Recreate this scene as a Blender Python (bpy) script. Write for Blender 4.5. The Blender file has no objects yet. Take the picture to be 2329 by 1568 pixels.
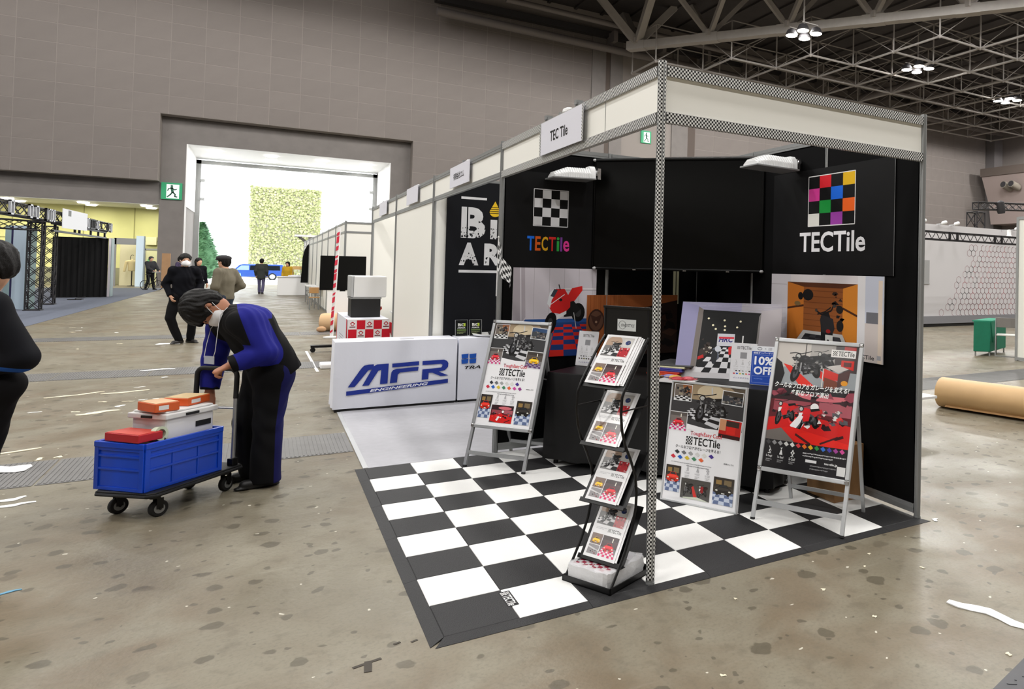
import bpy, bmesh, math, random
import numpy as np
from mathutils import Vector, Matrix
random.seed(7); rng = np.random.default_rng(7)
S = bpy.context.scene
COL = S.collection
# ------------------------------------------------------------------ camera, world, exposure
W_PX, H_PX = 2329, 1568
F_PX, CX, CY = 1612.4, 1669.45, 585.05
YAW, PITCH, ROLL = 0.5832, 0.0199, -0.0223
CAM = Vector((-0.6884, -3.2529, 1.6194))
_f = Vector((math.sin(YAW)*math.cos(PITCH), math.cos(YAW)*math.cos(PITCH), math.sin(PITCH)))
_r = Vector((math.cos(YAW), -math.sin(YAW), 0)); _d = _f.cross(_r)
_r2 = math.cos(ROLL)*_r + math.sin(ROLL)*_d; _d2 = -math.sin(ROLL)*_r + math.cos(ROLL)*_d
cd = bpy.data.cameras.new('camera'); cam = bpy.data.objects.new('camera', cd); COL.objects.link(cam)
cam.matrix_world = Matrix(((_r2.x, -_d2.x, -_f.x, CAM.x), (_r2.y, -_d2.y, -_f.y, CAM.y), (_r2.z, -_d2.z, -_f.z, CAM.z), (0, 0, 0, 1)))
cd.sensor_fit = 'HORIZONTAL'; cd.sensor_width = 36.0; cd.lens = F_PX/W_PX*36.0
cd.shift_x = (W_PX/2-CX)/W_PX; cd.shift_y = (CY-H_PX/2)/W_PX
cd.clip_start = 0.05; cd.clip_end = 500
S.camera = cam
S.view_settings.view_transform = 'Standard'; S.view_settings.look = 'None'
S.view_settings.exposure = 0.0; S.view_settings.gamma = 1.0; S.view_settings.use_curve_mapping = False
wd = bpy.data.worlds.new('world'); S.world = wd; wd.use_nodes = True
wd.node_tree.nodes['Background'].inputs[0].default_value = (0.93, 0.97, 1.0, 1)
wd.node_tree.nodes['Background'].inputs[1].default_value = 4.2
LAMP_W = 2900.0          # watts of one ceiling cluster
RECESS_W = 60.0
GATE_W = 70.0
try:
    S.cycles.use_denoising = True; S.cycles.max_bounces = 6; S.cycles.diffuse_bounces = 3; S.cycles.glossy_bounces = 3
    S.cycles.transmission_bounces = 4; S.cycles.sample_clamp_indirect = 4.0
except Exception: pass

# ------------------------------------------------------------------ helpers
def lin(c):
    c = c/255.0
    return c/12.92 if c <= 0.04045 else ((c+0.055)/1.055)**2.4
def rgb(t): return tuple(lin(x) for x in t)
V3 = lambda *a: Vector(a if len(a) == 3 else a[0])
class MB:
    def __init__(s): s.v = []; s.f = []; s.m = []; s.uv = {}; s.sm = []
    def add(s, vs, fs, mi=0, uvs=None, sm=False):
        o = len(s.v); s.v += [tuple(v) for v in vs]
        for i, f in enumerate(fs):
            if uvs: s.uv[len(s.f)] = uvs[i]
            s.f.append(tuple(o+k for k in f)); s.m.append(mi); s.sm.append(sm)
        return s
    def box(s, lo, hi, mi=0):
        x0, y0, z0 = lo; x1, y1, z1 = hi
        if x0 > x1: x0, x1 = x1, x0
        if y0 > y1: y0, y1 = y1, y0
        if z0 > z1: z0, z1 = z1, z0
        return s.add([(x0,y0,z0),(x1,y0,z0),(x1,y1,z0),(x0,y1,z0),(x0,y0,z1),(x1,y0,z1),(x1,y1,z1),(x0,y1,z1)],
            [(0,3,2,1),(4,5,6,7),(0,1,5,4),(1,2,6,5),(2,3,7,6),(3,0,4,7)], mi)
    def obox(s, O, A, B, Cc, mi=0):
        """parallelepiped: corner O and three edge vectors (right handed)"""
        O, A, B, Cc = V3(O), V3(A), V3(B), V3(Cc)
        if A.cross(B).dot(Cc) < 0: A, B = B, A
        return s.add([O, O+A, O+A+B, O+B, O+Cc, O+A+Cc, O+A+B+Cc, O+B+Cc],
            [(0,3,2,1),(4,5,6,7),(0,1,5,4),(1,2,6,5),(2,3,7,6),(3,0,4,7)], mi)
    def beam(s, p, q, w, h, up=(0,0,1), mi=0):
        p, q = V3(p), V3(q); d = (q-p); n = d.normalized(); up = V3(up)
        if abs(n.dot(up)) > .98: up = V3(0, 1, 0)
        a = n.cross(up).normalized(); b = a.cross(n)
        return s.obox(p-a*w/2-b*h/2, d, a*w, b*h, mi)
    def tube(s, p, q, r, n=8, r2=None, mi=0, cap=True):
        p, q = V3(p), V3(q); r2 = r if r2 is None else r2
        d = (q-p).normalized(); a = d.orthogonal().normalized(); b = d.cross(a)
        vs = []
        for c, rr in ((p, r), (q, r2)):
            for i in range(n):
                t = 2*math.pi*i/n; vs.append(c+a*math.cos(t)*rr+b*math.sin(t)*rr)
        fs = [(i, (i+1) % n, n+(i+1) % n, n+i) for i in range(n)]
        s.add(vs, fs, mi, sm=n >= 6)
        if cap:
            o = len(s.v)-2*n
            s.f.append(tuple(o+i for i in reversed(range(n)))); s.f.append(tuple(o+n+i for i in range(n))); s.m += [mi]*2; s.sm += [False]*2
        return s
    def path(s, pts, r, n=8, mi=0, closed=False):
        pts = [V3(p) for p in pts]; N = len(pts); rings = []
        a = None
        for i, p in enumerate(pts):
            t = (pts[(i+1) % N]-pts[i-1]) if closed else (pts[min(i+1, N-1)]-pts[max(i-1, 0)])
            t.normalize()
            a = t.orthogonal().normalized() if a is None else (a-t*a.dot(t)).normalized()
            b = t.cross(a)
            rr = r[i] if isinstance(r, (list, tuple)) else r
            rings.append([p+a*math.cos(2*math.pi*k/n)*rr+b*math.sin(2*math.pi*k/n)*rr for k in range(n)])
        vs = [v for g in rings for v in g]; fs = []
        for i in range(N if closed else N-1):
            j = (i+1) % N
            for k in range(n): fs.append((i*n+k, i*n+(k+1) % n, j*n+(k+1) % n, j*n+k))
        s.add(vs, fs, mi, sm=True)
        if not closed:
            o = len(s.v)-len(vs)
            s.f.append(tuple(o+i for i in reversed(range(n)))); s.f.append(tuple(o+(N-1)*n+i for i in range(n))); s.m += [mi]*2; s.sm += [False]*2
        return s
    def prism(s, poly, O, U, V, th, mi=0):
        """polygon (u,v) on the plane O,U,V extruded by th along UxV"""
        O, U, V = V3(O), V3(U), V3(V); N = U.cross(V).normalized()
        a = sum(poly[i][0]*poly[(i+1) % len(poly)][1]-poly[(i+1) % len(poly)][0]*poly[i][1] for i in range(len(poly)))
        if a < 0: poly = poly[::-1]
        n = len(poly); vs = [O+U*u+V*v for u, v in poly]+[O+U*u+V*v+N*th for u, v in poly]
        fs = [tuple(reversed(range(n))), tuple(range(n, 2*n))]+[(i, (i+1) % n, n+(i+1) % n, n+i) for i in range(n)]
        return s.add(vs, fs, mi)
    def ell(s, c, rad, nu=16, nv=10, ax=None, mi=0):
        c = V3(c); ax = ax or (V3(1,0,0), V3(0,1,0), V3(0,0,1)); vs = []
        for j in range(nv+1):
            th = math.pi*j/nv
            for i in range(nu):
                ph = 2*math.pi*i/nu
                vs.append(c+ax[0]*rad[0]*math.sin(th)*math.cos(ph)+ax[1]*rad[1]*math.sin(th)*math.sin(ph)-ax[2]*rad[2]*math.cos(th))
        fs = []
        for j in range(nv):
            for i in range(nu):
                a, b = j*nu+i, j*nu+(i+1) % nu
                if j == 0: fs.append((a, b+nu, a+nu))
                elif j == nv-1: fs.append((a, b, a+nu))
                else: fs.append((a, b, b+nu, a+nu))
        return s.add(vs, fs, mi, sm=True)
    def lathe(s, c, prof, n=16, ax=(0,0,1), mi=0):
        c = V3(c); d = V3(ax).normalized(); a = d.orthogonal().normalized(); b = d.cross(a); vs = []
        for r, h in prof:
            for i in range(n):
                t = 2*math.pi*i/n; vs.append(c+d*h+(a*math.cos(t)+b*math.sin(t))*r)
        fs = []
        for j in range(len(prof)-1):
            for i in range(n): fs.append((j*n+i, j*n+(i+1) % n, (j+1)*n+(i+1) % n, (j+1)*n+i))
        s.add(vs, fs, mi, sm=True); o = len(s.v)-len(vs)
        s.f.append(tuple(o+i for i in reversed(range(n)))); s.f.append(tuple(o+(len(prof)-1)*n+i for i in range(n))); s.m += [mi]*2; s.sm += [False]*2
        return s
    def quad(s, a, b, c, d, uv=None, mi=0): return s.add([a, b, c, d], [(0,1,2,3)], mi, [uv] if uv else None)
def obj(name, mb, mats, parent=None, smooth=None, bevel=0, kind=None):
    me = bpy.data.meshes.new(name)
    off = Vector((0,0,0)); p = parent
    while p: off = off+p.location; p = p.parent
    me.from_pydata([(v[0]-off.x, v[1]-off.y, v[2]-off.z) for v in mb.v], [], mb.f)
    for m in (mats if isinstance(mats, (list, tuple)) else [mats]): me.materials.append(m)
    me.polygons.foreach_set('material_index', mb.m)
    sm = mb.sm if smooth is None else [smooth]*len(mb.f)
    me.polygons.foreach_set('use_smooth', sm)
    if mb.uv:
        L = me.uv_layers.new(name='UVMap')
        for p in me.polygons:
            u = mb.uv.get(p.index)
            if u:
                for k, li in enumerate(p.loop_indices): L.data[li].uv = u[k]
    if any(sm):
        try: me.set_sharp_from_angle(angle=math.radians(42))
        except Exception: pass
    me.update()
    o = bpy.data.objects.new(name, me); COL.objects.link(o)
    if parent: o.parent = parent
    if bevel:
        b = o.modifiers.new('bevel', 'BEVEL'); b.width = bevel; b.segments = 2; b.limit_method = 'ANGLE'; b.angle_limit = math.radians(50)
    if kind: o['kind'] = kind
    return o
def thing(name, label, cat, loc=(0,0,0), group=None):
    o = bpy.data.objects.new(name, None); COL.objects.link(o); o.location = loc; o.empty_display_size = .1
    return tag(o, label, cat, group)
def tag(o, label, cat, group=None):
    o['label'] = label; o['category'] = cat
    if group: o['group'] = group
    return o
def struct(name, mb, m, **k): return obj(name, mb, m, kind='structure', **k)
def solo(name, mb, m, label, cat, group=None, base=None, **k):
    """a thing that is one mesh; its origin goes to its base"""
    xs = np.array(mb.v); b = base or (float(xs[:,0].mean()), float(xs[:,1].mean()), float(xs[:,2].min()))
    mb.v = [(v[0]-b[0], v[1]-b[1], v[2]-b[2]) for v in mb.v]
    o = obj(name, mb, m, **k); o.location = b
    return tag(o, label, cat, group)
def dup(root, loc, rz=0.0, label=None, group=None):
    r = root.copy(); COL.objects.link(r); r.location = loc; r.rotation_euler = (0,0,rz)
    if label: r['label'] = label
    if group: r['group'] = group
    for ch in list(root.children):
        c = ch.copy(); COL.objects.link(c); c.parent = r
        for g in list(ch.children):
            d = g.copy(); COL.objects.link(d); d.parent = c
    return r
def piece(src, parent, loc, scale=None):
    """copy of an alike piece sharing its mesh"""
    c = src.copy(); COL.objects.link(c); c.parent = parent; c.location = loc
    if scale: c.scale = scale
    return c
# ------------------------------------------------------------------ materials
def mat(name, c, rough=.6, metal=0., nz=0., ns=20., bump=0., bs=60., coat=0., spec=.5, var=0., emit=0., alpha=1., trans=0.):
    m = bpy.data.materials.new(name); m.use_nodes = True; nt = m.node_tree; b = nt.nodes['Principled BSDF']
    col = rgb(c); b.inputs['Base Color'].default_value = (*col, 1); b.inputs['Roughness'].default_value = rough
    b.inputs['Metallic'].default_value = metal; b.inputs['Specular IOR Level'].default_value = spec
    b.inputs['Coat Weight'].default_value = coat
    if trans: b.inputs['Transmission Weight'].default_value = trans
    if alpha < 1: b.inputs['Alpha'].default_value = alpha
    if emit: b.inputs['Emission Color'].default_value = (*col, 1); b.inputs['Emission Strength'].default_value = emit
    tc = nt.nodes.new('ShaderNodeTexCoord')
    src = None
    if nz:
        n = nt.nodes.new('ShaderNodeTexNoise'); n.inputs['Scale'].default_value = ns; n.inputs['Detail'].default_value = 4
        nt.links.new(tc.outputs['Object'], n.inputs['Vector'])
        mr = nt.nodes.new('ShaderNodeMapRange'); mr.inputs['From Min'].default_value = .25; mr.inputs['From Max'].default_value = .75
        mr.inputs['To Min'].default_value = 1-nz; mr.inputs['To Max'].default_value = 1+nz; nt.links.new(n.outputs['Fac'], mr.inputs['Value'])
        src = mr.outputs['Result']
    if var:
        oi = nt.nodes.new('ShaderNodeObjectInfo'); mr = nt.nodes.new('ShaderNodeMapRange')
        mr.inputs['To Min'].default_value = 1-var; mr.inputs['To Max'].default_value = 1+var; nt.links.new(oi.outputs['Random'], mr.inputs['Value'])
        if src:
            mm = nt.nodes.new('ShaderNodeMath'); mm.operation = 'MULTIPLY'; nt.links.new(src, mm.inputs[0]); nt.links.new(mr.outputs['Result'], mm.inputs[1]); src = mm.outputs[0]
        else: src = mr.outputs['Result']
    if src:
        vm = nt.nodes.new('ShaderNodeVectorMath'); vm.operation = 'SCALE'; vm.inputs[0].default_value = col
        nt.links.new(src, vm.inputs['Scale']); nt.links.new(vm.outputs['Vector'], b.inputs['Base Color'])
    if bump:
        n = nt.nodes.new('ShaderNodeTexNoise'); n.inputs['Scale'].default_value = bs; n.inputs['Detail'].default_value = 3
        nt.links.new(tc.outputs['Object'], n.inputs['Vector'])
        bp = nt.nodes.new('ShaderNodeBump'); bp.inputs['Strength'].default_value = bump; bp.inputs['Distance'].default_value = .01
        nt.links.new(n.outputs['Fac'], bp.inputs['Height']); nt.links.new(bp.outputs['Normal'], b.inputs['Normal'])
    return m
def mat_checker_uv(name, c1, c2, cell, rough=.45):
    m = mat(name, c1, rough); nt = m.node_tree; b = nt.nodes['Principled BSDF']
    uv = nt.nodes.new('ShaderNodeUVMap'); mp = nt.nodes.new('ShaderNodeMapping'); mp.inputs['Location'].default_value = (0, 0, .5)
    mp.inputs['Scale'].default_value = (1/cell, 1/cell, 1)
    ck = nt.nodes.new('ShaderNodeTexChecker'); ck.inputs['Scale'].default_value = 1
    ck.inputs['Color1'].default_value = (*rgb(c1), 1); ck.inputs['Color2'].default_value = (*rgb(c2), 1)
    nt.links.new(uv.outputs['UV'], mp.inputs['Vector']); nt.links.new(mp.outputs['Vector'], ck.inputs['Vector']); nt.links.new(ck.outputs['Color'], b.inputs['Base Color'])
    return m
def mat_print(name, rough=.4, coat=0.):
    m = mat(name, (255,255,255), rough, coat=coat); nt = m.node_tree; b = nt.nodes['Principled BSDF']
    a = nt.nodes.new('ShaderNodeVertexColor'); a.layer_name = 'Col'; nt.links.new(a.outputs['Color'], b.inputs['Base Color'])
    return m
M = {}
M['alu'] = mat('brushed aluminium', (176,178,180), .38, .75, nz=.05, ns=40)
M['alu_lt'] = mat('pale anodised frame', (196,198,200), .42, .35)
M['alu_grey'] = mat('grey extrusion', (150,152,152), .45, .5)
M['chrome'] = mat('chrome corner', (215,215,215), .18, .95)
M['black'] = mat('black paper', (5,5,6), .7, spec=.1)
M['black_gl'] = mat('glossy black sheet', (4,4,4), .3, spec=.18, bump=.08, bs=6)
M['black_cloth'] = mat('black cloth', (8,8,9), .8, spec=.2, nz=.1)
M['black_metal'] = mat('black powder coat', (9,9,10), .4, spec=.4)
M['black_pl'] = mat('black plastic', (14,14,15), .5)
M['cream'] = mat('cream panel', (247,246,239), .5)
M['white'] = mat('white laminate', (232,232,232), .45)
M['cloth_w'] = mat('white table cloth', (226,228,238), .75, bump=.1, bs=25)
M['rubber'] = mat('rubber', (15,15,16), .7)
M['checktape'] = mat_checker_uv('checkered tape', (12,12,12), (228,228,226), .0105)
M['print'] = mat_print('printed sheet', .5); M['print'].node_tree.nodes['Principled BSDF'].inputs['Specular IOR Level'].default_value = .2
M['print_gl'] = mat_print('laminated print', .22, coat=.3)
M['lamp'] = mat('lamp disc', (255,244,232), .4, emit=14)
M['lamp_w'] = mat('downlight disc', (255,250,238), .4, emit=10)
# ------------------------------------------------------------------ setting materials
def mat_floor():
    m = mat('stained concrete', (150,140,118), .42, spec=.45); nt = m.node_tree; b = nt.nodes['Principled BSDF']; N = nt.nodes.new; L = nt.links.new
    tc = N('ShaderNodeTexCoord'); P = tc.outputs['Object']
    def noise(sc, det=5, dist=0):
        n = N('ShaderNodeTexNoise'); n.inputs['Scale'].default_value = sc; n.inputs['Detail'].default_value = det; n.inputs['Distortion'].default_value = dist; L(P, n.inputs['Vector']); return n
    def mix(f, a, c2, typ='MIX'):
        x = N('ShaderNodeMix'); x.data_type = 'RGBA'; x.blend_type = typ
        if isinstance(f, float): x.inputs[0].default_value = f
        else: L(f, x.inputs[0])
        for sk, v in ((6, a), (7, c2)):
            if isinstance(v, tuple): x.inputs[sk].default_value = (*rgb(v), 1)
            else: L(v, x.inputs[sk])
        return x.outputs[2]
    def ramp(v, a, c2, lo=0., hi=1.):
        r = N('ShaderNodeMapRange'); r.interpolation_type = 'SMOOTHSTEP'; r.inputs['From Min'].default_value = a; r.inputs['From Max'].default_value = c2
        r.inputs['To Min'].default_value = lo; r.inputs['To Max'].default_value = hi; L(v, r.inputs['Value']); return r.outputs['Result']
    def mth(op, a, c2):
        x = N('ShaderNodeMath'); x.operation = op
        for i, v in enumerate((a, c2)):
            if isinstance(v, (int, float)): x.inputs[i].default_value = v
            else: L(v, x.inputs[i])
        return x.outputs[0]
    base = mix(ramp(noise(.45, 4).outputs['Fac'], .35, .65), (119,113,97), (112,99,80))
    base = mix(ramp(noise(2.3, 6, .6).outputs['Fac'], .35, .7), base, (128,122,106))
    base = mix(ramp(noise(11, 6).outputs['Fac'], .52, .72, 0, .45), base, (98,90,75))
    base = mix(ramp(noise(60, 4).outputs['Fac'], .45, .75, 0, .35), base, (92,86,72))
    # dark worn spots
    wob = noise(9, 3); add = N('ShaderNodeVectorMath'); add.operation = 'MULTIPLY_ADD'; L(wob.outputs['Color'], add.inputs[0]); add.inputs[1].default_value = (.09,.09,0); L(P, add.inputs[2])
    for sc, th, keep, col, amt in ((4.2, .16, .3, (78,72,58), .75), (8.0, .13, .7, (72,66,54), .7), (2.0, .10, .6, (86,78,64), .6)):
        vo = N('ShaderNodeTexVoronoi'); vo.inputs['Scale'].default_value = sc; vo.voronoi_dimensions = '2D'; L(add.outputs['Vector'], vo.inputs['Vector'])
        sp = N('ShaderNodeSeparateColor'); L(vo.outputs['Color'], sp.inputs[0])
        on = mth('GREATER_THAN', sp.outputs[0], keep); rad = mth('MULTIPLY_ADD', sp.outputs[1], th); rad.node.inputs[2].default_value = th*.35
        f = mth('SUBTRACT', rad, vo.outputs['Distance']); f = mth('MULTIPLY', ramp(f, 0., .035, 0, amt), on)
        base = mix(f, base, col)
    # white flecks and scratches
    vo = N('ShaderNodeTexVoronoi'); vo.inputs['Scale'].default_value = 3.7; vo.voronoi_dimensions = '2D'; L(add.outputs['Vector'], vo.inputs['Vector'])
    sp = N('ShaderNodeSeparateColor'); L(vo.outputs['Color'], sp.inputs[0])
    f = mth('MULTIPLY', ramp(vo.outputs['Distance'], .022, .03, 1, 0), mth('GREATER_THAN', sp.outputs[2], .6)); base = mix(f, base, (200,195,180))
    mp = N('ShaderNodeMapping'); mp.inputs['Scale'].default_value = (1.2, 9, 1); mp.inputs['Rotation'].default_value = (0,0,.5); L(P, mp.inputs['Vector'])
    n2 = N('ShaderNodeTexNoise'); n2.inputs['Scale'].default_value = 2.2; n2.inputs['Detail'].default_value = 8; L(mp.outputs['Vector'], n2.inputs['Vector'])
    base = mix(ramp(n2.outputs['Fac'], .6, .78, 0, .22), base, (158,153,138))
    L(base, b.inputs['Base Color'])
    L(ramp(noise(1.7, 5).outputs['Fac'], .3, .7, .34, .55), b.inputs['Roughness'])
    bp = N('ShaderNodeBump'); bp.inputs['Strength'].default_value = .25; bp.inputs['Distance'].default_value = .01; L(noise(25, 6).outputs['Fac'], bp.inputs['Height']); L(bp.outputs['Normal'], b.inputs['Normal'])
    return m
M['floor'] = mat_floor()
M['wall_panel'] = mat('grey brown cast panel', (113,106,102), .75, nz=.05, ns=1.5, var=.035)
M['wall_joint'] = mat('pale panel joint', (134,127,122), .8)
M['concrete'] = mat('grey concrete', (114,109,106), .75, nz=.08, ns=2)
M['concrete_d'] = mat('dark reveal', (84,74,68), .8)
M['white_paint'] = mat('white paint', (232,232,232), .5)
M['recess'] = mat('wall tinted by yellow light', (205,202,140), .6, nz=.04, ns=1.2)  # yellow light of the recess is put into this wall colour
M['roof'] = mat('dark roof deck', (58,54,54), .8, nz=.15, ns=.8)
M['steel'] = mat('pale grey painted steel', (162,157,152), .5, nz=.05, ns=3)
M['steel_d'] = mat('grey frame tube', (146,141,137), .5)
M['duct'] = mat('dark duct', (44,42,44), .6)
M['plate'] = mat('steel trench cover', (118,117,116), .45, .25, nz=.12, ns=6, var=.08)
M['carpet_blue'] = mat('blue grey carpet', (92,98,112), .95, nz=.08, ns=8)
M['carpet_grey'] = mat('pale grey carpet', (172,172,178), .9, nz=.05, ns=14, bump=.2, bs=300)
M['asphalt'] = mat('pale yard paving', (222,220,216), .8)

YW, YP, YT = 46.2, 47.2, 54.2          # hall wall face, gate portal face, outer end of gate passage
# ------------------------------------------------------------------ floor
fl = struct('floor', MB().box((-45,-36,-.3), (67,YT,0)), M['floor'])
ridges = MB().box((0,0,0), (.985,.80,.003))
for i in range(32): ridges.box((.012+i*.0302, .02, .003), (.026+i*.0302, .78, .0065))
first = None
for yy in (3.62, 9.3, 15.0):
    for i in range(-5, 13):
        if yy > 12 and i > 1: continue
        if first is None: first = obj('trench_cover', ridges, M['plate'], fl); first.location = (i, yy, .0005)
        else: piece(first, fl, (i, yy, .0005))
plate = MB()
plate.prism([(1.3,-1.589),(1.747,-1.483),(2.046,-1.412),(3.2,-1.139),(3.2,-3.0),(1.3,-3.0)], (0,0,.0005), (1,0,0), (0,1,0), .004)
for i in range(26):
    for j in range(12):
        x, y = 1.62+i*.05, -2.1+j*.06
        if y < -1.51+(x-1.747)*.237 and x < 3.1: plate.obox((x, y, .0045), V3(.026,.018 if (i+j) % 2 else -.018,0), V3(-.005,.007,0), V3(0,0,.0022))
obj('floor_plate', plate, mat('dark chequer plate', (66,66,70), .45, .3, nz=.1, ns=8), fl)
struct('trim_1', MB().box((-15,10,.001), (-5.2,46.1,.007)), M['carpet_blue'])
# ------------------------------------------------------------------ hall back wall with gate and recess
GX0, GX1, GZ = -4.62, 5.86, 8.12
PX0, PX1, PZ = -5.72, 7.0, 9.55
WTOP = 19.3
back = MB()
back.box((-45, YW+.06, 4.62+1.25), (PX0-.02, YW+1.0, 21)); back.box((PX0-.02, YW+.06, PZ), (PX1, YW+1.0, 21)); back.box((PX1, YW+.06, 0), (67, YW+1.0, 21))
wb = struct('wall_back', back, M['wall_joint'])
JW = .035
cols = [-.8+1.53*k for k in range(-29, 14)]
base_p = None; extra = MB()
panels = []
def add_panels(xs, zs, ycen, stag=False):
    for i in range(len(xs)-1):
        for j in range(len(zs)-1):
            panels.append((xs[i], xs[i+1], zs[j], zs[j+1], ycen))
rows_hi = [PZ+1.01*k for k in range(0, 10)]+[WTOP]
rows_lo = [5.87, 6.52, 7.53, 8.54, PZ]
xl = [c for c in cols if c < PX0+.6 and c > -16.5]; xl[-1] = PX0-.02
add_panels(xl, rows_lo, YW)
xh = [c for c in cols if -16.5 < c < 18.5]+[18.95]
add_panels(xh, rows_hi, YW)
rows_r = [PZ-1.01*k for k in range(8, -1, -1)]
xr = [PX1]+[c for c in cols if PX1+.4 < c < 18.5]+[18.95]
add_panels(xr, rows_r, YW)
xs2 = [21.5+1.04*k for k in range(5)]; zs2 = [PZ-2+1.0*k for k in range(0, 12)]
add_panels(xs2, zs2, YW+.05)
xs3 = [27.95+1.75*k for k in range(0, 23)]; zs3 = [6.4+1.25*k for k in range(0, 10)]
add_panels(xs3, zs3, YW)
cpt = Vector((CAM.x, CAM.y, CAM.z))
panels = [p for p in panels if p[0] > -14.5 or True]
panels.sort(key=lambda p: -abs((p[1]-p[0])*(p[3]-p[2]))/((Vector((p[0], YW, p[2]))-cpt).length_squared) if -13.6 < p[0] else 0)
for i, (x0, x1, z0, z1, y) in enumerate(panels):
    lo = (x0+JW/2, y+.048, z0+JW/2); hi = (x1-JW/2, y+.06, z1-JW/2)
    if i < 298:
        if base_p is None:
            base_p = obj('wall_panel', MB().box((0,0,0), (1,1,1)), M['wall_panel'], wb); base_p.location = lo; base_p.scale = [hi[k]-lo[k] for k in range(3)]
        else: piece(base_p, wb, lo, [hi[k]-lo[k] for k in range(3)])
    else: extra.box(lo, hi)
obj('small_wall_panels', extra, M['wall_panel'], wb, kind='stuff')
# pilasters and dark recess to the right of the panelled field
pil = MB(); pil.box((18.98,YW-.1,0), (20.05,YW+.06,18.9)); pil.box((20.45,YW-.05,0), (21.45,YW+.06,18.9)); pil.box((25.75,YW-.05,0), (27.2,YW+.06,18.9))
obj('pilaster', pil, M['concrete'], wb)
obj('recessed_joint', MB().box((20.06,YW+.0,0), (20.44,YW+.055,18.9)).box((27.21,YW,0), (27.9,YW+.055,18.9)), M['concrete_d'], wb)
# gate portal
por = MB()
por.box((PX0-.02,YP,0), (GX0,YT,GZ)).box((GX1,YP,0), (PX1,YT,GZ)).box((PX0-.02,YP,GZ), (PX1,YP+1.2,PZ))
por.box((-45,YP,4.62), (PX0-.03,YP+1.2,5.87))
dr = struct('door_1', por, M['concrete'])
dr['label'] = 'tall open goods gate with concrete portal'
obj('shadow_gap', MB().box((PX0-.02,YW+1.0,PZ-.02), (PX1+.02,YP+.02,PZ+.4)).box((PX1,YW+1.0,0), (PX1+.1,YP+.1,PZ)).box((-45,YW+1.0,5.86), (PX0-.03,YP+.1,6.2)), M['concrete_d'], dr)  # shade under the overhang is put into the dark brown of these reveals
gl = MB(); gl.box((GX0,YP+.02,GZ-.02), (GX1,YT,GZ-.001)); gl.box((GX0,YP+.02,4.6), (GX0+.05,YT-1,GZ-.02)); gl.box((GX1-.05,YP+.02,0), (GX1,YT-1,GZ-.02)); gl.box((GX0,YP,0), (GX0+.07,YP+.1,4.6))
obj('passage_lining', gl, M['white_paint'], dr)
fr = MB(); fr.box((GX0,YT-.6,0), (GX0+.28,YT-.3,GZ-.1)); fr.box((GX1-.28,YT-.6,0), (GX1,YT-.3,GZ-.1)); fr.box((GX0,YT-.6,GZ-.35), (GX1,YT-.3,GZ-.12))
for z in (5.4, 6.6): fr.box((GX0+.28,YT-.7,z), (GX0+.5,YT-.4,z+.18)); fr.box((GX1-.5,YT-.7,z), (GX1-.28,YT-.4,z+.18))
obj('shutter_rail', fr, M['alu_grey'], dr)
def downlight(x, y, z, parent, r=.28):
    return obj('downlight', MB().lathe((x,y,z), [(r+.05,0),(r+.05,-.06),(r,-.08)], 16), M['lamp_w'], parent)
for x in (-3.4, -.6, 2.1, 4.7):
    for y in (48.9, 51.6): downlight(x, y, GZ-.02, dr)
# recess to the left of the gate
rc = MB(); rc.box((-45,52,0), (PX0,52.3,4.6)); rc.box((PX0-.02,YP+.01,0), (PX0,52,4.6))
rw = struct('wall_recess', rc, M['recess'])
sf = struct('trim_2', MB().box((-45,YP+.02,4.6), (PX0-.02,52.3,4.615)), M['white_paint'])
for x in (-18, -15, -12, -9.05, -6.4):
    for y in (48.3, 50.4): downlight(x, y, 4.6, sf, .2)
d2 = struct('door_2', MB().box((-6.75,51.93,0), (-5.8,51.99,2.1)), mat('pale yellow door', (224,222,178), .5))
obj('door_frame', MB().box((-6.85,51.9,0), (-6.75,51.99,2.2)).box((-6.85,51.9,2.1), (-5.75,51.99,2.2)), M['alu_grey'], d2)
obj('notice', MB().box((-6.65,51.91,1.35), (-6.4,51.93,1.55)), mat('green notice', (110,190,130), .5), d2)
obj('wall_joint', MB().box((-9.62,51.98,0), (-9.58,52,4.6)).box((-12.6,51.98,0), (-12.56,52,4.6)).box((-7.35,51.98,0), (-7.31,52,4.6)).box((-45,51.98,2.62), (PX0-.02,52,2.66)), mat('olive joint', (150,146,96), .7), rw)
obj('dado', MB().box((-45,51.97,.02), (-6.9,51.995,1.0)), mat('olive dado', (140,138,108), .7), rw)
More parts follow.
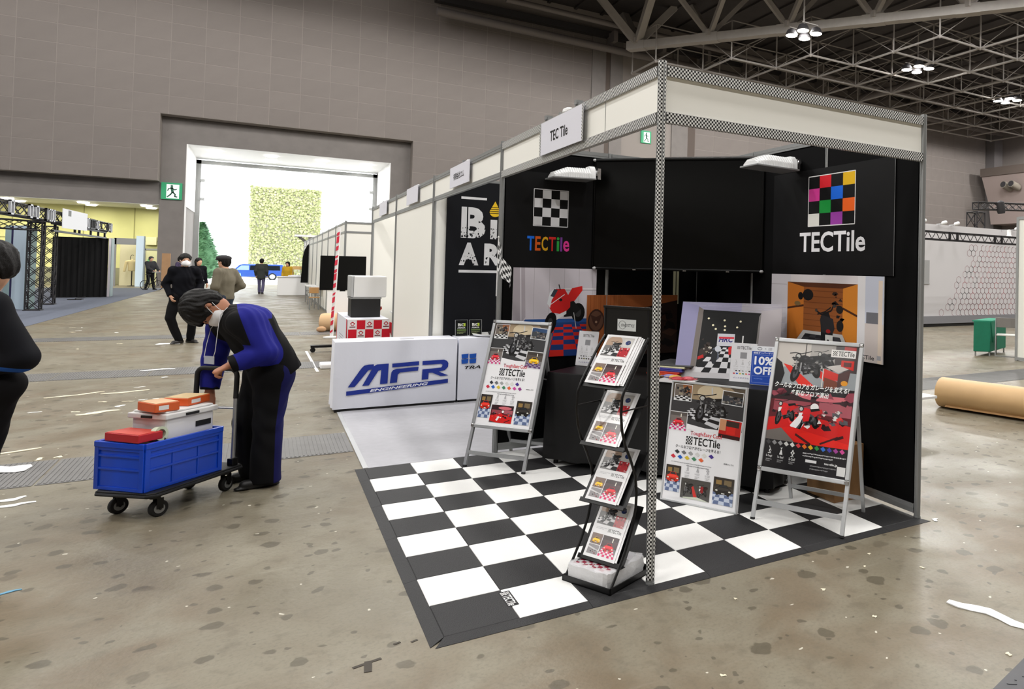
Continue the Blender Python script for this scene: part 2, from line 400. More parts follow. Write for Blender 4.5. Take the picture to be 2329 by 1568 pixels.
# exit signs
def exit_sign(name_label, x, y, z, w, h):
    t = thing('exit_sign', name_label, 'exit sign', (x, y, z))
    obj('housing', MB().box((x,y,z), (x+w,y+.12,z+h)), mat('green sign', (20,140,92), .45, emit=.25), t)
    p = MB(); k = .002
    def P(poly, off=0): p.prism([(x+w*a, z+h*b) for a, b in poly], (0,y-off,0), (1,0,0), (0,0,1), k, 0)
    P([(.25,.06),(.86,.06),(.86,.9),(.25,.9)])
    obj('door_panel', p, mat('white sign', (235,245,240), .45, emit=.3), t)
    q = MB()
    def ST(pts, wd):
        for (ax, ay), (bx, by) in zip(pts, pts[1:]):
            dx, dy = bx-ax, by-ay; L = math.hypot(dx, dy); nx, ny = -dy/L*wd/2, dx/L*wd/2; ex, ey = dx/L*wd*.3, dy/L*wd*.3; Q([(ax-ex+nx,ay-ey+ny),(bx+ex+nx,by+ey+ny),(bx+ex-nx,by+ey-ny),(ax-ex-nx,ay-ey-ny)])
    def Q(poly): q.prism([(x+w*a, z+h*b) for a, b in poly], (0,y-.003,0), (1,0,0), (0,0,1), k)
    Q([(.50+.065*math.cos(t), .80+.065*math.sin(t)) for t in np.linspace(0, 6.283, 13)[:-1]])
    ST([(.50,.70),(.55,.42)], .13); ST([(.50,.68),(.36,.64),(.31,.52)], .055); ST([(.52,.68),(.64,.58),(.73,.62)], .055); ST([(.53,.42),(.44,.28),(.30,.14)], .07); ST([(.56,.42),(.67,.32),(.66,.18),(.76,.16)], .07)
    obj('running_figure', q, mat('dark green figure', (16,84,62), .5), t)
exit_sign('green running figure exit sign on concrete pillar left of the gate', -5.66, YP-.125, 4.93, .92, .93)
exit_sign('green running figure exit sign high on tiled wall, behind booth post', 23.1, YW-.08, 11.35, .84, .95)
# right end wall, corner column and plant-room balcony
struct('wall_right', MB().box((66,-36,0), (66.5,YW,21)), M['wall_panel'])
obj('corner_column', MB().box((64.6,45.1,0), (66.2,YW,17.5)), mat('grey column', (96,92,92), .7), wb)
tr3 = MB(); tr3.prism([(0,12.1),(0,12.95),(4,12.95),(4,7.2),(1.6,7.2),(1.2,9.4)], (62,44.7,0), (1,0,0), (0,0,1), 14.7)
tr3 = struct('trim_3', tr3, mat('pinkish grey render', (150,136,132), .7))
obj('ledge', MB().box((61.8,30,12.1), (62.0,44.75,12.95)), M['concrete_d'], tr3)
for y in (41.5, 40.6):
    obj('round_duct', MB().lathe((61.2,y,11.0), [(.36,0),(.36,1.2)], 20, (1,0,-.25)).lathe((61.15,y,11.01), [(.29,0),(.29,.3)], 16, (1,0,-.25), 1), [mat('duct rim', (120,114,104), .6), M['duct']], tr3)
struct('wall_left', MB().box((-45.5,-36,0), (-45,YT,21)), M['wall_panel'])
struct('wall_front', MB().box((-45,-36.5,0), (67,-36,21)), M['wall_panel'])
# ------------------------------------------------------------------ roof, space frame, main truss, lamps
cl = MB().box((-45,-36,20.6), (67,YW+1,20.9))
for i in range(56): cl.box((-44.5+2*i,-36,20.45), (-44.3+2*i,YW,20.6))
ce = struct('ceiling', cl, M['roof'])
SP, ZB, ZT = 3.8, 16.1, 18.7
X0, Y0 = 25.3, 33.2
bar = None; rest = MB(); nb = 0
def chord(p, q, r=.075):
    global bar, nb
    p, q = V3(p), V3(q); d = q-p
    if bar is None:
        bar = obj('chord_bar', MB().tube((0,0,0), (0,0,1), 1, 8), M['steel_d'], ce); o = bar
    else: o = piece(bar, ce, p)
    o.location = p; o.rotation_mode = 'QUATERNION'; o.rotation_quaternion = V3(0,0,1).rotation_difference(d.normalized()); o.scale = (r, r, d.length); nb += 1
II = range(-4, 11); JJ = range(-5, 4)
far_side = lambda i, j: .575*(Y0+j*SP-42.6)+.818*(X0+i*SP-20.9) > -.8
bn = {(i, j): V3(X0+i*SP, Y0+j*SP, ZB) for i in II for j in JJ if far_side(i, j)}
tn = {(i, j): V3(X0+i*SP, Y0+j*SP, ZT) for i in II for j in JJ if far_side(i, j)}
for (i, j), p in sorted(bn.items(), key=lambda t: (t[1]-CAM).length):
    for di, dj in ((1,0),(0,1)):
        q = bn.get((i+di, j+dj))
        if q:
            if nb < 290: chord(p, q)
            else: rest.tube(p, q, .075, 6)
    q = tn[(i, j)]; rest.tube(p, q, .055, 6, cap=False); rest.ell(p, (.13,.13,.13), 8, 6)
    for di, dj in ((1,0),(0,1)):
        q = tn.get((i+di, j+dj))
        if q: rest.tube(p, q, .03, 5, cap=False)
for (i, j), p in tn.items():
    for di, dj in ((1,0),(0,1)):
        q = tn.get((i+di, j+dj))
        if q: rest.tube(p, q, .045, 6, cap=False)
obj('space_frame_tubes', rest, M['steel_d'], ce, kind='stuff')
dk = MB()
dk.tube((8,45.2,17.9), (66,45.2,17.2), .28, 12); dk.tube((12,43.9,19.2), (66,43.9,18.6), .2, 10); dk.tube((44,30,17.6), (44,44,17.6), .35, 12)
for i in range(12): dk.box((20+4*i,44.6,18.2), (20.3+4*i,45.9,19.0))
obj('service_duct', dk, mat('grey duct', (108,102,100), .5), ce)
eb = MB().box((8,45.6,18.75), (66,46.15,19.2)); obj('edge_beam', eb, M['duct'], ce)
ta, tb_ = V3(20.9,42.6,17.5), V3(20.9,42.6,17.5)+V3(.575,-.818,0)*58
td = (tb_-ta).normalized(); tl_ = td.cross(V3(0,0,1))
obj('truss_bottom_chord', MB().beam(ta-td*.6, tb_, .62, .55), M['steel'], ce)
for sgn in (-1, 1): obj('truss_top_chord', MB().beam(ta+V3(0,0,4.2)+tl_*2.2*sgn-td*6, tb_+V3(0,0,4.2)+tl_*2.2*sgn, .4, .4), M['steel'], ce)
for k in range(10):
    p = ta+td*5.6*k
    for sgn in (-1, 1):
        for e in (-1, 1):
            q = p+td*2.8*e+V3(0,0,4.1)+tl_*2.2*sgn
            if k or e > -2: obj('truss_web_member', MB().beam(p+V3(0,0,.15), q, .30 if k else .48, .30 if k else .48), M['steel'], ce)
    obj('truss_node', MB().beam(p-td*.7, p+td*.7, .66, .6).box((p.x-.35,p.y-.35,p.z+.1), (p.x+.35,p.y+.35,p.z+.5)), M['steel'], ce)
def lamp_cluster(x, y, z):
    t = thing('ceiling_light', '', 'ceiling light', (x, y, z))
    for dx, dy in ((-.5,.55),(.5,.55),(-.5,-.55),(.5,-.55)):
        l = obj('lamp', MB().lathe((x+dx,y+dy,z), [(.36,0),(.38,.06),(.26,.32),(.08,.42)], 16), M['duct'], t)
        obj('lens', MB().lathe((x+dx,y+dy,z-.005), [(.35,0),(.35,-.015)], 16), M['lamp'], l)
    obj('hanger', MB().beam((x-.6,y-.6,z+.5), (x+.6,y-.6,z+.5), .06, .06).beam((x-.6,y+.6,z+.5), (x+.6,y+.6,z+.5), .06, .06).tube((x,y,z+.4), (x,y,z+2.6), .05, 8), M['steel_d'], t)
    ld = bpy.data.lights.new('hall_light', 'SPOT'); ld.shadow_soft_size = .8; ld.energy = LAMP_W; ld.color = (1.0,.98,.95); ld.spot_size = math.radians(176); ld.spot_blend = .06
    lo = bpy.data.objects.new('hall_light', ld); COL.objects.link(lo); lo.parent = t; lo.location = (0,0,-.12)
    return t
seen = {(26.0,30.1): 'cluster of four round roof lamps, nearest the big white truss', (36.85,30.9): 'cluster of four round roof lamps, middle one of the three in view', (49.3,32.6): 'cluster of four round roof lamps, farthest right toward the hall corner'}
lc = None
for (x, y), lab in seen.items():
    if lc is None: lc = lamp_cluster(x, y, 16.0); lc['label'] = lab; lc['group'] = 'roof lamp clusters'
    else: dup(lc, (x, y, 16.0), 0, lab)
for c_ in list(lc.children):
    if c_.type == 'LIGHT': strong = c_.data.copy(); strong.energy = LAMP_W*2.0; plain = c_.data
dup(lc, (60.5, 33, 16.0), 0, 'cluster of four round lamps overhead, out of the picture', 'roof lamp clusters overhead')
dup(lc, (60, 22, 17.5), 0, 'cluster of four round lamps overhead, out of the picture', 'roof lamp clusters overhead')
for o_ in list(COL.objects):
    if o_.type == 'LIGHT' and o_.data == plain: o_.data = strong
for y in (19.5, 8.5, -2.5, -13.5):
    for x in (-29, -18, -7, 4, 15, 26, 37, 49):
        dup(lc, (x, y, 18.4), 0, 'cluster of four round lamps overhead, out of the picture', 'roof lamp clusters overhead')
for x in (-18, -7, 4, 15): dup(lc, (x, 26, 18.4), 0, 'cluster of four round lamps overhead, out of the picture', 'roof lamp clusters overhead')
for r_ in list(COL.objects):
    if r_.type == 'LIGHT' and r_.data == strong and r_.parent and r_.parent.location.y < 28 and r_.parent.location.x < 55: r_.data = plain
wash = None
for x in (-21, -13, -5, 3):
    r_ = dup(lc, (x, 40.5, 19.6), 0, 'cluster of four round lamps overhead, out of the picture', 'roof lamp clusters overhead')
    for c_ in r_.children:
        if c_.type == 'LIGHT':
            if wash is None: wash = c_.data.copy(); wash.energy = LAMP_W*.13
            c_.data = wash
def area(name, loc, sx, sy, w, col, rot=(0,0,0)):
    ld = bpy.data.lights.new(name, 'AREA'); ld.shape = 'RECTANGLE'; ld.size = sx; ld.size_y = sy; ld.energy = w; ld.color = col
    o = bpy.data.objects.new(name, ld); COL.objects.link(o); o.location = loc; o.rotation_euler = rot; return o
for x in (-15, -12, -9.05, -6.4):
    for y in (48.3, 50.4): area('downlight_lamp', (x, y, 4.50), .35, .35, RECESS_W, (1,.98,.80))
for x in (-3.4, -.6, 2.1, 4.7):
    for y in (48.9, 51.6): area('downlight_lamp', (x, y, GZ-.13), .5, .5, GATE_W, (1,.98,.94))
# ------------------------------------------------------------------ yard outside the gate
struct('floor_yard', MB().prism([(-60,YT),(60,YT),(60,160),(-60,160)], (0,0,-.06), (1,0,0), (0,1,0), .05), M['asphalt'])
ivw = MB().box((-2.1,78,0), (3.7,80,8.7))
iv = solo('ivy_wall', ivw, mat('pale concrete wall', (200,198,180), .8), 'tall blind wall in the yard, covered with yellow green ivy', 'wall')
lv = MB()
for k in range(5200):
    x = -2.1+5.8*rng.random(); z = 8.7*rng.random()**.85
    if x > 1.5+rng.random()*2.4 and z < 3.2-rng.random()*1.2: continue
    s_ = .10+.16*rng.random(); a = rng.random()*6.28; t = .12+.25*rng.random()
    c = V3(x, 77.97-.16*rng.random(), z); u = V3(math.cos(a)*s_, -t*s_, math.sin(a)*s_); w = V3(-math.sin(a)*s_, -t*s_*rng.random()*2, math.cos(a)*s_)
    lv.add([c-u*.5, c+w*.5, c+u*.5, c-w*.5], [(0,1,2,3)], int(rng.integers(3)))
obj('ivy_leaves', lv, [mat('ivy', (190,194,140), .6), mat('ivy light', (204,206,156), .6), mat('ivy dark', (158,166,110), .6)], iv, kind='stuff')
ct = thing('conifer', 'cone shaped green conifer standing just outside the gate', 'tree', (-4.45,58,0))
obj('inner_crown', MB().lathe((-4.45,58,.3), [(.5,0),(.95,.6),(.95,1.4),(.7,2.3),(.35,3.3),(.03,3.9)], 14), mat('inner foliage', (92,136,100), .9), ct)
obj('trunk', MB().tube((-4.45,58,0), (-4.45,58,1.2), .14, 8, .1), mat('bark', (92,72,56), .9), ct)
lv = MB()
for k in range(2600):
    h = rng.random(); z = .3+3.9*h; r = 1.3*min(1,(.55+h*1.6))*(1-h**1.6*.95)*math.sqrt(.5+.5*rng.random()); a = rng.random()*6.28
    c = V3(-4.45+r*math.cos(a), 58+r*math.sin(a), z); s_ = .12+.10*rng.random(); o = V3(math.cos(a), math.sin(a), .3)*s_; w = V3(-math.sin(a), math.cos(a), .3)*s_*.5
    lv.add([c-w, c+o, c+w, c-o*.3], [(0,1,2,3)], int(rng.integers(2)))
obj('foliage', lv, [mat('conifer green', (104,150,112), .7), mat('conifer pale', (146,186,150), .7)], ct, kind='stuff')
# ------------------------------------------------------------------ flat prints: polygons with colour per face
_tc = {}
def text_polys(s, fat=0.0, shear=0.0):
    k = (s, fat, shear)
    if k in _tc: return _tc[k]
    c = bpy.data.curves.new('t', 'FONT'); c.body = s; c.offset = fat; c.shear = shear; c.resolution_u = 3
    o = bpy.data.objects.new('t', c); COL.objects.link(o)
    me = bpy.data.meshes.new_from_object(o.evaluated_get(bpy.context.evaluated_depsgraph_get()))
    vs = [(v.co.x, v.co.y) for v in me.vertices]; ps = [[vs[i] for i in p.vertices] for p in me.polygons]
    x0 = min(v[0] for v in vs); x1 = max(v[0] for v in vs); y0 = min(v[1] for v in vs); y1 = max(v[1] for v in vs)
    bpy.data.objects.remove(o); bpy.data.curves.remove(c); bpy.data.meshes.remove(me)
    _tc[k] = (ps, x0, x1, y0, y1); return _tc[k]
def clip_poly(p, cl):
    n = len(cl)
    for i in range(n):
        (ax, ay), (bx, by) = cl[i], cl[(i+1) % n]; out = []
        if not p: return p
        sd = [(bx-ax)*(y-ay)-(by-ay)*(x-ax) for x, y in p]
        for k in range(len(p)):
            a, b, da, db = p[k-1], p[k], sd[k-1], sd[k]
            if (da >= 0) != (db >= 0):
                t = da/(da-db); out.append((a[0]+(b[0]-a[0])*t, a[1]+(b[1]-a[1])*t))
            if db >= 0: out.append(b)
        p = out
    return p
class Print:
    def __init__(s, w, h, bg=(250,250,250)):
        s.w, s.h, s.p, s.lay = w, h, [], 0
        s.c = Ctx(s, (0,0), (w,0), (0,h)); s.c.rect(0,0,1,1,bg)
    def build(s, name, O, U, V, mt, parent=None, lift=.0015, dz=2.2e-5):
        O, U, V = V3(O), V3(U).normalized(), V3(V).normalized(); N = U.cross(V)
        mb = MB(); cols = []
        for pts, col, lay in s.p:
            if len(pts) < 3: continue
            a = sum(pts[i][0]*pts[(i+1) % len(pts)][1]-pts[(i+1) % len(pts)][0]*pts[i][1] for i in range(len(pts)))
            if abs(a) < 1e-9: continue
            if a > 0: pts = pts[::-1]      # y is down
            mb.add([O+U*x+V*(s.h-y)+N*(lift+lay*dz) for x, y in pts], [tuple(range(len(pts)))]); cols.append(rgb(col))
        o = obj(name, mb, mt, parent); me = o.data
        at = me.color_attributes.new('Col', 'FLOAT_COLOR', 'CORNER')
        buf = np.concatenate([np.tile((*c, 1.0), len(f)) for c, f in zip(cols, mb.f)]).astype(np.float32)
        at.data.foreach_set('color', buf); return o
class Ctx:
    def __init__(s, P, o, x, y, clip=None): s.P, s.o, s.x, s.y, s.clip = P, o, x, y, clip
    def t(s, u, v): return (s.o[0]+s.x[0]*u+s.y[0]*v, s.o[1]+s.x[1]*u+s.y[1]*v)
    def poly(s, pts, col, lay=True):
        q = [s.t(*p) for p in pts]
        if s.clip: q = clip_poly(q, s.clip)
        if lay: s.P.lay += 1
        if len(q) > 2: s.P.p.append((q, col, s.P.lay))
    def rect(s, x, y, w, h, col, lay=True): s.poly([(x,y),(x+w,y),(x+w,y+h),(x,y+h)], col, lay)
    def ell(s, x, y, rx, ry, col, n=18, rot=0, lay=True):
        c, k = math.cos(rot), math.sin(rot)
        s.poly([(x+rx*math.cos(a)*c-ry*math.sin(a)*k, y+rx*math.cos(a)*k+ry*math.sin(a)*c) for a in (2*math.pi*i/n for i in range(n))], col, lay)
    def ring(s, x, y, rx, ry, t, col, n=24):
        s.P.lay += 1
        for i in range(n):
            a, b = 2*math.pi*i/n, 2*math.pi*(i+1)/n
            s.poly([(x+rx*math.cos(a), y+ry*math.sin(a)), (x+rx*math.cos(b), y+ry*math.sin(b)), (x+(rx-t)*math.cos(b), y+(ry-t)*math.sin(b)), (x+(rx-t)*math.cos(a), y+(ry-t)*math.sin(a))], col, False)
    def line(s, pts, w, col):
        s.P.lay += 1
        for (ax, ay), (bx, by) in zip(pts, pts[1:]):
            A, B = s.t(ax, ay), s.t(bx, by); dx, dy = B[0]-A[0], B[1]-A[1]; L = math.hypot(dx, dy) or 1
            k = w*math.hypot(*s.x)/2; nx, ny = -dy/L*k, dx/L*k
            q = [(A[0]+nx, A[1]+ny), (B[0]+nx, B[1]+ny), (B[0]-nx, B[1]-ny), (A[0]-nx, A[1]-ny)]
            if s.clip: q = clip_poly(q if sum(q[i][0]*q[(i+1)%4][1]-q[(i+1)%4][0]*q[i][1] for i in range(4)) > 0 else q[::-1], s.clip)
            if len(q) > 2: s.P.p.append((q, col, s.P.lay))
    def text(s, st, x, y, w, h, col, fat=0., shear=0., cols=None):
        ps, x0, x1, y0, y1 = text_polys(st, fat, shear); s.P.lay += 1
        for p in ps: s.P.p.append(([s.t(x+(a-x0)/(x1-x0)*w, y+(y1-b)/(y1-y0)*h) for a, b in p], col, s.P.lay))
    def sub(s, x, y, w, h, rot=0., border=None, bw=.03):
        c, k = math.cos(rot), math.sin(rot); asp = math.hypot(*s.y)/math.hypot(*s.x)
        def q(u, v): return (x+u*c-v*k*asp, y+u*k/asp+v*c)
        if border: s.poly([q(-w*bw,-w*bw/asp), q(w+w*bw,-w*bw/asp), q(w+w*bw,h+w*bw/asp), q(-w*bw,h+w*bw/asp)], border)
        o = s.t(*q(0,0)); ex = s.t(*q(w,0)); ey = s.t(*q(0,h)); exy = s.t(*q(w,h))
        return Ctx(s.P, o, (ex[0]-o[0], ex[1]-o[1]), (ey[0]-o[0], ey[1]-o[1]), [o, ex, exy, ey])
    def checker(s, quad, nx, ny, c1, c2, skip=None):
        src = np.array([(0,0),(1,0),(1,1),(0,1)], float); dst = np.array(quad, float); A = []
        for (u, v), (x, y) in zip(src, dst): A += [[u,v,1,0,0,0,-u*x,-v*x],[0,0,0,u,v,1,-u*y,-v*y]]
        h = np.linalg.solve(np.array(A), dst.ravel())
        f = lambda u, v: ((h[0]*u+h[1]*v+h[2])/(h[6]*u+h[7]*v+1), (h[3]*u+h[4]*v+h[5])/(h[6]*u+h[7]*v+1))
        s.P.lay += 1
        for i in range(nx):
            for j in range(ny):
                c = c1 if (i+j) % 2 == 0 else c2
                if c is not None: s.poly([f(i/nx,j/ny), f((i+1)/nx,j/ny), f((i+1)/nx,(j+1)/ny), f(i/nx,(j+1)/ny)], c, False)
    def clutter(s, x, y, w, h, n, cols, a, b, seed=1):
        r = random.Random(seed)
        for i in range(n):
            if i % 12 == 0: s.P.lay += 1
            cx, cy, sz = x+w*r.random(), y+h*r.random(), a+(b-a)*r.random(); k = r.randint(3, 5); o = r.random()*6
            s.poly([(cx+sz*math.cos(o+6.283*i2/k)*(.6+.6*r.random()), cy+sz*math.sin(o+6.283*i2/k)*(.6+.6*r.random())) for i2 in range(k)], cols[r.randint(0, len(cols)-1)], False)
    def lines(s, x, y, w, n, h, gap, col, seed=3):
        """rows of unreadably small print"""
        r = random.Random(seed); s.P.lay += 1
        for i in range(n):
            px = x; ex = x+w*(1 if i < n-1 else .7)
            while px < ex:
                k = h*(.5+1.2*r.random()); s.rect(px, y+i*gap+h*.2*r.random(), min(k, ex-px), h*(.5+.4*r.random()), col, False); px += k+h*.35
K = (16,16,18); WH = (236,236,238)
def logo_mark(c, x, y, w, h, col=K, bg=None, n=4, frame=True):
    if bg: c.rect(x,y,w,h,bg)
    c.P.lay += 1
    for i in range(n):
        for j in range(n):
            if (i+j) % 2 == 0: c.rect(x+w*i/n, y+h*j/n, w/n, h/n, col, False)
    if frame: c.line([(x,y),(x+w,y),(x+w,y+h),(x,y+h),(x,y)], w*.035, col)
def tectile(c, x, y, w, h, col=K):
    """checker mark followed by the word"""
    logo_mark(c, x, y, w*.21, h, col, frame=False, n=5)
    c.text('TECTile', x+w*.25, y, w*.75, h, col, .012)
def bike(c, x, y, w, h, body=(40,40,42), metal=(150,150,152), red=None, seed=1):
    """three quarter front view of a motorcycle filling the box"""
    T = lambda a, b: (x+w*a, y+h*b); q = lambda pts, col: c.poly([T(*p) for p in pts], col); e = lambda a, b, rx, ry, col, r=0: c.ell(*T(a,b), w*rx, h*ry, col, 18, r)
    e(.78,.62,.11,.22,(14,14,15),-.15); e(.78,.62,.05,.12,(60,60,62),-.15)
    q([(.35,.35),(.62,.28),(.95,.22),(.98,.32),(.80,.45),(.55,.62),(.40,.60)], body)
    q([(.42,.50),(.70,.46),(.74,.70),(.50,.78)], (26,26,28)); c.clutter(x+w*.42, y+h*.42, w*.32, h*.32, 26, [metal,(70,70,74),(22,22,24),(100,100,104)], w*.02, w*.06, seed)
    e(.32,.72,.11,.28,(16,16,17),.12); e(.32,.72,.055,.17,(72,72,76),.12); e(.32,.72,.02,.06,(20,20,22),.12)
    for dx in (0,.11): q([(.30+dx,.30),(.335+dx,.30),(.325+dx,.70),(.29+dx,.70)], metal)
    q([(.30,.28),(.48,.22),(.64,.27),(.60,.42),(.40,.44),(.32,.40)], red or body); e(.34,.27,.075,.085,(30,30,32)); e(.335,.27,.05,.06,(190,190,186))
    c.line([T(.12,.20),T(.26,.17),T(.40,.19),T(.56,.14),T(.64,.10)], .018*w, (24,24,26)); q([(.60,.25),(.86,.20),(.90,.26),(.64,.33)], (14,14,15))
    if red: q([(.36,.46),(.62,.42),(.60,.62),(.44,.66)], red); q([(.28,.40),(.40,.38),(.36,.52),(.28,.55)], (235,235,235))
def car(c, x, y, w, h, col):
    T = lambda a, b: (x+w*a, y+h*b); q = lambda pts, cc: c.poly([T(*p) for p in pts], cc)
    dk = tuple(int(v*.6) for v in col); lt = tuple(min(255, int(v*1.15+18)) for v in col)
    for a in (.18,.80): c.ell(*T(a,.82), w*.09, h*.17, (18,18,18))
    q([(.02,.80),(.04,.45),(.24,.28),(.30,.10),(.70,.08),(.80,.30),(.96,.42),(.98,.78),(.75,.90),(.28,.92)], col)
    q([(.28,.28),(.34,.13),(.67,.12),(.75,.29)], (40,44,50)); q([(.06,.46),(.25,.33),(.76,.33),(.94,.45),(.80,.55),(.22,.56)], lt)
    for a in (.13,.87): c.ell(*T(a,.60), w*.07, h*.06, (230,228,215))
    q([(.32,.68),(.70,.68),(.68,.80),(.34,.80)], dk); q([(.42,.78),(.60,.78),(.60,.86),(.42,.86)], (225,225,220))
def pic_bike_checker(c):
    c.rect(0,0,1,1,(54,52,50)); c.rect(0,0,1,.38,(92,82,70)); c.ell(.55,.2,.35,.28,(160,140,112)); c.ell(.55,.18,.2,.2,(206,190,160)); c.rect(0,.36,1,.64,(58,58,60))
    c.checker([(.28,.58),(.80,.56),(.66,.98),(.16,.74)], 6, 6, (206,206,210), (30,30,32))
    bike(c, .22, .10, .62, .78, (46,46,48), seed=4); c.clutter(.36,.3,.36,.36,60,[(40,40,42),(24,24,26),(70,70,72),(130,130,130)],.008,.03,41); c.line([(.55,.04),(.56,.20)], .02, (200,200,200))
def pic_car(c, col, f1=(210,60,130), f2=(225,225,228), wall=(120,112,108), seed=1):
    c.rect(0,0,1,1,wall); c.rect(0,0,1,.2,tuple(int(v*.75) for v in wall)); c.rect(.62,.08,.05,.18,(240,236,220)); c.rect(0,.55,1,.45,(120,118,120))
    c.checker([(.15,.60),(.85,.60),(1.05,1.0),(-.05,1.0)], 7, 5, f1, f2); car(c, .18, .30, .66, .46, col)
def pic_red_garage(c):
    c.rect(0,0,1,1,(96,32,38)); c.rect(0,0,1,.28,(50,30,34)); c.ell(.62,.16,.3,.09,(210,110,120)); c.rect(.05,.28,.45,.2,(150,70,80)); c.rect(.6,.26,.38,.22,(170,90,100))
    c.poly([(0,.62),(.4,.5),(1,.62),(1,1),(0,1)], (206,34,32)); c.poly([(0,.9),(.3,1),(0,1)], (90,70,70)); c.line([(.68,.96),(.92,.8)], .03, (60,20,24))
    c.clutter(.05,.45,.9,.25,34,[(190,30,36),(40,20,24),(225,60,60),(90,90,96),(235,235,235)],.02,.07,5)
    c.ell(.55,.36,.05,.07,(240,240,240)); c.poly([(.28,.86),(.40,.58),(.47,.60),(.36,.90)], (238,238,238)); c.ell(.46,.56,.1,.1,(216,30,34))
def pic_car_blue(c, col, seed=2):
    c.rect(0,0,1,1,(70,62,56)); c.rect(0,0,1,.36,(54,48,44)); c.rect(.12,.1,.28,.16,(150,120,70)); c.rect(.52,.08,.36,.2,(120,104,76))
    c.checker([(0,.56),(1,.52),(1.25,1.05),(-.2,1.0)], 5, 4, (96,112,150), (196,206,224)); car(c, .06, .22, .86, .44, col)
def pic_work(c, a=(120,80,50)):
    c.rect(0,0,1,1,(110,100,92)); c.rect(.45,0,.55,.5,a); c.clutter(.1,.2,.8,.5,40,[(40,40,44),(70,70,72),(24,24,26),(150,140,120)],.04,.12,9); c.checker([(.1,.72),(.9,.72),(1.1,1.02),(-.1,1.02)], 6, 3, (220,220,222), (36,36,38))
SWATCH = [(52,54,58),(110,112,114),(160,162,162),(214,214,212),(222,222,216),(70,52,140)]
SWATCH2 = [(206,54,70),(38,98,190),(218,192,60),(76,140,104),(226,104,62),(206,80,160),(150,60,140)]
def swatch(c, x, y, w, h, col): c.poly([(x-w*.5,y),(x,y-h*.5),(x+w*.5,y+h*.1),(x+w*.05,y+h*.55)], col)
def icon_row(c, xs, y, s, col, sub=(120,120,122)):
    for i, (x, t) in enumerate(zip(xs, ('So Tough!','So Easy!','So Cool!'))):
        if i == 0: c.line([(x-s*.2,y-s*.6),(x+s*.1,y-s*.1),(x-s*.1,y+s*.2)], s*.14, col); c.ring(x+s*.1,y+s*.1,s*.28,s*.24,s*.1,col,14); c.rect(x-s*.4,y+s*.42,s*.8,s*.1,col)
        elif i == 1: c.ell(x,y-s*.4,s*.14,s*.12,col); c.poly([(x-s*.12,y-s*.2),(x+s*.12,y-s*.2),(x+s*.4,y+s*.5),(x-s*.4,y+s*.5)], col); c.line([(x-s*.3,y-s*.5),(x+s*.3,y-s*.55)], s*.08, col)
        else:
            for dx, dy in ((0,-.3),(-.28,0),(.28,0),(0,.3)): c.poly([(x+s*(dx-.22),y+s*dy),(x+s*dx,y+s*(dy-.2)),(x+s*(dx+.22),y+s*dy),(x+s*dx,y+s*(dy+.2))], col)
            c.rect(x-s*.4,y+s*.5,s*.8,s*.08,col)
        c.text(t, x-s*.75, y+s*.72, s*1.5, s*.42, col, .012)
        c.lines(x-s*.7, y+s*1.3, s*1.4, 2, s*.17, s*.26, sub, i)
def poster_white(lower_mid='red', right='yellow', vivid=7):
    """portrait sheet used on the left easel and on the leaning board"""
    P = Print(.56, .80, (240,240,243)); c = P.c
    hd = c.sub(0,0,1,.365); pic_bike_checker(hd)
    c.poly([(.0,.325),(.62,.375),(1,.36),(1,.39),(0,.39)], (240,240,243))
    pic_work(c.sub(.03,.015,.24,.135,.0,(236,236,238)), (150,96,60))
    s = c.sub(.71,.03,.27,.105,.05,(236,236,238)); s.rect(0,0,1,1,(60,64,70)); s.rect(0,0,1,.35,(40,70,110) if right == 'yellow' else (70,62,52)); s.clutter(.05,.3,.9,.6,24,[(150,146,140),(40,36,34),(100,92,90),(24,24,26)],.05,.13,2)
    pic_car(c.sub(.0,.255,.24,.155,.0,(232,232,234)), (196,40,50))
    s = c.sub(.70,.265,.29,.155,.05,(232,232,234))
    if right == 'yellow': pic_car(s, (232,176,24), (90,60,110), (150,140,160), (84,76,70))
    else: s.rect(0,0,1,1,(196,34,28)); s.rect(0,0,.3,.6,(210,150,110)); s.rect(.3,.05,.6,.3,(60,44,36)); s.rect(.35,.35,.4,.4,(222,40,30)); s.rect(0,.8,1,.2,(60,20,20))
    c.text('Tough', .31, .402, .17, .042, (200,40,70), .012); c.text('Easy', .495, .402, .11, .042, (206,50,60), .012); c.text('Cool', .62, .402, .12, .034, (200,40,50), .012); c.rect(.31,.402,.03,.005,K)
    logo_mark(c, .26, .45, .085, .066, K, None, 5); c.text('TECTile', .36, .45, .37, .066, K, .014)
    c.text('クールなフロアがガレージを変える！', .12, .53, .62, .028, K, .01)
    for i, q in enumerate(SWATCH): swatch(c, .15+.095*i, .59, .075, .035, q)
    for i, q in enumerate(SWATCH2[:vivid]): swatch(c, .10+.098*i, .632, .075, .035, q)
    c.lines(.08,.675,.80,1,.008,.015,(150,150,154),1); c.lines(.30,.693,.44,1,.008,.015,(120,120,124),2); c.text('詳細はこちら', .80, .625, .13, .014, K, .005)
    pic_car_blue(c.sub(.02,.71,.21,.22), (196,44,30), 3)
    s = c.sub(.25,.80,.40,.165)
    if lower_mid == 'red': pic_red_garage(s)
    else:
        s.rect(0,0,1,1,(74,72,70)); s.poly([(.35,.3),(.42,.3),(.62,1),(.48,1)], (206,50,44)); bike(s,.02,.05,.42,.85,(40,40,42),seed=3); bike(s,.52,.1,.42,.8,(50,30,30),red=(150,30,36),seed=8); s.poly([(.1,.95),(.6,.86),(1,1),(.1,1.0)], (200,206,190))
    pic_car_blue(c.sub(.69,.745,.27,.22), (34,32,30), 6)
    icon_row(c, (.32,.46,.60), .715, .045, (176,176,180), (190,190,192))
    return P
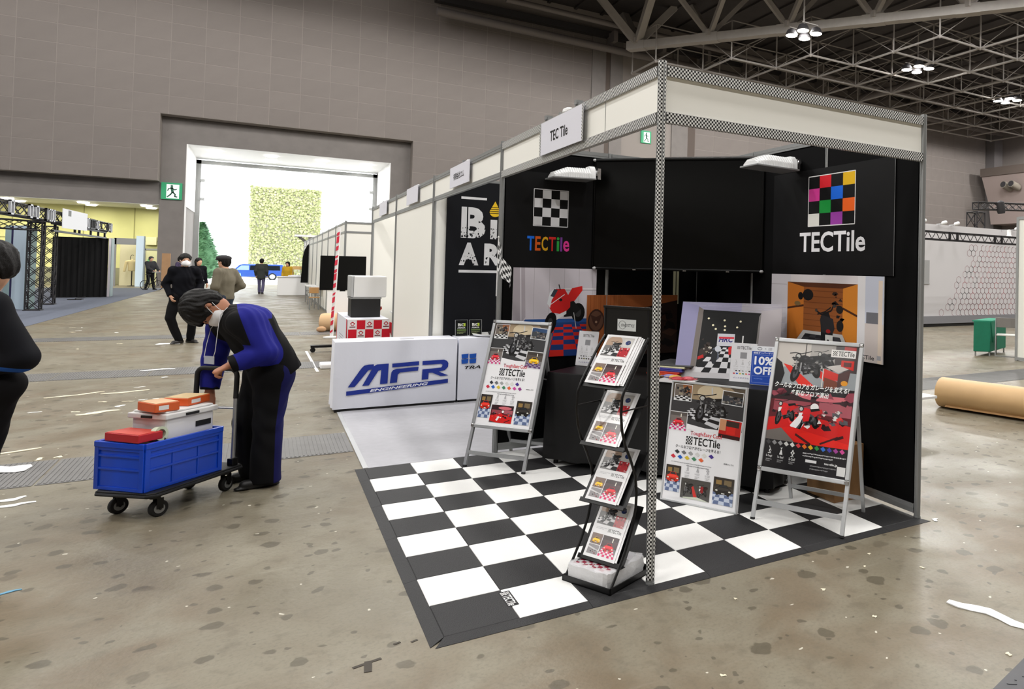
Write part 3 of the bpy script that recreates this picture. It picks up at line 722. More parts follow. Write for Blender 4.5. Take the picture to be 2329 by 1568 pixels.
def poster_dark():
    P = Print(.56, .80, (34,32,34)); c = P.c
    s = c.sub(0,0,1,.34); s.rect(0,0,1,1,(168,164,160)); s.rect(0,0,.42,.62,(198,192,186)); s.line([(.36,0),(.36,.35)], .012, (70,66,64)); s.rect(.72,0,.28,1,(70,62,62)); s.rect(.82,.02,.14,.12,(190,36,36))
    s.poly([(0,.62),(.2,.58),(1,.62),(1,1),(0,1)], (150,156,160)); s.poly([(.10,.52),(.20,.56),(.52,1.0),(.33,1.0)], (220,44,30)); s.poly([(.46,.62),(.56,.62),(.80,.86),(.74,1.0),(.66,.92)], (220,44,30))
    bike(s, .42, .06, .34, .66, (40,40,42), seed=12); s.clutter(.44,.3,.26,.34,40,[(28,28,30),(20,20,22),(52,52,54),(120,120,120)],.012,.04,31); bike(s, .10, .10, .52, .84, (34,34,36), seed=11); s.clutter(.22,.34,.3,.34,60,[(28,28,30),(18,18,20),(48,48,50),(70,70,72),(140,138,134)],.01,.035,33); s.poly([(0,.4),(.08,.5),(.13,.75),(.1,1),(0,1)], (28,28,30))
    s.poly([(.62,.52),(.80,.44),(.93,.50),(.78,.64)], (206,200,196)); s.poly([(.60,.56),(.78,.66),(.78,.82),(.62,.74)], (214,44,34)); s.poly([(.78,.66),(.92,.54),(.90,.86),(.78,.98)], (78,48,46)); s.poly([(.80,.34),(.95,.34),(.95,.56),(.80,.48)], (206,40,32)); s.rect(.83,.38,.09,.1,(90,40,40))
    s.poly([(.62,.76),(.78,.84),(.78,1),(.62,1)], (120,60,40)); s.ell(.86,.86,.04,.06,(224,150,30)); s.line([(.6,.56),(.6,1)], .012, (220,216,210))
    c.rect(.67,.035,.29,.06,(236,234,232)); tectile(c, .69, .046, .255, .038)
    s = c.sub(0,.34,1,.44); pic_red_garage(s); s.rect(0,0,1,.14,(38,32,34)); s.clutter(0,.12,1,.14,14,[(40,34,36),(150,70,84),(60,40,44)],.03,.09,4)
    bike(s, .02, .22, .34, .52, (200,34,36), (90,90,94), (214,36,40), 21); bike(s, .26, .26, .40, .56, (200,34,36), (90,90,94), (216,34,40), 22); s.poly([(.28,.72),(.38,.52),(.43,.54),(.40,.66),(.34,.80)], (238,238,240)); s.clutter(.58,.38,.32,.26,26,[(40,30,34),(90,84,88),(190,40,44),(220,216,214)],.015,.045,7)
    s.poly([(0,.86),(.18,.78),(.36,1),(0,1)], (110,104,100)); s.poly([(.18,.78),(.30,.74),(1,.92),(1,1),(.4,1)], (216,36,30)); s.poly([(.36,.86),(.52,.80),(1,.92),(.97,1.0),(.55,1.0)], (224,40,32)); s.line([(.36,.86),(.55,1.0)], .025, (70,30,30)); s.line([(.66,.97),(.86,.82)], .02, (60,24,26))
    c.text('クールなフロアがガレージを変える!', .03, .325, .90, .045, (248,248,248), .02, .15)
    c.text('多彩なフロア演出', .24, .378, .46, .044, (248,248,248), .02, .15)
    c.rect(0,.78,1,.22,(34,33,36))
    for i, q in enumerate([(66,66,68),(140,140,142),(150,150,152),(205,205,203),(225,225,222),(214,66,72),(226,110,44),(226,172,40),(56,140,72),(56,116,206),(70,66,160),(160,70,150),(206,76,150)]): swatch(c, .05+.073*i, .80+.0*i, .062, .036, q)
    icon_row(c, (.08,.22,.36), .862, .05, (228,228,228), (170,170,172))
    c.lines(.48,.843,.50,2,.011,.02,(190,190,192),5); c.rect(.52,.893,.13,.02,(220,220,222)); c.text('tec-tile.jp', .74, .895, .15, .022, (240,240,240), .012)
    c.lines(.58,.93,.30,2,.01,.022,(140,140,142),6); c.rect(.89,.91,.095,.066,(216,216,216))
    return P
# ------------------------------------------------------------------ tile mat
T = .33
mt = thing('tile_mat', 'black and white checkered interlocking garage tile mat under the corner booth', 'floor mat', (0,0,0))
m_tb = mat('black ribbed tile', (27,27,29), .6, nz=.08, ns=30, bump=.35, bs=180, var=.06)
m_tw = mat('white ribbed tile', (236,236,234), .55, nz=.015, ns=20, bump=.2, bs=180, var=.01)
def tile_mesh():
    g = .0014; h = .012; c = .003; m = MB(); a, b = g, T-g
    m.add([(a,a,0),(b,a,0),(b,b,0),(a,b,0),(a,a,h-c),(b,a,h-c),(b,b,h-c),(a,b,h-c),(a+c,a+c,h),(b-c,a+c,h),(b-c,b-c,h),(a+c,b-c,h)],
        [(0,3,2,1),(0,1,5,4),(1,2,6,5),(2,3,7,6),(3,0,4,7),(4,5,9,8),(5,6,10,9),(6,7,11,10),(7,4,8,11),(8,9,10,11)])
    return m
tb = {}
for i in range(9):
    for j in range(9):
        k = (i+j) % 2
        if k not in tb: tb[k] = obj('tile', tile_mesh(), m_tw if k else m_tb, mt); tb[k].location = (i*T, j*T, 0)
        else: piece(tb[k], mt, (i*T, j*T, 0))
EW = .062
def ramp_mb(L, c0=0, c1=0):
    return MB().add([(0,0,0),(L,0,0),(L,0,.011),(0,0,.011),(-c0,-EW,0),(L+c1,-EW,0),(L+c1,-EW,.002),(-c0,-EW,.002)], [(0,1,2,3),(4,7,6,5),(3,2,6,7),(0,4,5,1),(0,3,7,4),(1,5,6,2)])
er = None
for i in range(9):
    L = T*(1 if i % 2 else 1)
for i in range(4):            # front ramps, two tiles long, then the end
    o = obj('edge_ramp', ramp_mb(2*T-.002, EW*.75 if i == 0 else 0), m_tb, mt); o.location = (i*2*T+.001, 0, 0)
o = obj('edge_ramp', ramp_mb(T-.002, 0, EW*.75), m_tb, mt); o.location = (8*T+.001, 0, 0)
for j in range(5):
    L = (2*T if j < 4 else T)-.002
    o = obj('edge_ramp', ramp_mb(L, EW*.75 if j == 4 else 0, EW*.75 if j == 0 else 0), m_tb, mt); o.rotation_euler = (0,0,-math.pi/2); o.location = (0, 9*T-.001 if j == 4 else (j+1)*2*T-.001, 0)
P = Print(.17, .055, (30,30,32)); tectile(P.c, .05, .12, .9, .76, (225,225,225))
o = P.build('tile_emblem', (T-.02, .30, .0121), (0,-1,0), (1,0,0), M['print'], mt, lift=.0003)
# ------------------------------------------------------------------ shell booths
def octpost(m, x, y, z0, z1, r=.021, mi=0):
    m.tube((x,y,z0), (x,y,z1), r, 8, mi=mi)
    for a in range(4):
        t = a*math.pi/2+math.pi/8*0; m.box((x+math.cos(t)*.0205-.003, y+math.sin(t)*.0205-.003, z0), (x+math.cos(t)*.0205+.003, y+math.sin(t)*.0205+.003, z1-.01), mi)
    return m
def post(par, x, y, z1=2.7, lab=None):
    o = obj('post', octpost(MB(), x, y, .004, z1).tube((x,y,.0), (x,y,.02), .024, 8), M['alu_grey'], par)
    return o
def rail(par, p, q, z, h=.05, w=.03, name='rail', m='alu_grey'):
    a, b = V3(*p, z), V3(*q, z); d = (b-a).normalized(); n = d.cross(V3(0,0,1))
    mb = MB().obox(a-n*w/2-V3(0,0,h/2), b-a, n*w, V3(0,0,h)); mb.obox(a-n*(w/2+.002)-V3(0,0,.006), b-a, n*(w+.004), V3(0,0,.012))
    return obj(name, mb, M[m], par)
def panel(par, p, q, z0, z1, m, name='wall_panel', th=.006):
    a, b = V3(*p, z0), V3(*q, z0); n = (b-a).normalized().cross(V3(0,0,1))
    return obj(name, MB().obox(a-n*th/2, b-a, n*th, V3(0,0,z1-z0)), M[m], par)
def fascia(par, p, q, z0=2.385, z1=2.68, split=0):
    rail(par, p, q, z1-.027, .052); rail(par, p, q, z0+.025, .05)
    panel(par, p, q, z0+.05, z1-.05, 'cream', 'fascia_panel')
bt = thing('exhibition_booth', 'corner shell booth with black walls, cream fascia and checkered tape edging', 'booth', (1.0,0,0))
XW, YB = 2.975, 2.975
for x, y in ((1.0,.02),(1.0,2.97),(2.975,.02),(2.975,.99),(2.975,1.98),(2.975,2.97),(1.985,2.97)): post(bt, x, y)
fascia(bt, (1.02,.02), (2.955,.02)); fascia(bt, (1.0,.045), (1.0,2.95))
obj('fascia_seam', MB().box((.9955,.742,2.44), (.9962,.748,2.63)), M['alu_grey'], bt)
for (a, b) in (((1.02,2.97),(1.965,2.97)), ((2.005,2.97),(2.955,2.97))):
    rail(bt, a, b, 2.672); rail(bt, a, b, .065, .06); panel(bt, a, b, .09, 2.65, 'black')
for (a, b) in (((2.975,.04),(2.975,.97)), ((2.975,1.01),(2.975,1.96)), ((2.975,2.0),(2.975,2.95))):
    rail(bt, a, b, 2.672); rail(bt, a, b, .065, .06); panel(bt, a, b, .09, 2.65, 'black')
obj('black_lining', MB().box((1.03,2.958,.10), (2.96,2.9615,2.635)), M['black'], bt)
obj('black_lining', MB().box((2.9605,.045,.10), (2.964,2.95,2.56 if False else 2.635)), M['black'], bt)
cs = MB().box((2.69,2.952,1.28), (2.717,2.9575,1.64)).box((2.727,2.952,1.28), (2.752,2.9575,1.64))
obj('bare_panel_strip', cs, mat('pale yellow strip', (206,204,170), .5), bt)
# checkered tape: wraps with metre UVs
def tape_rail(par, p, q, z, h, out):
    """tape on the outer, top and bottom faces of a rail; out = outward normal"""
    a, b = V3(*p, z), V3(*q, z); n = V3(out); L = (b-a).length; m = MB(); e = .0185
    A, B = a+n*e, b+n*e; t = V3(0,0,h/2+.001)
    def qd(p0, p1, p2, p3, v0, v1): m.add([p0,p1,p2,p3], [(0,1,2,3)], 0, [[(0,v0),(L,v0),(L,v1),(0,v1)]])
    qd(A-t, B-t, B+t, A+t, 0, h)
    qd(A+t, B+t, B+t-n*e*1.8, A+t-n*e*1.8, h, h+.03)
    qd(A-t-n*e*1.8, B-t-n*e*1.8, B-t, A-t, -.03, 0)
    I = V3(0,0,0)-n*e*.9
    qd(b+I+t, a+I+t, a+I-t, b+I-t, 0, h) if False else None
    return obj('checkered_tape', m, M['checktape'], par)
for z in (2.653, 2.41):
    tape_rail(bt, (1.022,.02), (2.952,.02), z, .054, (0,-1,0)); tape_rail(bt, (1.0,2.945), (1.0,.045), z, .054, (-1,0,0))
m = MB(); R = .0235
for i in range(8):
    t0, t1 = 2*math.pi*i/8, 2*math.pi*(i+1)/8; u0, u1 = i*.0185, (i+1)*.0185
    a, b = V3(1+R*math.cos(t0), .02+R*math.sin(t0), .035), V3(1+R*math.cos(t1), .02+R*math.sin(t1), .035); h = V3(0,0,2.668)
    m.add([a,b,b+h,a+h], [(0,1,2,3)], 0, [[(u0,0),(u1,0),(u1,2.668),(u0,2.668)]])
m.add([V3(1+R*math.cos(2*math.pi*i/8), .02+R*math.sin(2*math.pi*i/8), 2.703) for i in range(8)], [tuple(range(8))], 0, [[(.05*math.cos(2*math.pi*i/8), .05*math.sin(2*math.pi*i/8)) for i in range(8)]])
obj('checkered_tape', m, M['checktape'], bt)
# neighbouring booths along the aisle
def plain_booth(y0, label, group, closed, inner=True, pf=True):
    t = thing('exhibition_booth', label, 'booth', (1.0,y0,0), group); y1 = y0+2.97
    post(t, 1.0, y1); post(t, 2.975, y1)
    fascia(t, (1.0,y0+.025), (1.0,y1-.025))
    if closed: panel(t, (1.0,y0+.025), (1.0,y1-.025), .05, 2.385, 'cream'); rail(t, (1.0,y0+.025), (1.0,y1-.025), .03)
    for a, b in ((1.02,1.97),(1.99,2.955)):
        panel(t, (a,y1), (b,y1), .05, 2.65, 'cream'); rail(t, (a,y1), (b,y1), 2.672); rail(t, (a,y1), (b,y1), .03)
    for k in range(3): panel(t, (2.975,y0+.02+.99*k), (2.975,y0+.97+.99*k), .05, 2.65, 'cream'); rail(t, (2.975,y0+.02+.99*k), (2.975,y0+.97+.99*k), 2.672)
    return t
plain_booth(2.97, 'open shell booth with grey carpet next to the checkered corner booth', None, False)
plain_booth(5.94, 'shell booth with closed cream side wall, third along the aisle', None, True)
plain_booth(8.91, 'open white shell booth, fourth along the aisle, small tables inside', None, False)
first_far = None
for k in range(8):
    y0 = 17.5+2.97*k
    t = thing('exhibition_booth', 'white shell booth at the near corner of the farther row' if k == 0 else '%s white shell booth of the farther row, counting from its near corner' % ('second','third','fourth','fifth','sixth','seventh','eighth')[k-1], 'booth', (1.0,y0,0), 'shell booths of the farther row')
    post(t, 1.0, y0); post(t, 1.0, y0+2.94)
    fascia(t, (1.0,y0+.025), (1.0,y0+2.92)); panel(t, (1.0,y0+.025), (1.0,y0+2.92), .05, 2.385, 'cream'); rail(t, (1.0,y0+.025), (1.0,y0+2.92), .03)
    if k == 0:
        for i in range(3):
            x0, x1 = 1.0+.99*i, 1.0+.99*(i+1); fascia(t, (x0+.02,y0), (x1-.02,y0)); panel(t, (x0+.02,y0), (x1-.02,y0), .05, 2.385, 'cream'); post(t, x1, y0)
sd = thing('stand_sign', 'white rear shell booth block beside the yard, roof edge rising over the row', 'booth wall', (1.2,41.8,0))
obj('wall_panel', MB().box((1.2,41.8,0), (3.2,41.85,3.0)), M['cream'], sd); obj('roof_edge', MB().obox((.55,41.0,2.95), (1.8,0,0), (0,.8,.0), (0,0,.1)), M['white'], sd); obj('roof_stay', MB().beam((.75,41.2,2.95), (1.2,41.8,2.6), .1, .1), M['alu_grey'], sd)
# booth name signs
def name_sign(y0, y1, z0, z1, word, label, taped=False, x=.962):
    t = thing('name_sign', label, 'sign', (x, (y0+y1)/2, z0))
    obj('board', MB().box((x,y0,z0), (x+.006,y1,z1)), mat('sign board', (226,226,236), .5), t)
    if taped:
        for y in (y0-.012, y1-.012):
            m = MB(); m.add([(x-.001,y+.024,z0),(x-.001,y,z0),(x-.001,y,z1),(x-.001,y+.024,z1)], [(0,1,2,3)], 0, [[(0,0),(.024,0),(.024,z1-z0),(0,z1-z0)]]); obj('checkered_tape', m, M['checktape'], t)
        obj('bracket', MB().box((x+.006,y0+.1,z1-.04), (1.0,y0+.13,z1-.02)).box((x+.006,y1-.13,z1-.04), (1.0,y1-.1,z1-.02)), M['alu_grey'], t)
    else: obj('bracket', MB().box((x+.006,y0+.1,z1-.04), (1.0,y0+.13,z1-.02)), M['alu_grey'], t)
    if word:
        w, h = y1-y0, z1-z0; P = Print(w, h, (226,226,236)); P.p = []; P.c.text(word[0], *word[1], (24,24,26), .02)
        P.build('lettering', (x, y1, z0), (0,-1,0), (0,0,1), M['print'], t, lift=.0008)
name_sign(1.03, 1.86, 2.43, 2.665, ('TEC Tile', (.26,.36,.42,.32)), 'white name board with checkered side tape on the left fascia of corner booth', True)
name_sign(4.04, 4.92, 2.45, 2.67, ('有限会社エム', (.2,.34,.55,.34)), 'white name board with Japanese company name on second booth fascia')
name_sign(6.9, 7.78, 2.45, 2.68, None, 'blank white name board on the third booth fascia')
name_sign(9.8, 10.7, 2.45, 2.68, None, 'blank white name board on the fourth booth fascia')
# small spotlights clipped on the fascia tops
def clip_light(x, y, label, r=.028):
    t = thing('clip_spotlight', label, 'spotlight', (x,y,2.68))
    obj('lamp_shell', MB().lathe((x+.02,y,2.675), [(r*.75,0),(r,r*.4),(r*.92,r*.8),(r*.45,r*1.05)], 16), M['white'], t)
    obj('lens_ring', MB().lathe((x+.02,y,2.668), [(r*.8,0),(r*.8,.012)], 14), M['alu_grey'], t)
    obj('clip', MB().box((x-.03,y+.05,2.655), (x+.03,y+.075,2.70)).box((x-.005,y+.02,2.69), (x+.005,y+.075,2.70)), M['alu_grey'], t)
    return t
clip_light(1.02, 1.48, 'white dome spotlight clipped above the checkered edged name board', .05)
for y in (1.80, 1.20): solo('fascia_clamp', MB().box((.985,y-.03,2.665), (1.015,y+.03,2.705)).box((.975,y-.02,2.69), (1.025,y+.02,2.72)), M['alu_grey'], 'small grey clamp on fascia rail, %s end of the checkered edged board' % ('far' if y > 1.5 else 'near'), 'clamp')
clip_light(1.0, 4.32, 'small spotlight clipped above the second booth name board')
clip_light(1.0, 7.16, 'small spotlight clipped on the third booth fascia')
clip_light(1.0, 10.29, 'small spotlight clipped on the fourth booth fascia')
# ------------------------------------------------------------------ wall graphics of the corner booth
BW = lambda: ((1,0,0), (0,0,1)); RW = lambda: ((0,-1,0), (0,0,1))
P = Print(.84, .85, (9,9,11)); c = P.c
lx, ly, lw, lh = .295, .175, .375, .385
logo_mark(c, lx, ly, lw, lh, (9,9,11), (222,222,226)); c.line([(lx,ly),(lx+lw,ly),(lx+lw,ly+lh),(lx,ly+lh),(lx,ly)], .008, (222,222,226))
x = .235
for ch, col, w in zip('TECTile', [(28,110,226),(226,98,28),(232,176,30),(206,42,40),(44,160,66),(120,62,150),(224,60,150)], (.075,.058,.068,.075,.030,.022,.068)):
    hh = .15 if ch not in 'e' else .115
    c.text(ch, x, .67+.15-hh, w, hh, col, .02); x += w+.0105
t = solo('graphic_panel', MB().box((1.03,2.9535,1.61), (1.862,2.958,2.46)), M['black'], 'black wall poster with black and white check and rainbow lettering', 'poster')
P.build('artwork', (1.025,2.9535,1.61), *BW(), M['print'], t)
P = Print(1.41, .84, (9,9,11)); c = P.c
lx, ly, lw, lh = .333, .07, .385, .475
c.rect(lx,ly,lw,lh,(9,9,11)); c.P.lay += 1
for i, j, col in ((1,0,(206,32,44)),(3,0,(222,176,26)),(0,1,(206,60,146)),(2,1,(24,100,214)),(1,2,(22,140,58)),(3,2,(226,96,30)),(0,3,(226,226,220)),(2,3,(150,62,160))): c.rect(lx+lw*i/4, ly+lh*j/4, lw/4, lh/4, col, False)
c.line([(lx,ly),(lx+lw,ly),(lx+lw,ly+lh),(lx,ly+lh),(lx,ly)], .005, (222,222,222)); c.text('TECTile', .26, .60, .54, .19, (232,232,236), .02)
t = solo('graphic_panel', MB().box((2.953,.25,1.61), (2.9575,1.66,2.45)), M['black'], 'black wall poster with coloured squares and white lettering', 'poster')
P.build('artwork', (2.953,1.66,1.61), *RW(), M['print'], t)
obj('panel_edge', MB().box((2.9515,.247,1.61), (2.953,.253,2.45)), M['alu_grey'], t)
# red motorbike photo poster
P = Print(.77, .66, (206,200,208)); c = P.c
c.rect(0,0,1,.72,(206,200,208)); c.poly([(0,0),(.13,0),(.15,.66),(0,.88)], (176,168,176)); c.line([(.08,0),(.10,.72)], .012, (220,216,222))
for x in (.24,.42,.6,.78,.95): c.line([(x,0),(x,.68)], .005, (176,170,176))
c.rect(.6,.27,.4,.02,(226,222,226)); c.rect(.6,.29,.4,.012,(160,154,160)); c.rect(.145,.69,.86,.06,(42,84,150)); c.poly([(0,.86),(.15,.69),(.17,.78),(0,1)], (40,76,140)); c.poly([(0,1),(.17,.74),(1,.74),(1,1)], (38,66,120))
c.checker([(.2,.77),(1.1,.77),(1.5,1.2),(-.1,1.2)], 9, 8, (206,44,36), (34,60,120))
c.rect(0,1.0,1,.0,(0,0,0)); cx = lambda a, b: (.38+.45*a, .22+.62*b)
c.ell(*cx(.88,.62),.085,.13,(14,14,15)); c.ell(*cx(.88,.62),.04,.065,(54,54,56)); c.ell(*cx(.14,.85),.07,.15,(12,12,13),rot=.15); c.ell(*cx(.14,.85),.03,.07,(56,56,58))
c.poly([cx(.55,.3),cx(.70,.08),cx(.98,.03),cx(.99,.13),cx(.78,.36),cx(.62,.42)], (212,40,38)); c.poly([cx(.5,.42),cx(.75,.36),cx(.95,.55),cx(.75,.70),cx(.5,.72)], (24,24,26))
c.poly([cx(.06,.45),cx(.08,.24),cx(.22,.10),cx(.50,.10),cx(.66,.32),cx(.66,.5),cx(.48,.66),cx(.18,.62)], (208,36,36)); c.poly([cx(.04,.42),cx(.10,.18),cx(.25,.08),cx(.28,.18),cx(.16,.34),cx(.12,.52)], (224,228,232)); c.poly([cx(.12,.26),cx(.22,.10),cx(.32,.12),cx(.22,.28)], (60,66,76)); c.poly([cx(.30,.68),cx(.56,.58),cx(.56,.65),cx(.30,.78)], (226,226,228)); c.line([cx(.34,.0),cx(.38,.12)], .012, (30,30,32)); c.line([cx(.76,.62),cx(.84,.98)], .008, (196,196,196)); c.line([cx(.10,.46),cx(.5,.22)], .008, (232,232,234)); c.ell(*cx(.40,.34),.02,.02,(30,30,30))
t = solo('photo_poster', MB().box((1.11,2.952,.95), (1.88,2.9575,1.61)), M['white'], 'photo poster of red motorbike on red and blue checks, on back wall', 'poster')
P.build('artwork', (1.11,2.952,.95), *BW(), M['print'], t)
# wooden garage photo with oval badge
P = Print(.95, .57, (150,84,44)); c = P.c
c.rect(0,0,1,1,(156,88,46))
for i in range(12): c.rect(.0+.035*i,0,.006,1,(134,70,34) if i % 3 else (170,100,54))
c.rect(.40,0,.6,1,(40,28,24)); c.poly([(.34,.06),(.4,.0),(1,.0),(1,.09),(.52,.24),(.34,.22)], (150,84,44)); c.ell(.10,.42,.085,.19,(58,36,28)); c.ell(.10,.42,.072,.16,(96,66,52)); c.poly([(.04,.32),(.10,.36),(.16,.31),(.13,.46),(.10,.52),(.07,.46)], (66,42,34)); c.ell(.10,.44,.012,.02,(150,120,100)); c.clutter(.5,.3,.45,.6,30,[(30,22,20),(60,40,32),(22,18,18)],.03,.09,3)
t = solo('photo_poster', MB().box((1.80,2.949,.80), (2.685,2.9535,1.37)), M['white'], 'brown wood photo poster with oval badge, half hidden behind brochure rack', 'poster')
P.build('artwork', (1.79,2.949,.80), *BW(), M['print'], t)
# wooden garage with scooter, on the right wall
P = Print(1.33, .62, (214,208,212)); c = P.c
c.rect(0,0,.22,1,(206,202,208)); c.rect(.20,0,.72,1,(216,210,212)); c.rect(0,.13,.16,.012,(182,176,182)); c.poly([(.17,.10),(.8,.10),(.8,1),(.17,1)], (176,104,44)); c.poly([(.17,.10),(.8,.10),(.68,.2),(.33,.16)], (84,46,26)); c.poly([(.17,.10),(.33,.16),(.33,.72),(.17,.98)], (190,112,42)); c.poly([(.8,.10),(.68,.16),(.68,.72),(.8,.98)], (206,128,44)); c.rect(.33,.16,.35,.56,(140,80,38))
for i in range(7): c.rect(.33,.2+.075*i,.35,.008,(112,60,28))
c.line([(.17,.45),(.33,.4)], .012, (70,38,22)); c.line([(.68,.4),(.8,.48)], .012, (70,38,22)); c.poly([(.33,.72),(.68,.72),(.8,1.1),(.15,1.1)], (186,184,182)); c.checker([(.35,.76),(.66,.76),(.78,1.15),(.17,1.15)], 6, 5, (34,34,38), (58,58,62))
c.ell(.37,.26,.05,.075,(24,22,22)); c.ell(.30,.28,.025,.05,(20,18,18)); c.ell(.27,.38,.03,.03,(120,96,60)); c.clutter(.60,.2,.08,.4,12,[(24,20,20),(50,36,30),(16,16,16)],.012,.035,4)
c.ell(.54,.80,.045,.26,(20,20,22)); c.poly([(.49,.52),(.56,.46),(.60,.62),(.60,.92),(.50,.92)], (22,22,24)); c.line([(.46,.5),(.53,.46),(.58,.40)], .008, (26,24,24)); c.ell(.545,.58,.05,.05,(34,32,34)); c.poly([(.485,.56),(.50,.50),(.60,.54),(.615,.66),(.60,.72),(.50,.72)], (40,38,40)); c.line([(.455,.46),(.50,.50),(.585,.44),(.60,.38)], .01, (20,18,18)); c.ell(.45,.45,.012,.02,(60,56,54)); c.ell(.61,.38,.014,.022,(60,56,54)); c.rect(.535,.745,.065,.075,(214,214,210)); c.ell(.56,.70,.02,.025,(150,30,28)); c.ell(.56,.95,.026,.15,(14,14,15)); c.line([(.50,.86),(.47,.98)], .012, (60,58,58)); c.ell(.66,.62,.03,.07,(26,24,24)); c.ell(.655,.42,.03,.05,(30,26,24))
c.rect(.80,0,.06,1,(224,222,224)); c.rect(.86,0,.14,1,(196,200,214)); c.rect(.87,.42,.1,.2,(110,110,116)); c.rect(.86,.55,.14,.45,(206,196,192)); c.rect(.96,.05,.03,.95,(222,206,190)); c.text('TECTile', .78, .92, .155, .05, (22,22,24), .015); c.rect(.955,.91,.03,.05,(170,170,176))
t = solo('photo_poster', MB().box((2.949,.33,.985), (2.9525,1.66,1.605)), M['white'], 'photo poster of timber garage with dark scooter, on right wall', 'poster')
P.build('artwork', (2.949,1.66,.985), *RW(), M['print'], t)
# corner screen: black wrapped panel standing off the corner
A, B = V3(1.835,2.945,1.62), V3(2.945,1.81,1.62); dx = (B-A).normalized(); nn = dx.cross(V3(0,0,1))
t = thing('corner_screen', 'large black wrapped screen hung diagonally across the booth corner', 'screen', ((A+B)/2))
obj('sheet', MB().obox(A, B-A, -nn*.02, V3(0,0,1.0)), M['black_gl'], t, bevel=.006)
obj('edge_roll', MB().tube(A+V3(0,0,1.0), B+V3(0,0,1.0), .016, 10).tube(A, B, .014, 10).tube(A, A+V3(0,0,1.0), .010, 8).tube(B, B+V3(0,0,1.0), .010, 8), M['black_gl'], t)
e = MB().beam(A+dx*.62+V3(0,0,1.018), B-dx*.06+V3(0,0,1.018), .012, .006); obj('silver_trim', e, M['chrome'], t)
for p in (A+V3(0,0,1.0), B, A+dx*.02): obj('corner_wrap', MB().ell(p+nn*.005, (.02,.02,.014), 8, 6), mat('clear plastic wrap', (190,190,192), .3), t)
for f_ in (.25, .55, .8): obj('clip', MB().obox(A+dx*(B-A).length*f_+nn*.012+V3(0,0,-.012), dx*.03, nn*.008, V3(0,0,.008)), M['chrome'], t)
# arm floodlights
def flood(x1, y, z, L, label, tilt=0.):
    """x1 is the wall end; head reaches out along -x"""
    t = thing('arm_floodlight', label, 'floodlight', (x1, y, z)); fm = mat('light grey cast metal', (226,227,228), .45)
    x0 = x1-L; zz = lambda x: z+(x1-x)*tilt
    m = MB(); m.obox((x0,y-.12,zz(x0)-.065), (L-.08,0,-(L-.08)*tilt), (0,.24,0), (0,0,.014)); obj('front_frame', m, mat('grey frame', (150,151,152), .4, .4), t, bevel=.003)
    prof = [(-.105,0),(-.10,.045),(-.06,.092),(.06,.092),(.10,.045),(.105,0)]
    body = MB()
    for i, x in enumerate([x0+.03+k*(L-.17)/14 for k in range(15)]):
        body.prism([(u, w+zz(x)-.051) for u, w in [(u, w*min(1, .42+(x-x0)*4.2)) for u, w in prof]], (x,y,0), (0,1,0), (0,0,1), .011)
    cx_ = [(x0+.02,.36), (x0+.15,.9), (x1-.12,.9)]; n_ = len(prof); vs = [(X_, y+u*.95, w*k_+zz(X_)-.051) for X_, k_ in cx_ for u, w in prof]
    body.add(vs, [(i*n_+j, i*n_+(j+1) % n_, (i+1)*n_+(j+1) % n_, (i+1)*n_+j) for i in range(2) for j in range(n_)]+[tuple(reversed(range(n_))), tuple(range(2*n_, 3*n_))]); obj('finned_housing', body, fm, t)
    g = MB(); g.prism([(-.08,-.05),(-.07,.03),(-.04,.06),(.04,.06),(.07,.03),(.08,-.05)], (x1-.12,y,z), (0,1,0), (0,0,1), .05); g.tube((x1-.07,y,z+.01), (x1-.02,y,z+.01), .022, 10); obj('pivot', g, fm, t)
    obj('bracket', MB().box((x1-.045,y-.05,z-.02), (x1-.03,y+.05,z+.03)).box((x1-.03,y-.03,z-.05), (x1-.002,y+.03,z+.05)).tube((x1-.03,y-.04,z+.02), (x1-.03,y-.06,z+.02), .016, 8), M['chrome'], t)
    if y > 2: obj('wall_arm', MB().box((x1-.045,y-.01,z-.015), (x1-.03,2.957,z+.015)), M['alu'], t)
    obj('cable', MB().path([(x1-.1,y+.03,z+.04),(x1-.06,y+.04,z+.075),(x1-.02,y+.03,z+.06),(x1,y+.03,z)], .006, 6), M['black_pl'], t)
flood(2.95, 1.33, 2.50, .50, 'pale grey finned floodlight on right wall, above coloured square poster', .02)
flood(1.835, 2.83, 2.475, .47, 'pale grey finned floodlight at screen edge, above rainbow lettering', -.03)
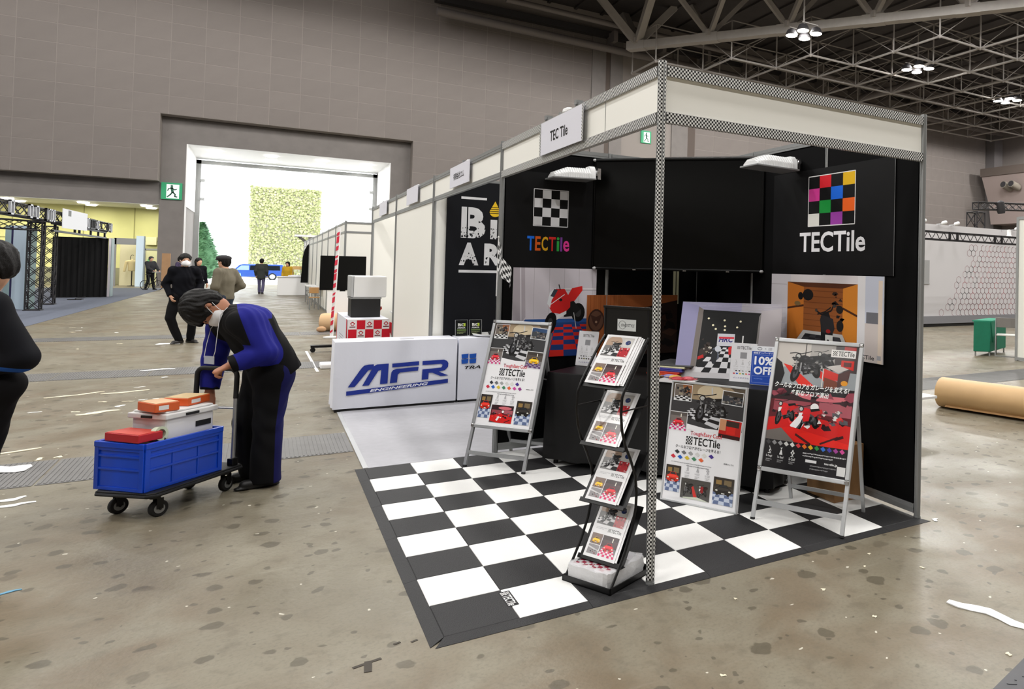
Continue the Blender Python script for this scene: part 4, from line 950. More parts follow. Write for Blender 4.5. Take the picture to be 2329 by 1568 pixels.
# ------------------------------------------------------------------ easels, leaning board, brochure rack
def frame2(fl, fr):
    fl, fr = V3(*fl, 0), V3(*fr, 0); e = (fr-fl); w = e.length; e.normalize(); n = V3(-e.y, e.x, 0); return fl, e, n, w
Z0 = .0125
def easel(fl, fr, ztop, lean, back, zfoot, poster, label, metal, name='poster_easel'):
    fl, e, n, w = frame2(fl, fr); p = lambda u, d, z: fl+e*u+n*d+V3(0,0,z)
    t = thing(name, label, 'easel stand', fl+e*w/2+V3(0,0,Z0))
    L = math.hypot(lean, ztop); pl = lambda u, s, off=0: p(u, lean*s, Z0+(ztop-Z0)*s)+NN*off
    VV = (n*lean+V3(0,0,ztop-Z0)).normalized(); NN = e.cross(VV)
    s0 = zfoot/ztop; bw = .028
    for u in (.012, w-.012): obj('front_leg', MB().beam(pl(u,0,-.004), pl(u,.93,-.014), .024, .018, n), M[metal], t)
    for u in (.012, w-.012): obj('foot_cap', MB().beam(pl(u,0,-.004)-V3(0,0,.0), pl(u,.012,-.004), .026, .02, n), M['rubber'], t)
    for u in (.05, w-.05):
        obj('rear_leg', MB().beam(p(u,back,Z0), pl(u,.84,-.03), .022, .016, n), M[metal], t)
    obj('front_crossbar', MB().beam(pl(.02,.095,-.004), pl(w-.02,.095,-.004), .030, .012, n), M[metal], t)
    a, b = p(.05,back,Z0), pl(.05,.84,-.03); k = a.lerp(b,.10); a2, b2 = p(w-.05,back,Z0), pl(w-.05,.84,-.03)
    obj('rear_crossbar', MB().beam(k, a2.lerp(b2,.10), .026, .012, n), M[metal], t)
    obj('hinge_arm', MB().beam(pl(.03,.62,-.02), a.lerp(b,.7), .014, .004, n).beam(pl(w-.03,.62,-.02), a2.lerp(b2,.7), .014, .004, n), M[metal], t)
    h0, h1 = s0*L, L
    obj('backing_board', MB().obox(pl(.01,s0,-.006)+VV*.0, e*(w-.02), VV*(h1-h0-.01), NN*.004), M['black_pl'], t)
    def bar(u0, u1, s_0, s_1):
        O = fl+V3(0,0,Z0)+e*u0+VV*s_0
        o = obj('snap_frame', MB().obox(O, e*(u1-u0), VV*(s_1-s_0), NN*.014), M[metal], t, bevel=.005); return o
    LL = (n*lean+V3(0,0,ztop-Z0)).length; b0 = s0*LL
    bar(bw, w-bw, b0, b0+bw); bar(bw, w-bw, LL-bw, LL); bar(0, bw, b0+bw, LL-bw); bar(w-bw, w, b0+bw, LL-bw)
    for u in (0, w-bw):
        for s_ in (b0, LL-bw): obj('corner_cap', MB().obox(fl+V3(0,0,Z0)+e*u+VV*s_, e*bw, VV*bw, NN*.016), M['chrome'], t, bevel=.006)
    P = poster; O = fl+V3(0,0,Z0)+e*(bw-.004)+VV*(b0+bw-.004); sx, sy = (w-2*bw+.008)/P.w, (LL-b0-2*bw+.008)/P.h
    P.p = [([(x*sx, y*sy) for x, y in q], c, l) for q, c, l in P.p]; P.h *= sy
    o = P.build('poster_sheet', O, e, VV, M['print_gl'], t, lift=.002); return t
easel((.672,2.669), (1.026,2.224), 1.16, .345, .56, .30, poster_white('red','yellow',7), 'aluminium sidewalk easel with white tile poster, left side of the mat', 'alu')
easel((1.988,.54), (2.284,-.021), 1.165, .335, .53, .30, poster_dark(), 'silver sidewalk easel with dark poster headed by red carpet motorbikes, at right', 'alu_lt')
fl, e, n, w = frame2((1.662,1.178), (1.952,.650)); h, ln = .83, .125
t = thing('poster_board', 'framed white tile poster leaning against the black counter on the floor', 'poster board', fl+e*w/2+V3(0,0,Z0))
VV = (n*ln+V3(0,0,h-Z0)).normalized(); NN = e.cross(VV); LL = math.hypot(ln, h-Z0); O = fl+V3(0,0,Z0)
obj('backing_board', MB().obox(O, e*w, VV*LL, -NN*.018), M['white'], t); fw = .013
for u0, u1, s0, s1 in ((0,w,0,fw),(0,w,LL-fw,LL),(0,fw,fw,LL-fw),(w-fw,w,fw,LL-fw)): obj('frame_edge', MB().obox(O+e*u0+VV*s0, e*(u1-u0), VV*(s1-s0), NN*.006), M['alu_lt'], t, bevel=.002)
P = poster_white('bikes','red',5); sx, sy = (w-2*fw)/P.w, (LL-2*fw)/P.h; P.p = [([(x*sx, y*sy) for x, y in q], c, l) for q, c, l in P.p]; P.h *= sy
P.build('poster_sheet', O+e*fw+VV*fw, e, VV, mat_print('film covered print', .12, .6), t, lift=.001)
# rack
fl, e, n, w = frame2((.64,.28), (.775,0.0)); rp = lambda u, d, z: fl+e*u+n*d+V3(0,0,z)
t = thing('brochure_rack', 'black wavy sided brochure rack at the front corner of the mat', 'brochure rack', rp(w/2,w/2,Z0))
obj('base_plate', MB().obox(rp(-.005,-.01,Z0), e*(w+.01), n*(w+.03), V3(0,0,.006)).obox(rp(-.005,-.01,Z0), e*(w+.01), n*.006, V3(0,0,.03)).obox(rp(-.005,w+.014,Z0), e*(w+.01), n*.006, V3(0,0,.03)).obox(rp(-.005,-.01,Z0), e*.006, n*(w+.03), V3(0,0,.03)).obox(rp(w-.001,-.01,Z0), e*.006, n*(w+.03), V3(0,0,.03)), M['black_metal'], t)
pr_ = [(.0,.02),(.05,.09),(.11,.18),(.16,.28),(.188,.38),(.192,.46),(.178,.55),(.135,.64),(.09,.72),(.062,.80),(.052,.88),(.056,.965),(.085,1.02),(.125,1.075),(.17,1.14),(.215,1.20),(.262,1.25)]
for u in (.006, w-.006):
    obj('wavy_side', MB().path([rp(u,d,z+.005) for d, z in pr_], .0075, 8), M['black_metal'], t)
    obj('back_post', MB().beam(rp(u,.305,Z0), rp(u,.262,1.412), .016, .016), M['black_metal'], t)
    obj('stay', MB().beam(rp(u,.192,.45), rp(u,.29,.45), .006, .006), M['black_metal'], t); obj('stay', MB().beam(rp(u,.06,.9), rp(u,.277,.9), .006, .006), M['black_metal'], t)
obj('header_plate', MB().obox(rp(0,.258,1.235), e*w, n*.006, V3(0,0,.172)).beam(rp(-.004,.262,1.41), rp(w+.004,.262,1.41), .02, .012), M['black_metal'], t)
P = Print(.128, .062, (206,210,210)); P.c.ring(.27,.5,.2,.36,.025,(40,42,46),24); P.c.text('ONLYSTYLE', .2, .4, .72, .24, (30,32,36), .012, .2)
P.build('header_label', rp(.095,.257,1.285), e, (0,0,1), M['print'], t, lift=.001)
tiers = [(.262,1.243,.088,1.012),(.252,.947,.090,.706),(.255,.640,.098,.410),(.232,.352,.094,.118)]
def brochure_print():
    P = Print(.21, .297, (238,238,240)); c = P.c
    s = c.sub(.07,.04,.86,.40); s.rect(0,0,1,1,(196,192,190)); s.ell(.3,.3,.3,.35,(176,150,130)); s.rect(0,.45,.62,.55,(120,118,118)); s.checker([(.2,.6),(.66,.56),(.60,1.0),(-.1,.86)], 5, 4, (226,226,228), (44,44,46)); bike(s,.12,.14,.5,.66,(46,46,48),seed=6)
    q = s.sub(.66,.08,.32,.36); q.rect(0,0,1,1,(206,204,200)); q.ell(.5,.5,.3,.32,(40,56,110)); q.clutter(.25,.25,.5,.5,8,[(30,34,60),(90,90,110)],.05,.12,2)
    q = s.sub(.62,.52,.36,.46); q.rect(0,0,1,1,(178,34,44)); q.clutter(0,0,1,1,12,[(220,60,66),(110,24,30),(230,200,200)],.04,.12,3)
    c.lines(.12,.49,.34,2,.012,.022,(190,190,194),3); tectile(c, .50, .485, .42, .058, (48,48,52))
    s = c.sub(.07,.60,.34,.18); s.rect(0,0,1,1,(130,110,100)); car(s,.15,.3,.75,.6,(232,176,26))
    s = c.sub(.07,.79,.34,.16); s.rect(0,0,1,1,(150,146,148)); s.poly([(0,.2),(1,.5),(1,.62),(0,.36)], (210,208,210)); s.clutter(.3,.5,.6,.4,8,[(50,46,50),(120,40,44)],.04,.1,4)
    pic_car(c.sub(.43,.60,.50,.35), (200,34,44), (216,50,110), (232,226,230), (84,64,66))
    return P
bp_ = brochure_print(); bproto = None
for i, (d0, z0, d1, z1) in enumerate(tiers):
    VV = (n*(d0-d1)+V3(0,0,z0-z1)).normalized(); NN = e.cross(VV); O = rp(.045,d1,z1)
    sh = MB().obox(rp(.008,d1+.012,z1-.006), e*(w-.016), VV*.30, -NN*.002).obox(rp(.008,d1-.012,z1-.014), e*(w-.016), n*.035, V3(0,0,.003)).obox(rp(.008,d1-.012,z1-.012), e*(w-.016), VV*.022, -NN*.002)
    obj('shelf', sh, M['black_metal'], t)
    offs = [(0.012,.004,3),(.0,.0,1)] if i else [(.030,.008,7),(.018,.014,5),(.006,.004,3),(-.012,.0,1)]
    for k, (du, dv, lay) in enumerate(offs):
        OO = O+e*du+VV*dv+NN*(.006+.0035*(len(offs)-1-k) if False else .002+.003*(k+1))
        words = ('top','second','third','lowest')[i]; nm = ('front sheet' if k == len(offs)-1 else 'sheet behind the front one' if k == len(offs)-2 else 'rearmost sheet of the pile' if k == 0 else 'sheet in the middle of the pile')
        b = thing('brochure', 'tile brochure on the %s shelf of black rack, %s' % (words, nm), 'brochure', OO, 'brochures on the rack')
        obj('pages', MB().obox(OO, e*.21, VV*.297, NN*.0015), M['white'], b)
        bp_.build('cover', OO, e, VV, M['print_gl'], b, lift=.0018, dz=1.2e-5)
# film wrapped bundle on the base
t2 = thing('brochure_bundle', 'film wrapped bundle of brochures lying on the base of black rack', 'brochure bundle', rp(.13,.16,Z0+.006))
mb = MB(); NX, NY = 12, 8
for k in range(10):
    u0 = .012+.002*random.random(); d0 = .012+.004*random.random()
    mb.obox(rp(u0,d0,.02+.0075*k), e*.262, n*.29, V3(0,0,.0072))
obj('sheets', mb, M['white'], t2)
P = Print(.262, .29, (226,226,230)); c = P.c; c.rect(.04,.3,.9,.6,(120,116,116)); car(c,.12,.36,.4,.24,(226,168,30)); car(c,.42,.5,.42,.3,(196,36,44)); c.checker([(.1,.7),(.9,.72),(.95,.95),(.05,.93)], 8, 3, (150,50,70), (206,204,206)); c.line([(.5,.32),(.46,.9)], .012, (226,226,228))
P.build('top_cover', rp(.012,.012,.0955), e, n, M['print_gl'], t2, lift=.001)
film = MB(); N_ = 28; ring = []
for (s_, z) in ((.010,.021),(.016,.06),(.010,.098),(-.02,.104)):
    row = []
    for k in range(N_):
        a = 2*math.pi*k/N_; cu, cd_ = math.cos(a), math.sin(a); q = max(abs(cu), abs(cd_)); j = .004*math.sin(k*2.7+z*90)
        row.append(rp(.143+(.131+s_+j)*cu/q, .157+(.145+s_+j)*cd_/q, z+.004*math.sin(k*1.9)))
    ring.append(row)
film.add([v for r in ring for v in r], [(i*N_+k, i*N_+(k+1) % N_, (i+1)*N_+(k+1) % N_, (i+1)*N_+k) for i in range(3) for k in range(N_)], 0, None, True)
obj('plastic_film', film, mat('crumpled clear film', (240,240,242), .15, alpha=.45, bump=.6, bs=40), t2)
# ------------------------------------------------------------------ black counter and what stands on it
A = V3(1.265,2.44,0); d = V3(.58,-.815,0).normalized(); nb = V3(.815,.58,0).normalized(); CL, CD, CZ = 1.95, .62, .762
t = thing('display_counter', 'long black cloth covered counter set diagonally inside the corner booth', 'counter', A+d*CL/2+nb*CD/2+V3(0,0,Z0))
m = MB(); NU = 60
loop = []
for (u0, v0, u1, v1, k) in ((0,0,CL,0,40),(CL,0,CL,CD,14),(CL,CD,0,CD,40),(0,CD,0,0,14)):
    for i in range(k): f = i/k; loop.append((u0+(u1-u0)*f, v0+(v1-v0)*f))
NL = len(loop); rows = []
for z, fl_ in ((CZ,0),(CZ-.012,.004),(.40,.010),(.06,.018)):
    r = []
    for i, (u, v) in enumerate(loop):
        ou = (u-CL/2)/(CL/2); ov = (v-CD/2)/(CD/2); wv = 1+.5*math.sin(i*1.35)+.4*math.sin(i*.61)
        r.append(A+d*(u+fl_*wv*(1 if ou > .98 else -1 if ou < -.98 else 0))+nb*(v+fl_*wv*(1 if ov > .98 else -1 if ov < -.98 else 0))+V3(0,0,z+(.006*math.sin(i*.8) if z < .1 else 0)))
    rows.append(r)
m.add([v for r in rows for v in r], [(i*NL+(k+1) % NL, i*NL+k, (i+1)*NL+k, (i+1)*NL+(k+1) % NL) for i in range(3) for k in range(NL)], 0, None, True)
m.add(rows[0], [tuple(range(NL))])
obj('cloth_cover', m, mat('satin black cover', (9,9,10), .5, spec=.3, bump=.15, bs=5), t)
for u, v in ((.06,.06),(CL-.06,.06),(.06,CD-.06),(CL-.06,CD-.06)):
    obj('table_leg', MB().tube(A+d*u+nb*v+V3(0,0,Z0), A+d*u+nb*v+V3(0,0,CZ-.03), .014, 8).tube(A+d*u+nb*v+V3(0,0,Z0), A+d*u+nb*v+V3(0,0,Z0+.02), .02, 8), M['black_metal'], t)
top = lambda u, v, z=0: A+d*u+nb*v+V3(0,0,CZ+.001+z)
def stand_card(O, e, w, h, lean, P, label, bg=(240,240,244)):
    n = V3(-e.y, e.x, 0); VV = (n*lean+V3(0,0,h)).normalized(); NN = e.cross(VV)
    t = thing('card_stand', label, 'sign card', O+e*w/2)
    acr = mat('clear acrylic', (235,238,240), .08, alpha=.35)
    obj('foot', MB().obox(O-NN*.0, e*w, n*.10, V3(0,0,.003)), acr, t)
    obj('holder', MB().obox(O-e*.004+V3(0,0,.003), e*(w+.008), VV*(h+.004), -NN*.003), acr, t)
    obj('card', MB().obox(O+V3(0,0,.004), e*w, VV*h, NN*.0012), M['white'], t)
    P.build('card_print', O+V3(0,0,.004), e, VV, M['print'], t, lift=.0016); return t
def card_white(mini=False):
    P = Print(.21, .297, (238,238,242)); c = P.c; tectile(c, .22, .08, .56, .08, (26,26,28)); c.rect(.36,.24,.26,.16,(156,156,160))
    icon_row(c, (.22,.48,.74), .50, .12, (206,206,208), (216,216,218)); 
    for i, q in enumerate([(52,54,58),(60,60,62),(160,162,162),(214,214,212),(60,44,60)]): swatch(c, .24+.13*i, .72, .1, .04, q)
    for i, q in enumerate([(80,40,44),(90,90,92),(120,110,60),(50,70,56),(60,40,36),(60,40,70)] if not mini else SWATCH2): swatch(c, .16+.12*i, .79, .1, .045, q)
    c.text('インスタグラム', .14, .88, .62, .042, (70,66,150), .01); return P
O1 = top(.07,.30); stand_card(V3(1.60,2.70,CZ+.001), V3(.52,-.854,0).normalized(), .20, .30, .05, card_white(), 'white acrylic card of tile logo on left end of black counter')
O2 = top(1.27,.26); stand_card(top(1.50,.25), d, .17, .25, .04, card_white(True), 'small white acrylic card beside the blue discount card')
P = Print(.2, .29, (36,74,168)); c = P.c; c.rect(0,0,1,.14,(232,234,240)); c.ring(.3,.07,.1,.045,.025,(150,152,160),14); c.text('×', .5, .045, .06, .04, (140,142,150)); c.text('提', .64, .03, .16, .08, (140,142,150)); c.text('銀座オーパーサイズ', .06, .155, .88, .05, (236,238,244), .015)
c.line([(.06,.23),(.94,.23),(.94,.95),(.06,.95),(.06,.23)], .012, (130,150,210)); c.text('10%', .12, .27, .76, .22, (240,242,248), .03); c.text('OFF', .12, .53, .76, .21, (240,242,248), .03); c.line([(.06,.78),(.94,.78)], .01, (130,150,210)); c.lines(.14,.83,.5,1,.04,.05,(90,120,200),2); c.rect(.78,.82,.12,.1,(226,230,240))
stand_card(top(1.69,.19), d, .185, .28, .05, P, 'blue and white ten percent off card standing on the counter')
# stack of sample tiles
sO = top(.80,.24)
for k, (col, du, dv, s_) in enumerate((((222,170,40),.02,-.03,.26),((206,62,30),-.01,-.02,.28),((198,60,34),.0,-.012,.28),((60,56,140),.02,.0,.28),((64,60,150),.01,.01,.28),((214,210,170),.0,.02,.31),((74,74,76),.0,.03,.36))):
    nm = ('yellow','orange red','deep orange','purple blue','violet blue','pale cream','grey')[k]
    O = sO+d*du+nb*dv+V3(0,0,.013*k)
    mb = MB().obox(O, d*s_, nb*s_, V3(0,0,.0125))
    solo('sample_tile', mb, mat(nm+' plastic tile', col, .5, bump=.2, bs=120), '%s sample tile in the stack on the counter%s' % (nm, ', lowest' if k == 0 else ', topmost' if k == 6 else ''), 'tile', 'sample tiles stacked on the counter', bevel=.003)
# sheet and packets at the right end of the counter
solo('paper_sheet', MB().obox(top(.98,.0)-nb*.03, d*.30, nb*.2, V3(0,0,.004)), M['white'], 'white sheet poking over the counter edge behind leaning poster', 'sheet')
for k, (u, v, col, nm) in enumerate(((1.13,.10,(206,60,70),'red'),(1.20,.14,(214,90,100),'pink red'),(1.08,.16,(226,190,90),'yellow'),(1.02,.18,(150,150,206),'lilac'))):
    m = MB(); c0 = top(u, v, .014); m.ell(c0, (.055,.035,.016), 14, 8, (d, nb, V3(0,0,1)))
    m.obox(c0-d*.075-nb*.02-V3(0,0,.002), d*.02, nb*.04, V3(0,0,.004)); m.obox(c0+d*.055-nb*.02-V3(0,0,.002), d*.02, nb*.04, V3(0,0,.004))
    solo('snack_packet', m, mat(nm+' foil packet', col, .3, bump=.4, bs=60), '%s wrapped packet lying on the counter above leaning poster' % nm, 'packet', 'wrapped packets on the counter')
# garage photo board standing on the counter
BL, BR = V3(2.065,1.755,CZ+.002), V3(2.685,1.195,CZ+.002); e = (BR-BL).normalized(); n = V3(-e.y, e.x, 0); w = (BR-BL).length; lean = .27; hh = .59
VV = (n*lean+V3(0,0,hh)).normalized(); NN = e.cross(VV); H = math.hypot(lean, hh)
P = Print(w, H, (150,148,180)); c = P.c; r = random.Random(4)
c.rect(0,0,1,1,(152,150,178)); c.rect(.60,0,.4,.8,(168,164,172))
for i in range(26):
    for j in range(6): c.rect(.02+.16*j+(.08 if i % 2 else 0), .01+.033*i, .14, .003, (176,174,196) if r.random() > .5 else (136,134,160), j == 0)
c.poly([(.18,.10),(.80,.13),(.78,.86),(.16,.92)], (128,124,122)); c.poly([(.185,.10),(.80,.13),(.77,.20),(.22,.17)], (14,14,16)); c.poly([(.22,.14),(.78,.16),(.76,.80),(.20,.86)], (20,20,22))
c.rect(0,.86,1,.14,(206,204,208)); c.checker([(.38,.60),(.66,.60),(.86,.98),(.14,.98)], 8, 7, (222,222,226), (24,24,28)); c.poly([(0,0),(.17,.05),(.15,.87),(0,.86)], (142,140,176)); c.poly([(.17,.06),(.22,.1),(.19,.86),(.145,.9)], (120,112,108)); c.poly([(.80,.1),(1,.06),(1,.7),(.78,.80)], (176,170,174)); c.rect(.0,.93,1,.07,(206,204,208))
for x, y in ((.28,.22),(.44,.24),(.60,.25),(.33,.31),(.45,.32),(.57,.33),(.36,.36),(.45,.37)): c.ell(x,y,.011,.013,(248,240,206))
c.rect(.385,.42,.17,.16,(206,206,214)); c.text('HRC', .40, .46, .145, .07, (40,40,120), .03, .25); c.poly([(.40,.46),(.55,.46),(.55,.485),(.40,.485)], (214,40,60))
c.rect(.63,.44,.012,.17,(226,226,226)); c.poly([(.35,.62),(.40,.58),(.42,.74),(.36,.82)], (90,96,110)); c.ell(.37,.72,.03,.1,(40,42,48)); c.ell(.40,.62,.03,.04,(210,214,224)); c.poly([(.50,.60),(.55,.57),(.56,.66),(.51,.70)], (206,36,40)); c.poly([(.22,.64),(.29,.58),(.3,.7),(.22,.76)], (60,50,46)); c.clutter(.22,.50,.1,.18,10,[(150,140,120),(206,200,190),(60,50,46),(206,150,60)],.01,.03,2); c.poly([(.21,.73),(.26,.70),(.27,.74),(.21,.77)], (190,40,36))
t = thing('photo_board', 'photo board of grey brick garage with checkered floor, standing on the counter', 'poster board', (BL+BR)/2)
obj('board', MB().obox(BL, e*w, VV*H, -NN*.006), M['white'], t)
P.build('artwork', BL, e, VV, M['print'], t, lift=.0008)
# ------------------------------------------------------------------ things on the mat near the wall
solo('cardboard_box', MB().box((2.67,.50,Z0), (2.945,.80,.40)), mat('brown cardboard', (150,112,72), .8, nz=.06, ns=12), 'brown cardboard box on the mat behind the dark poster easel', 'box', bevel=.004)
# ------------------------------------------------------------------ covered blocks across the second booth
def covered_block(x0, x1, y0, y1, z1, label, name='covered_table'):
    t = thing(name, label, 'covered table', ((x0+x1)/2, (y0+y1)/2, 0))
    m = MB(); loop = []
    for (a, b, c2, d2, k) in ((x0,y0,x1,y0,40),(x1,y0,x1,y1,12),(x1,y1,x0,y1,40),(x0,y1,x0,y0,12)):
        for i in range(k): f = i/k; loop.append((a+(c2-a)*f, b+(d2-b)*f))
    NL = len(loop); rows = []
    for z, g in ((z1,.0),(z1-.015,.006),(.5,.008),(.25,.010),(.035,.016)):
        row = []
        for i, (x, y) in enumerate(loop):
            sx = -1 if x < x0+.001 else 1 if x > x1-.001 else 0; sy = -1 if y < y0+.001 else 1 if y > y1-.001 else 0; wv = .6+.5*math.sin(i*.9+z*3)+.3*math.sin(i*2.1)
            row.append(V3(x+sx*g*wv, y+sy*g*wv*(.35 if sy < 0 else 1), z))
        rows.append(row)
    m.add([v for r in rows for v in r], [(i*NL+(k+1) % NL, i*NL+k, (i+1)*NL+k, (i+1)*NL+(k+1) % NL) for i in range(4) for k in range(NL)], 0, None, True); m.add(rows[0], [tuple(range(NL))])
    obj('cloth_cover', m, M['cloth_w'], t); obj('dark_base', MB().box((x0+.01,y0+.01,.002), (x1-.01,y1-.01,.05)), M['black_pl'], t)
    return t
t = covered_block(-.04, 1.205, 5.475, 5.90, .757, 'white cloth covered block with big blue slanted lettering')
obj('woven_tag', MB().box((.62,5.6,.757), (.76,5.63,.760)), mat('grey tape tag', (170,170,168), .6), t)
s3 = lambda x, y: ((640+x*.3827-757)/275*1.245*1.0, (360+y*.3827-770)/165*.757)
P = Print(1.245, .757, (255,255,255)); P.p = []; c = P.c; BL_ = (38,56,146)
def Lg(pts, col=BL_):
    # logo outline given in a 630 x 200 grid
    c.poly([(.105+x/630*.835, .315+y/200*.47) for x, y in pts], col)
Lg([(0,142),(40,141),(118,44),(150,34),(150,8),(118,8),(92,14),(76,30)]); Lg([(84,138),(124,137),(178,50),(196,44),(190,134),(236,132),(240,8),(168,10),(148,22)])
Lg([(262,10),(430,2),(430,27),(262,34)]); Lg([(250,132),(294,130),(298,80),(312,68),(425,62),(428,38),(290,44),(268,50),(258,64)])
Lg([(452,2),(592,0),(612,8),(622,24),(620,48),(600,68),(560,76),(624,104),(572,106),(516,80),(494,80),(492,120),(450,122),(453,56),(575,50),(582,40),(582,30),(570,26),(452,28)])
Lg([(-8,166),(622,126),(622,152),(-8,192)])
pst = text_polys('ENGINEERING', .03, .25)
c.P.lay += 1
for q in pst[0]:
    c.poly([(.105+(130+(a-pst[1])/(pst[2]-pst[1])*362)/630*.835, .315+(187.5-(b-pst[3])/(pst[4]-pst[3])*17-((a-pst[1])/(pst[2]-pst[1])*362+130)*.0635)/200*.47) for a, b in q], (236,238,246), False)
P.build('logo_print', (-.04,5.468,.0), (1,0,0), (0,0,1), M['print'], t, lift=.0035)
t = covered_block(1.238, 2.45, 5.475, 5.87, .757, 'white cloth covered block with small blue flag logo, behind left easel')
P = Print(.5, .3, (255,255,255)); P.p = []; c = P.c
for a, b in ((0,0),(.18,0),(0,.2),(.18,.2)): c.poly([(.02+a,.10+b),(.18+a,.08+b),(.17+a,.26+b),(.03+a,.27+b)], (34,84,176))
c.text('TRA', .10, .56, .36, .12, (22,22,24), .02, .3)
P.build('logo_print', (1.25,5.468,.30), (1,0,0), (0,0,1), M['print'], t, lift=.0035)
# carpet of the second booth
cp = solo('booth_carpet', MB().box((.03,2.985,.001), (2.95,5.9,.009)), M['carpet_grey'], 'pale grey carpet sheet on the floor of second booth', 'carpet')
obj('edge_tape', MB().box((-.005,2.985,.0005), (.03,5.9,.010)), M['alu_lt'], cp) if False else None
solo('carpet_edge', MB().box((-.006,2.99,.0008), (.03,5.46,.011)), M['alu_lt'], 'silver strip along the aisle edge of the grey carpet', 'edge strip')
# black banner poster of the second booth
P = Print(1.5, 2.3, (16,17,22)); c = P.c; g = (214,214,216)
c.rect(.11,.083,.205,.013,g); c.text('B', .115, .138, .195, .168, g, .05); c.text('ı', .35, .20, .055, .106, g, .06); c.text('O', .45, .138, .22, .168, g, .05)
c.ell(.385,.158,.045,.026,(226,186,40)); c.poly([(.345,.148),(.385,.098),(.425,.148)], (226,186,40))
for k in range(4): c.line([(.33,.132+.011*k),(.44,.132+.011*k)], .006, (16,17,22))
c.text('A', .105, .33, .155, .122, g, .05); c.text('RMOR', .305, .33, .62, .122, g, .05); c.rect(.105,.478,.82,.014,g)
c.clutter(.115,.25,.3,.06,60,[(16,17,22)],.002,.010,3); c.clutter(.11,.39,.4,.065,50,[(16,17,22)],.002,.009,4); c.line([(.163,.13),(.163,.31)], .010, (16,17,22))
t = solo('banner_poster', MB().box((1.135,5.90,.36), (2.635,5.91,2.66)), M['black'], 'tall black banner with distressed white letters at back of second booth', 'banner')
P.build('artwork', (1.135,5.90,.36), (1,0,0), (0,0,1), M['print'], t)
for i, x in enumerate((1.245, 1.41)):
    P = Print(.14, .19, (16,18,18)); c = P.c; c.text('BiO', .2, .2, .6, .2, (214,214,206), .03); c.rect(.66,.2,.16,.2,(170,190,60)); c.text('ARMOR', .16, .44, .66, .1, (206,206,206), .02); c.rect(.12,.58,.76,.1,(90,110,60)); c.lines(.14,.74,.7,2,.05,.08,(150,160,110),i)
    stand_card(V3(x,5.74,.7585), V3(1,0,0), .14, .19, .02, P, 'small black card of white and green print, %s of the pair' % ('left' if i == 0 else 'right'))
t = solo('serving_plate', MB().lathe((1.63,5.66,.7585), [(.12,0),(.19,.012),(.205,.03),(.195,.03),(.12,.014)], 28), M['white'], 'white round plate on the covered block behind left easel', 'plate')
solo('tape_holder', MB().ell((1.66,5.68,.80), (.05,.03,.02), 12, 8).tube((1.62,5.68,.78), (1.72,5.66,.80), .012, 8), M['black_pl'], 'small black object lying on the white plate', 'tape holder')
# checkered flag at the second post
t = thing('checkered_flag', 'black and white checkered flag hanging on a stick at the booth post', 'flag', (.968,2.93,1.42))
obj('stick', MB().tube((.968,2.945,1.36), (.968,2.925,1.86), .005, 8).ell((.968,2.925,1.865), (.009,.009,.011), 8, 6), M['white'], t)
m = MB(); U_, V_ = 16, 12; vs = []; uv = []
for i in range(U_+1):
    for j in range(V_+1):
        a, b = i/U_, j/V_
        top_ = V3(.966-.02*a, 2.926-.46*a**1.2, 1.845-.27*a); bot = V3(.966-.03*a, 2.94-.56*a, 1.585-.15*a)
        p = top_.lerp(bot, b); p.x += .022*math.sin(a*9+b*1.5)*a**.5
        vs.append(p); uv.append((a*.42, b*.28))
for i in range(U_):
    for j in range(V_):
        q = (i*(V_+1)+j, i*(V_+1)+j+1, (i+1)*(V_+1)+j+1, (i+1)*(V_+1)+j)
        m.add([vs[k] for k in q], [(0,1,2,3)], 0, [[uv[k] for k in q]], True)
obj('cloth', m, mat_checker_uv('checkered flag cloth', (14,14,16), (222,222,222), .042, .8), t)
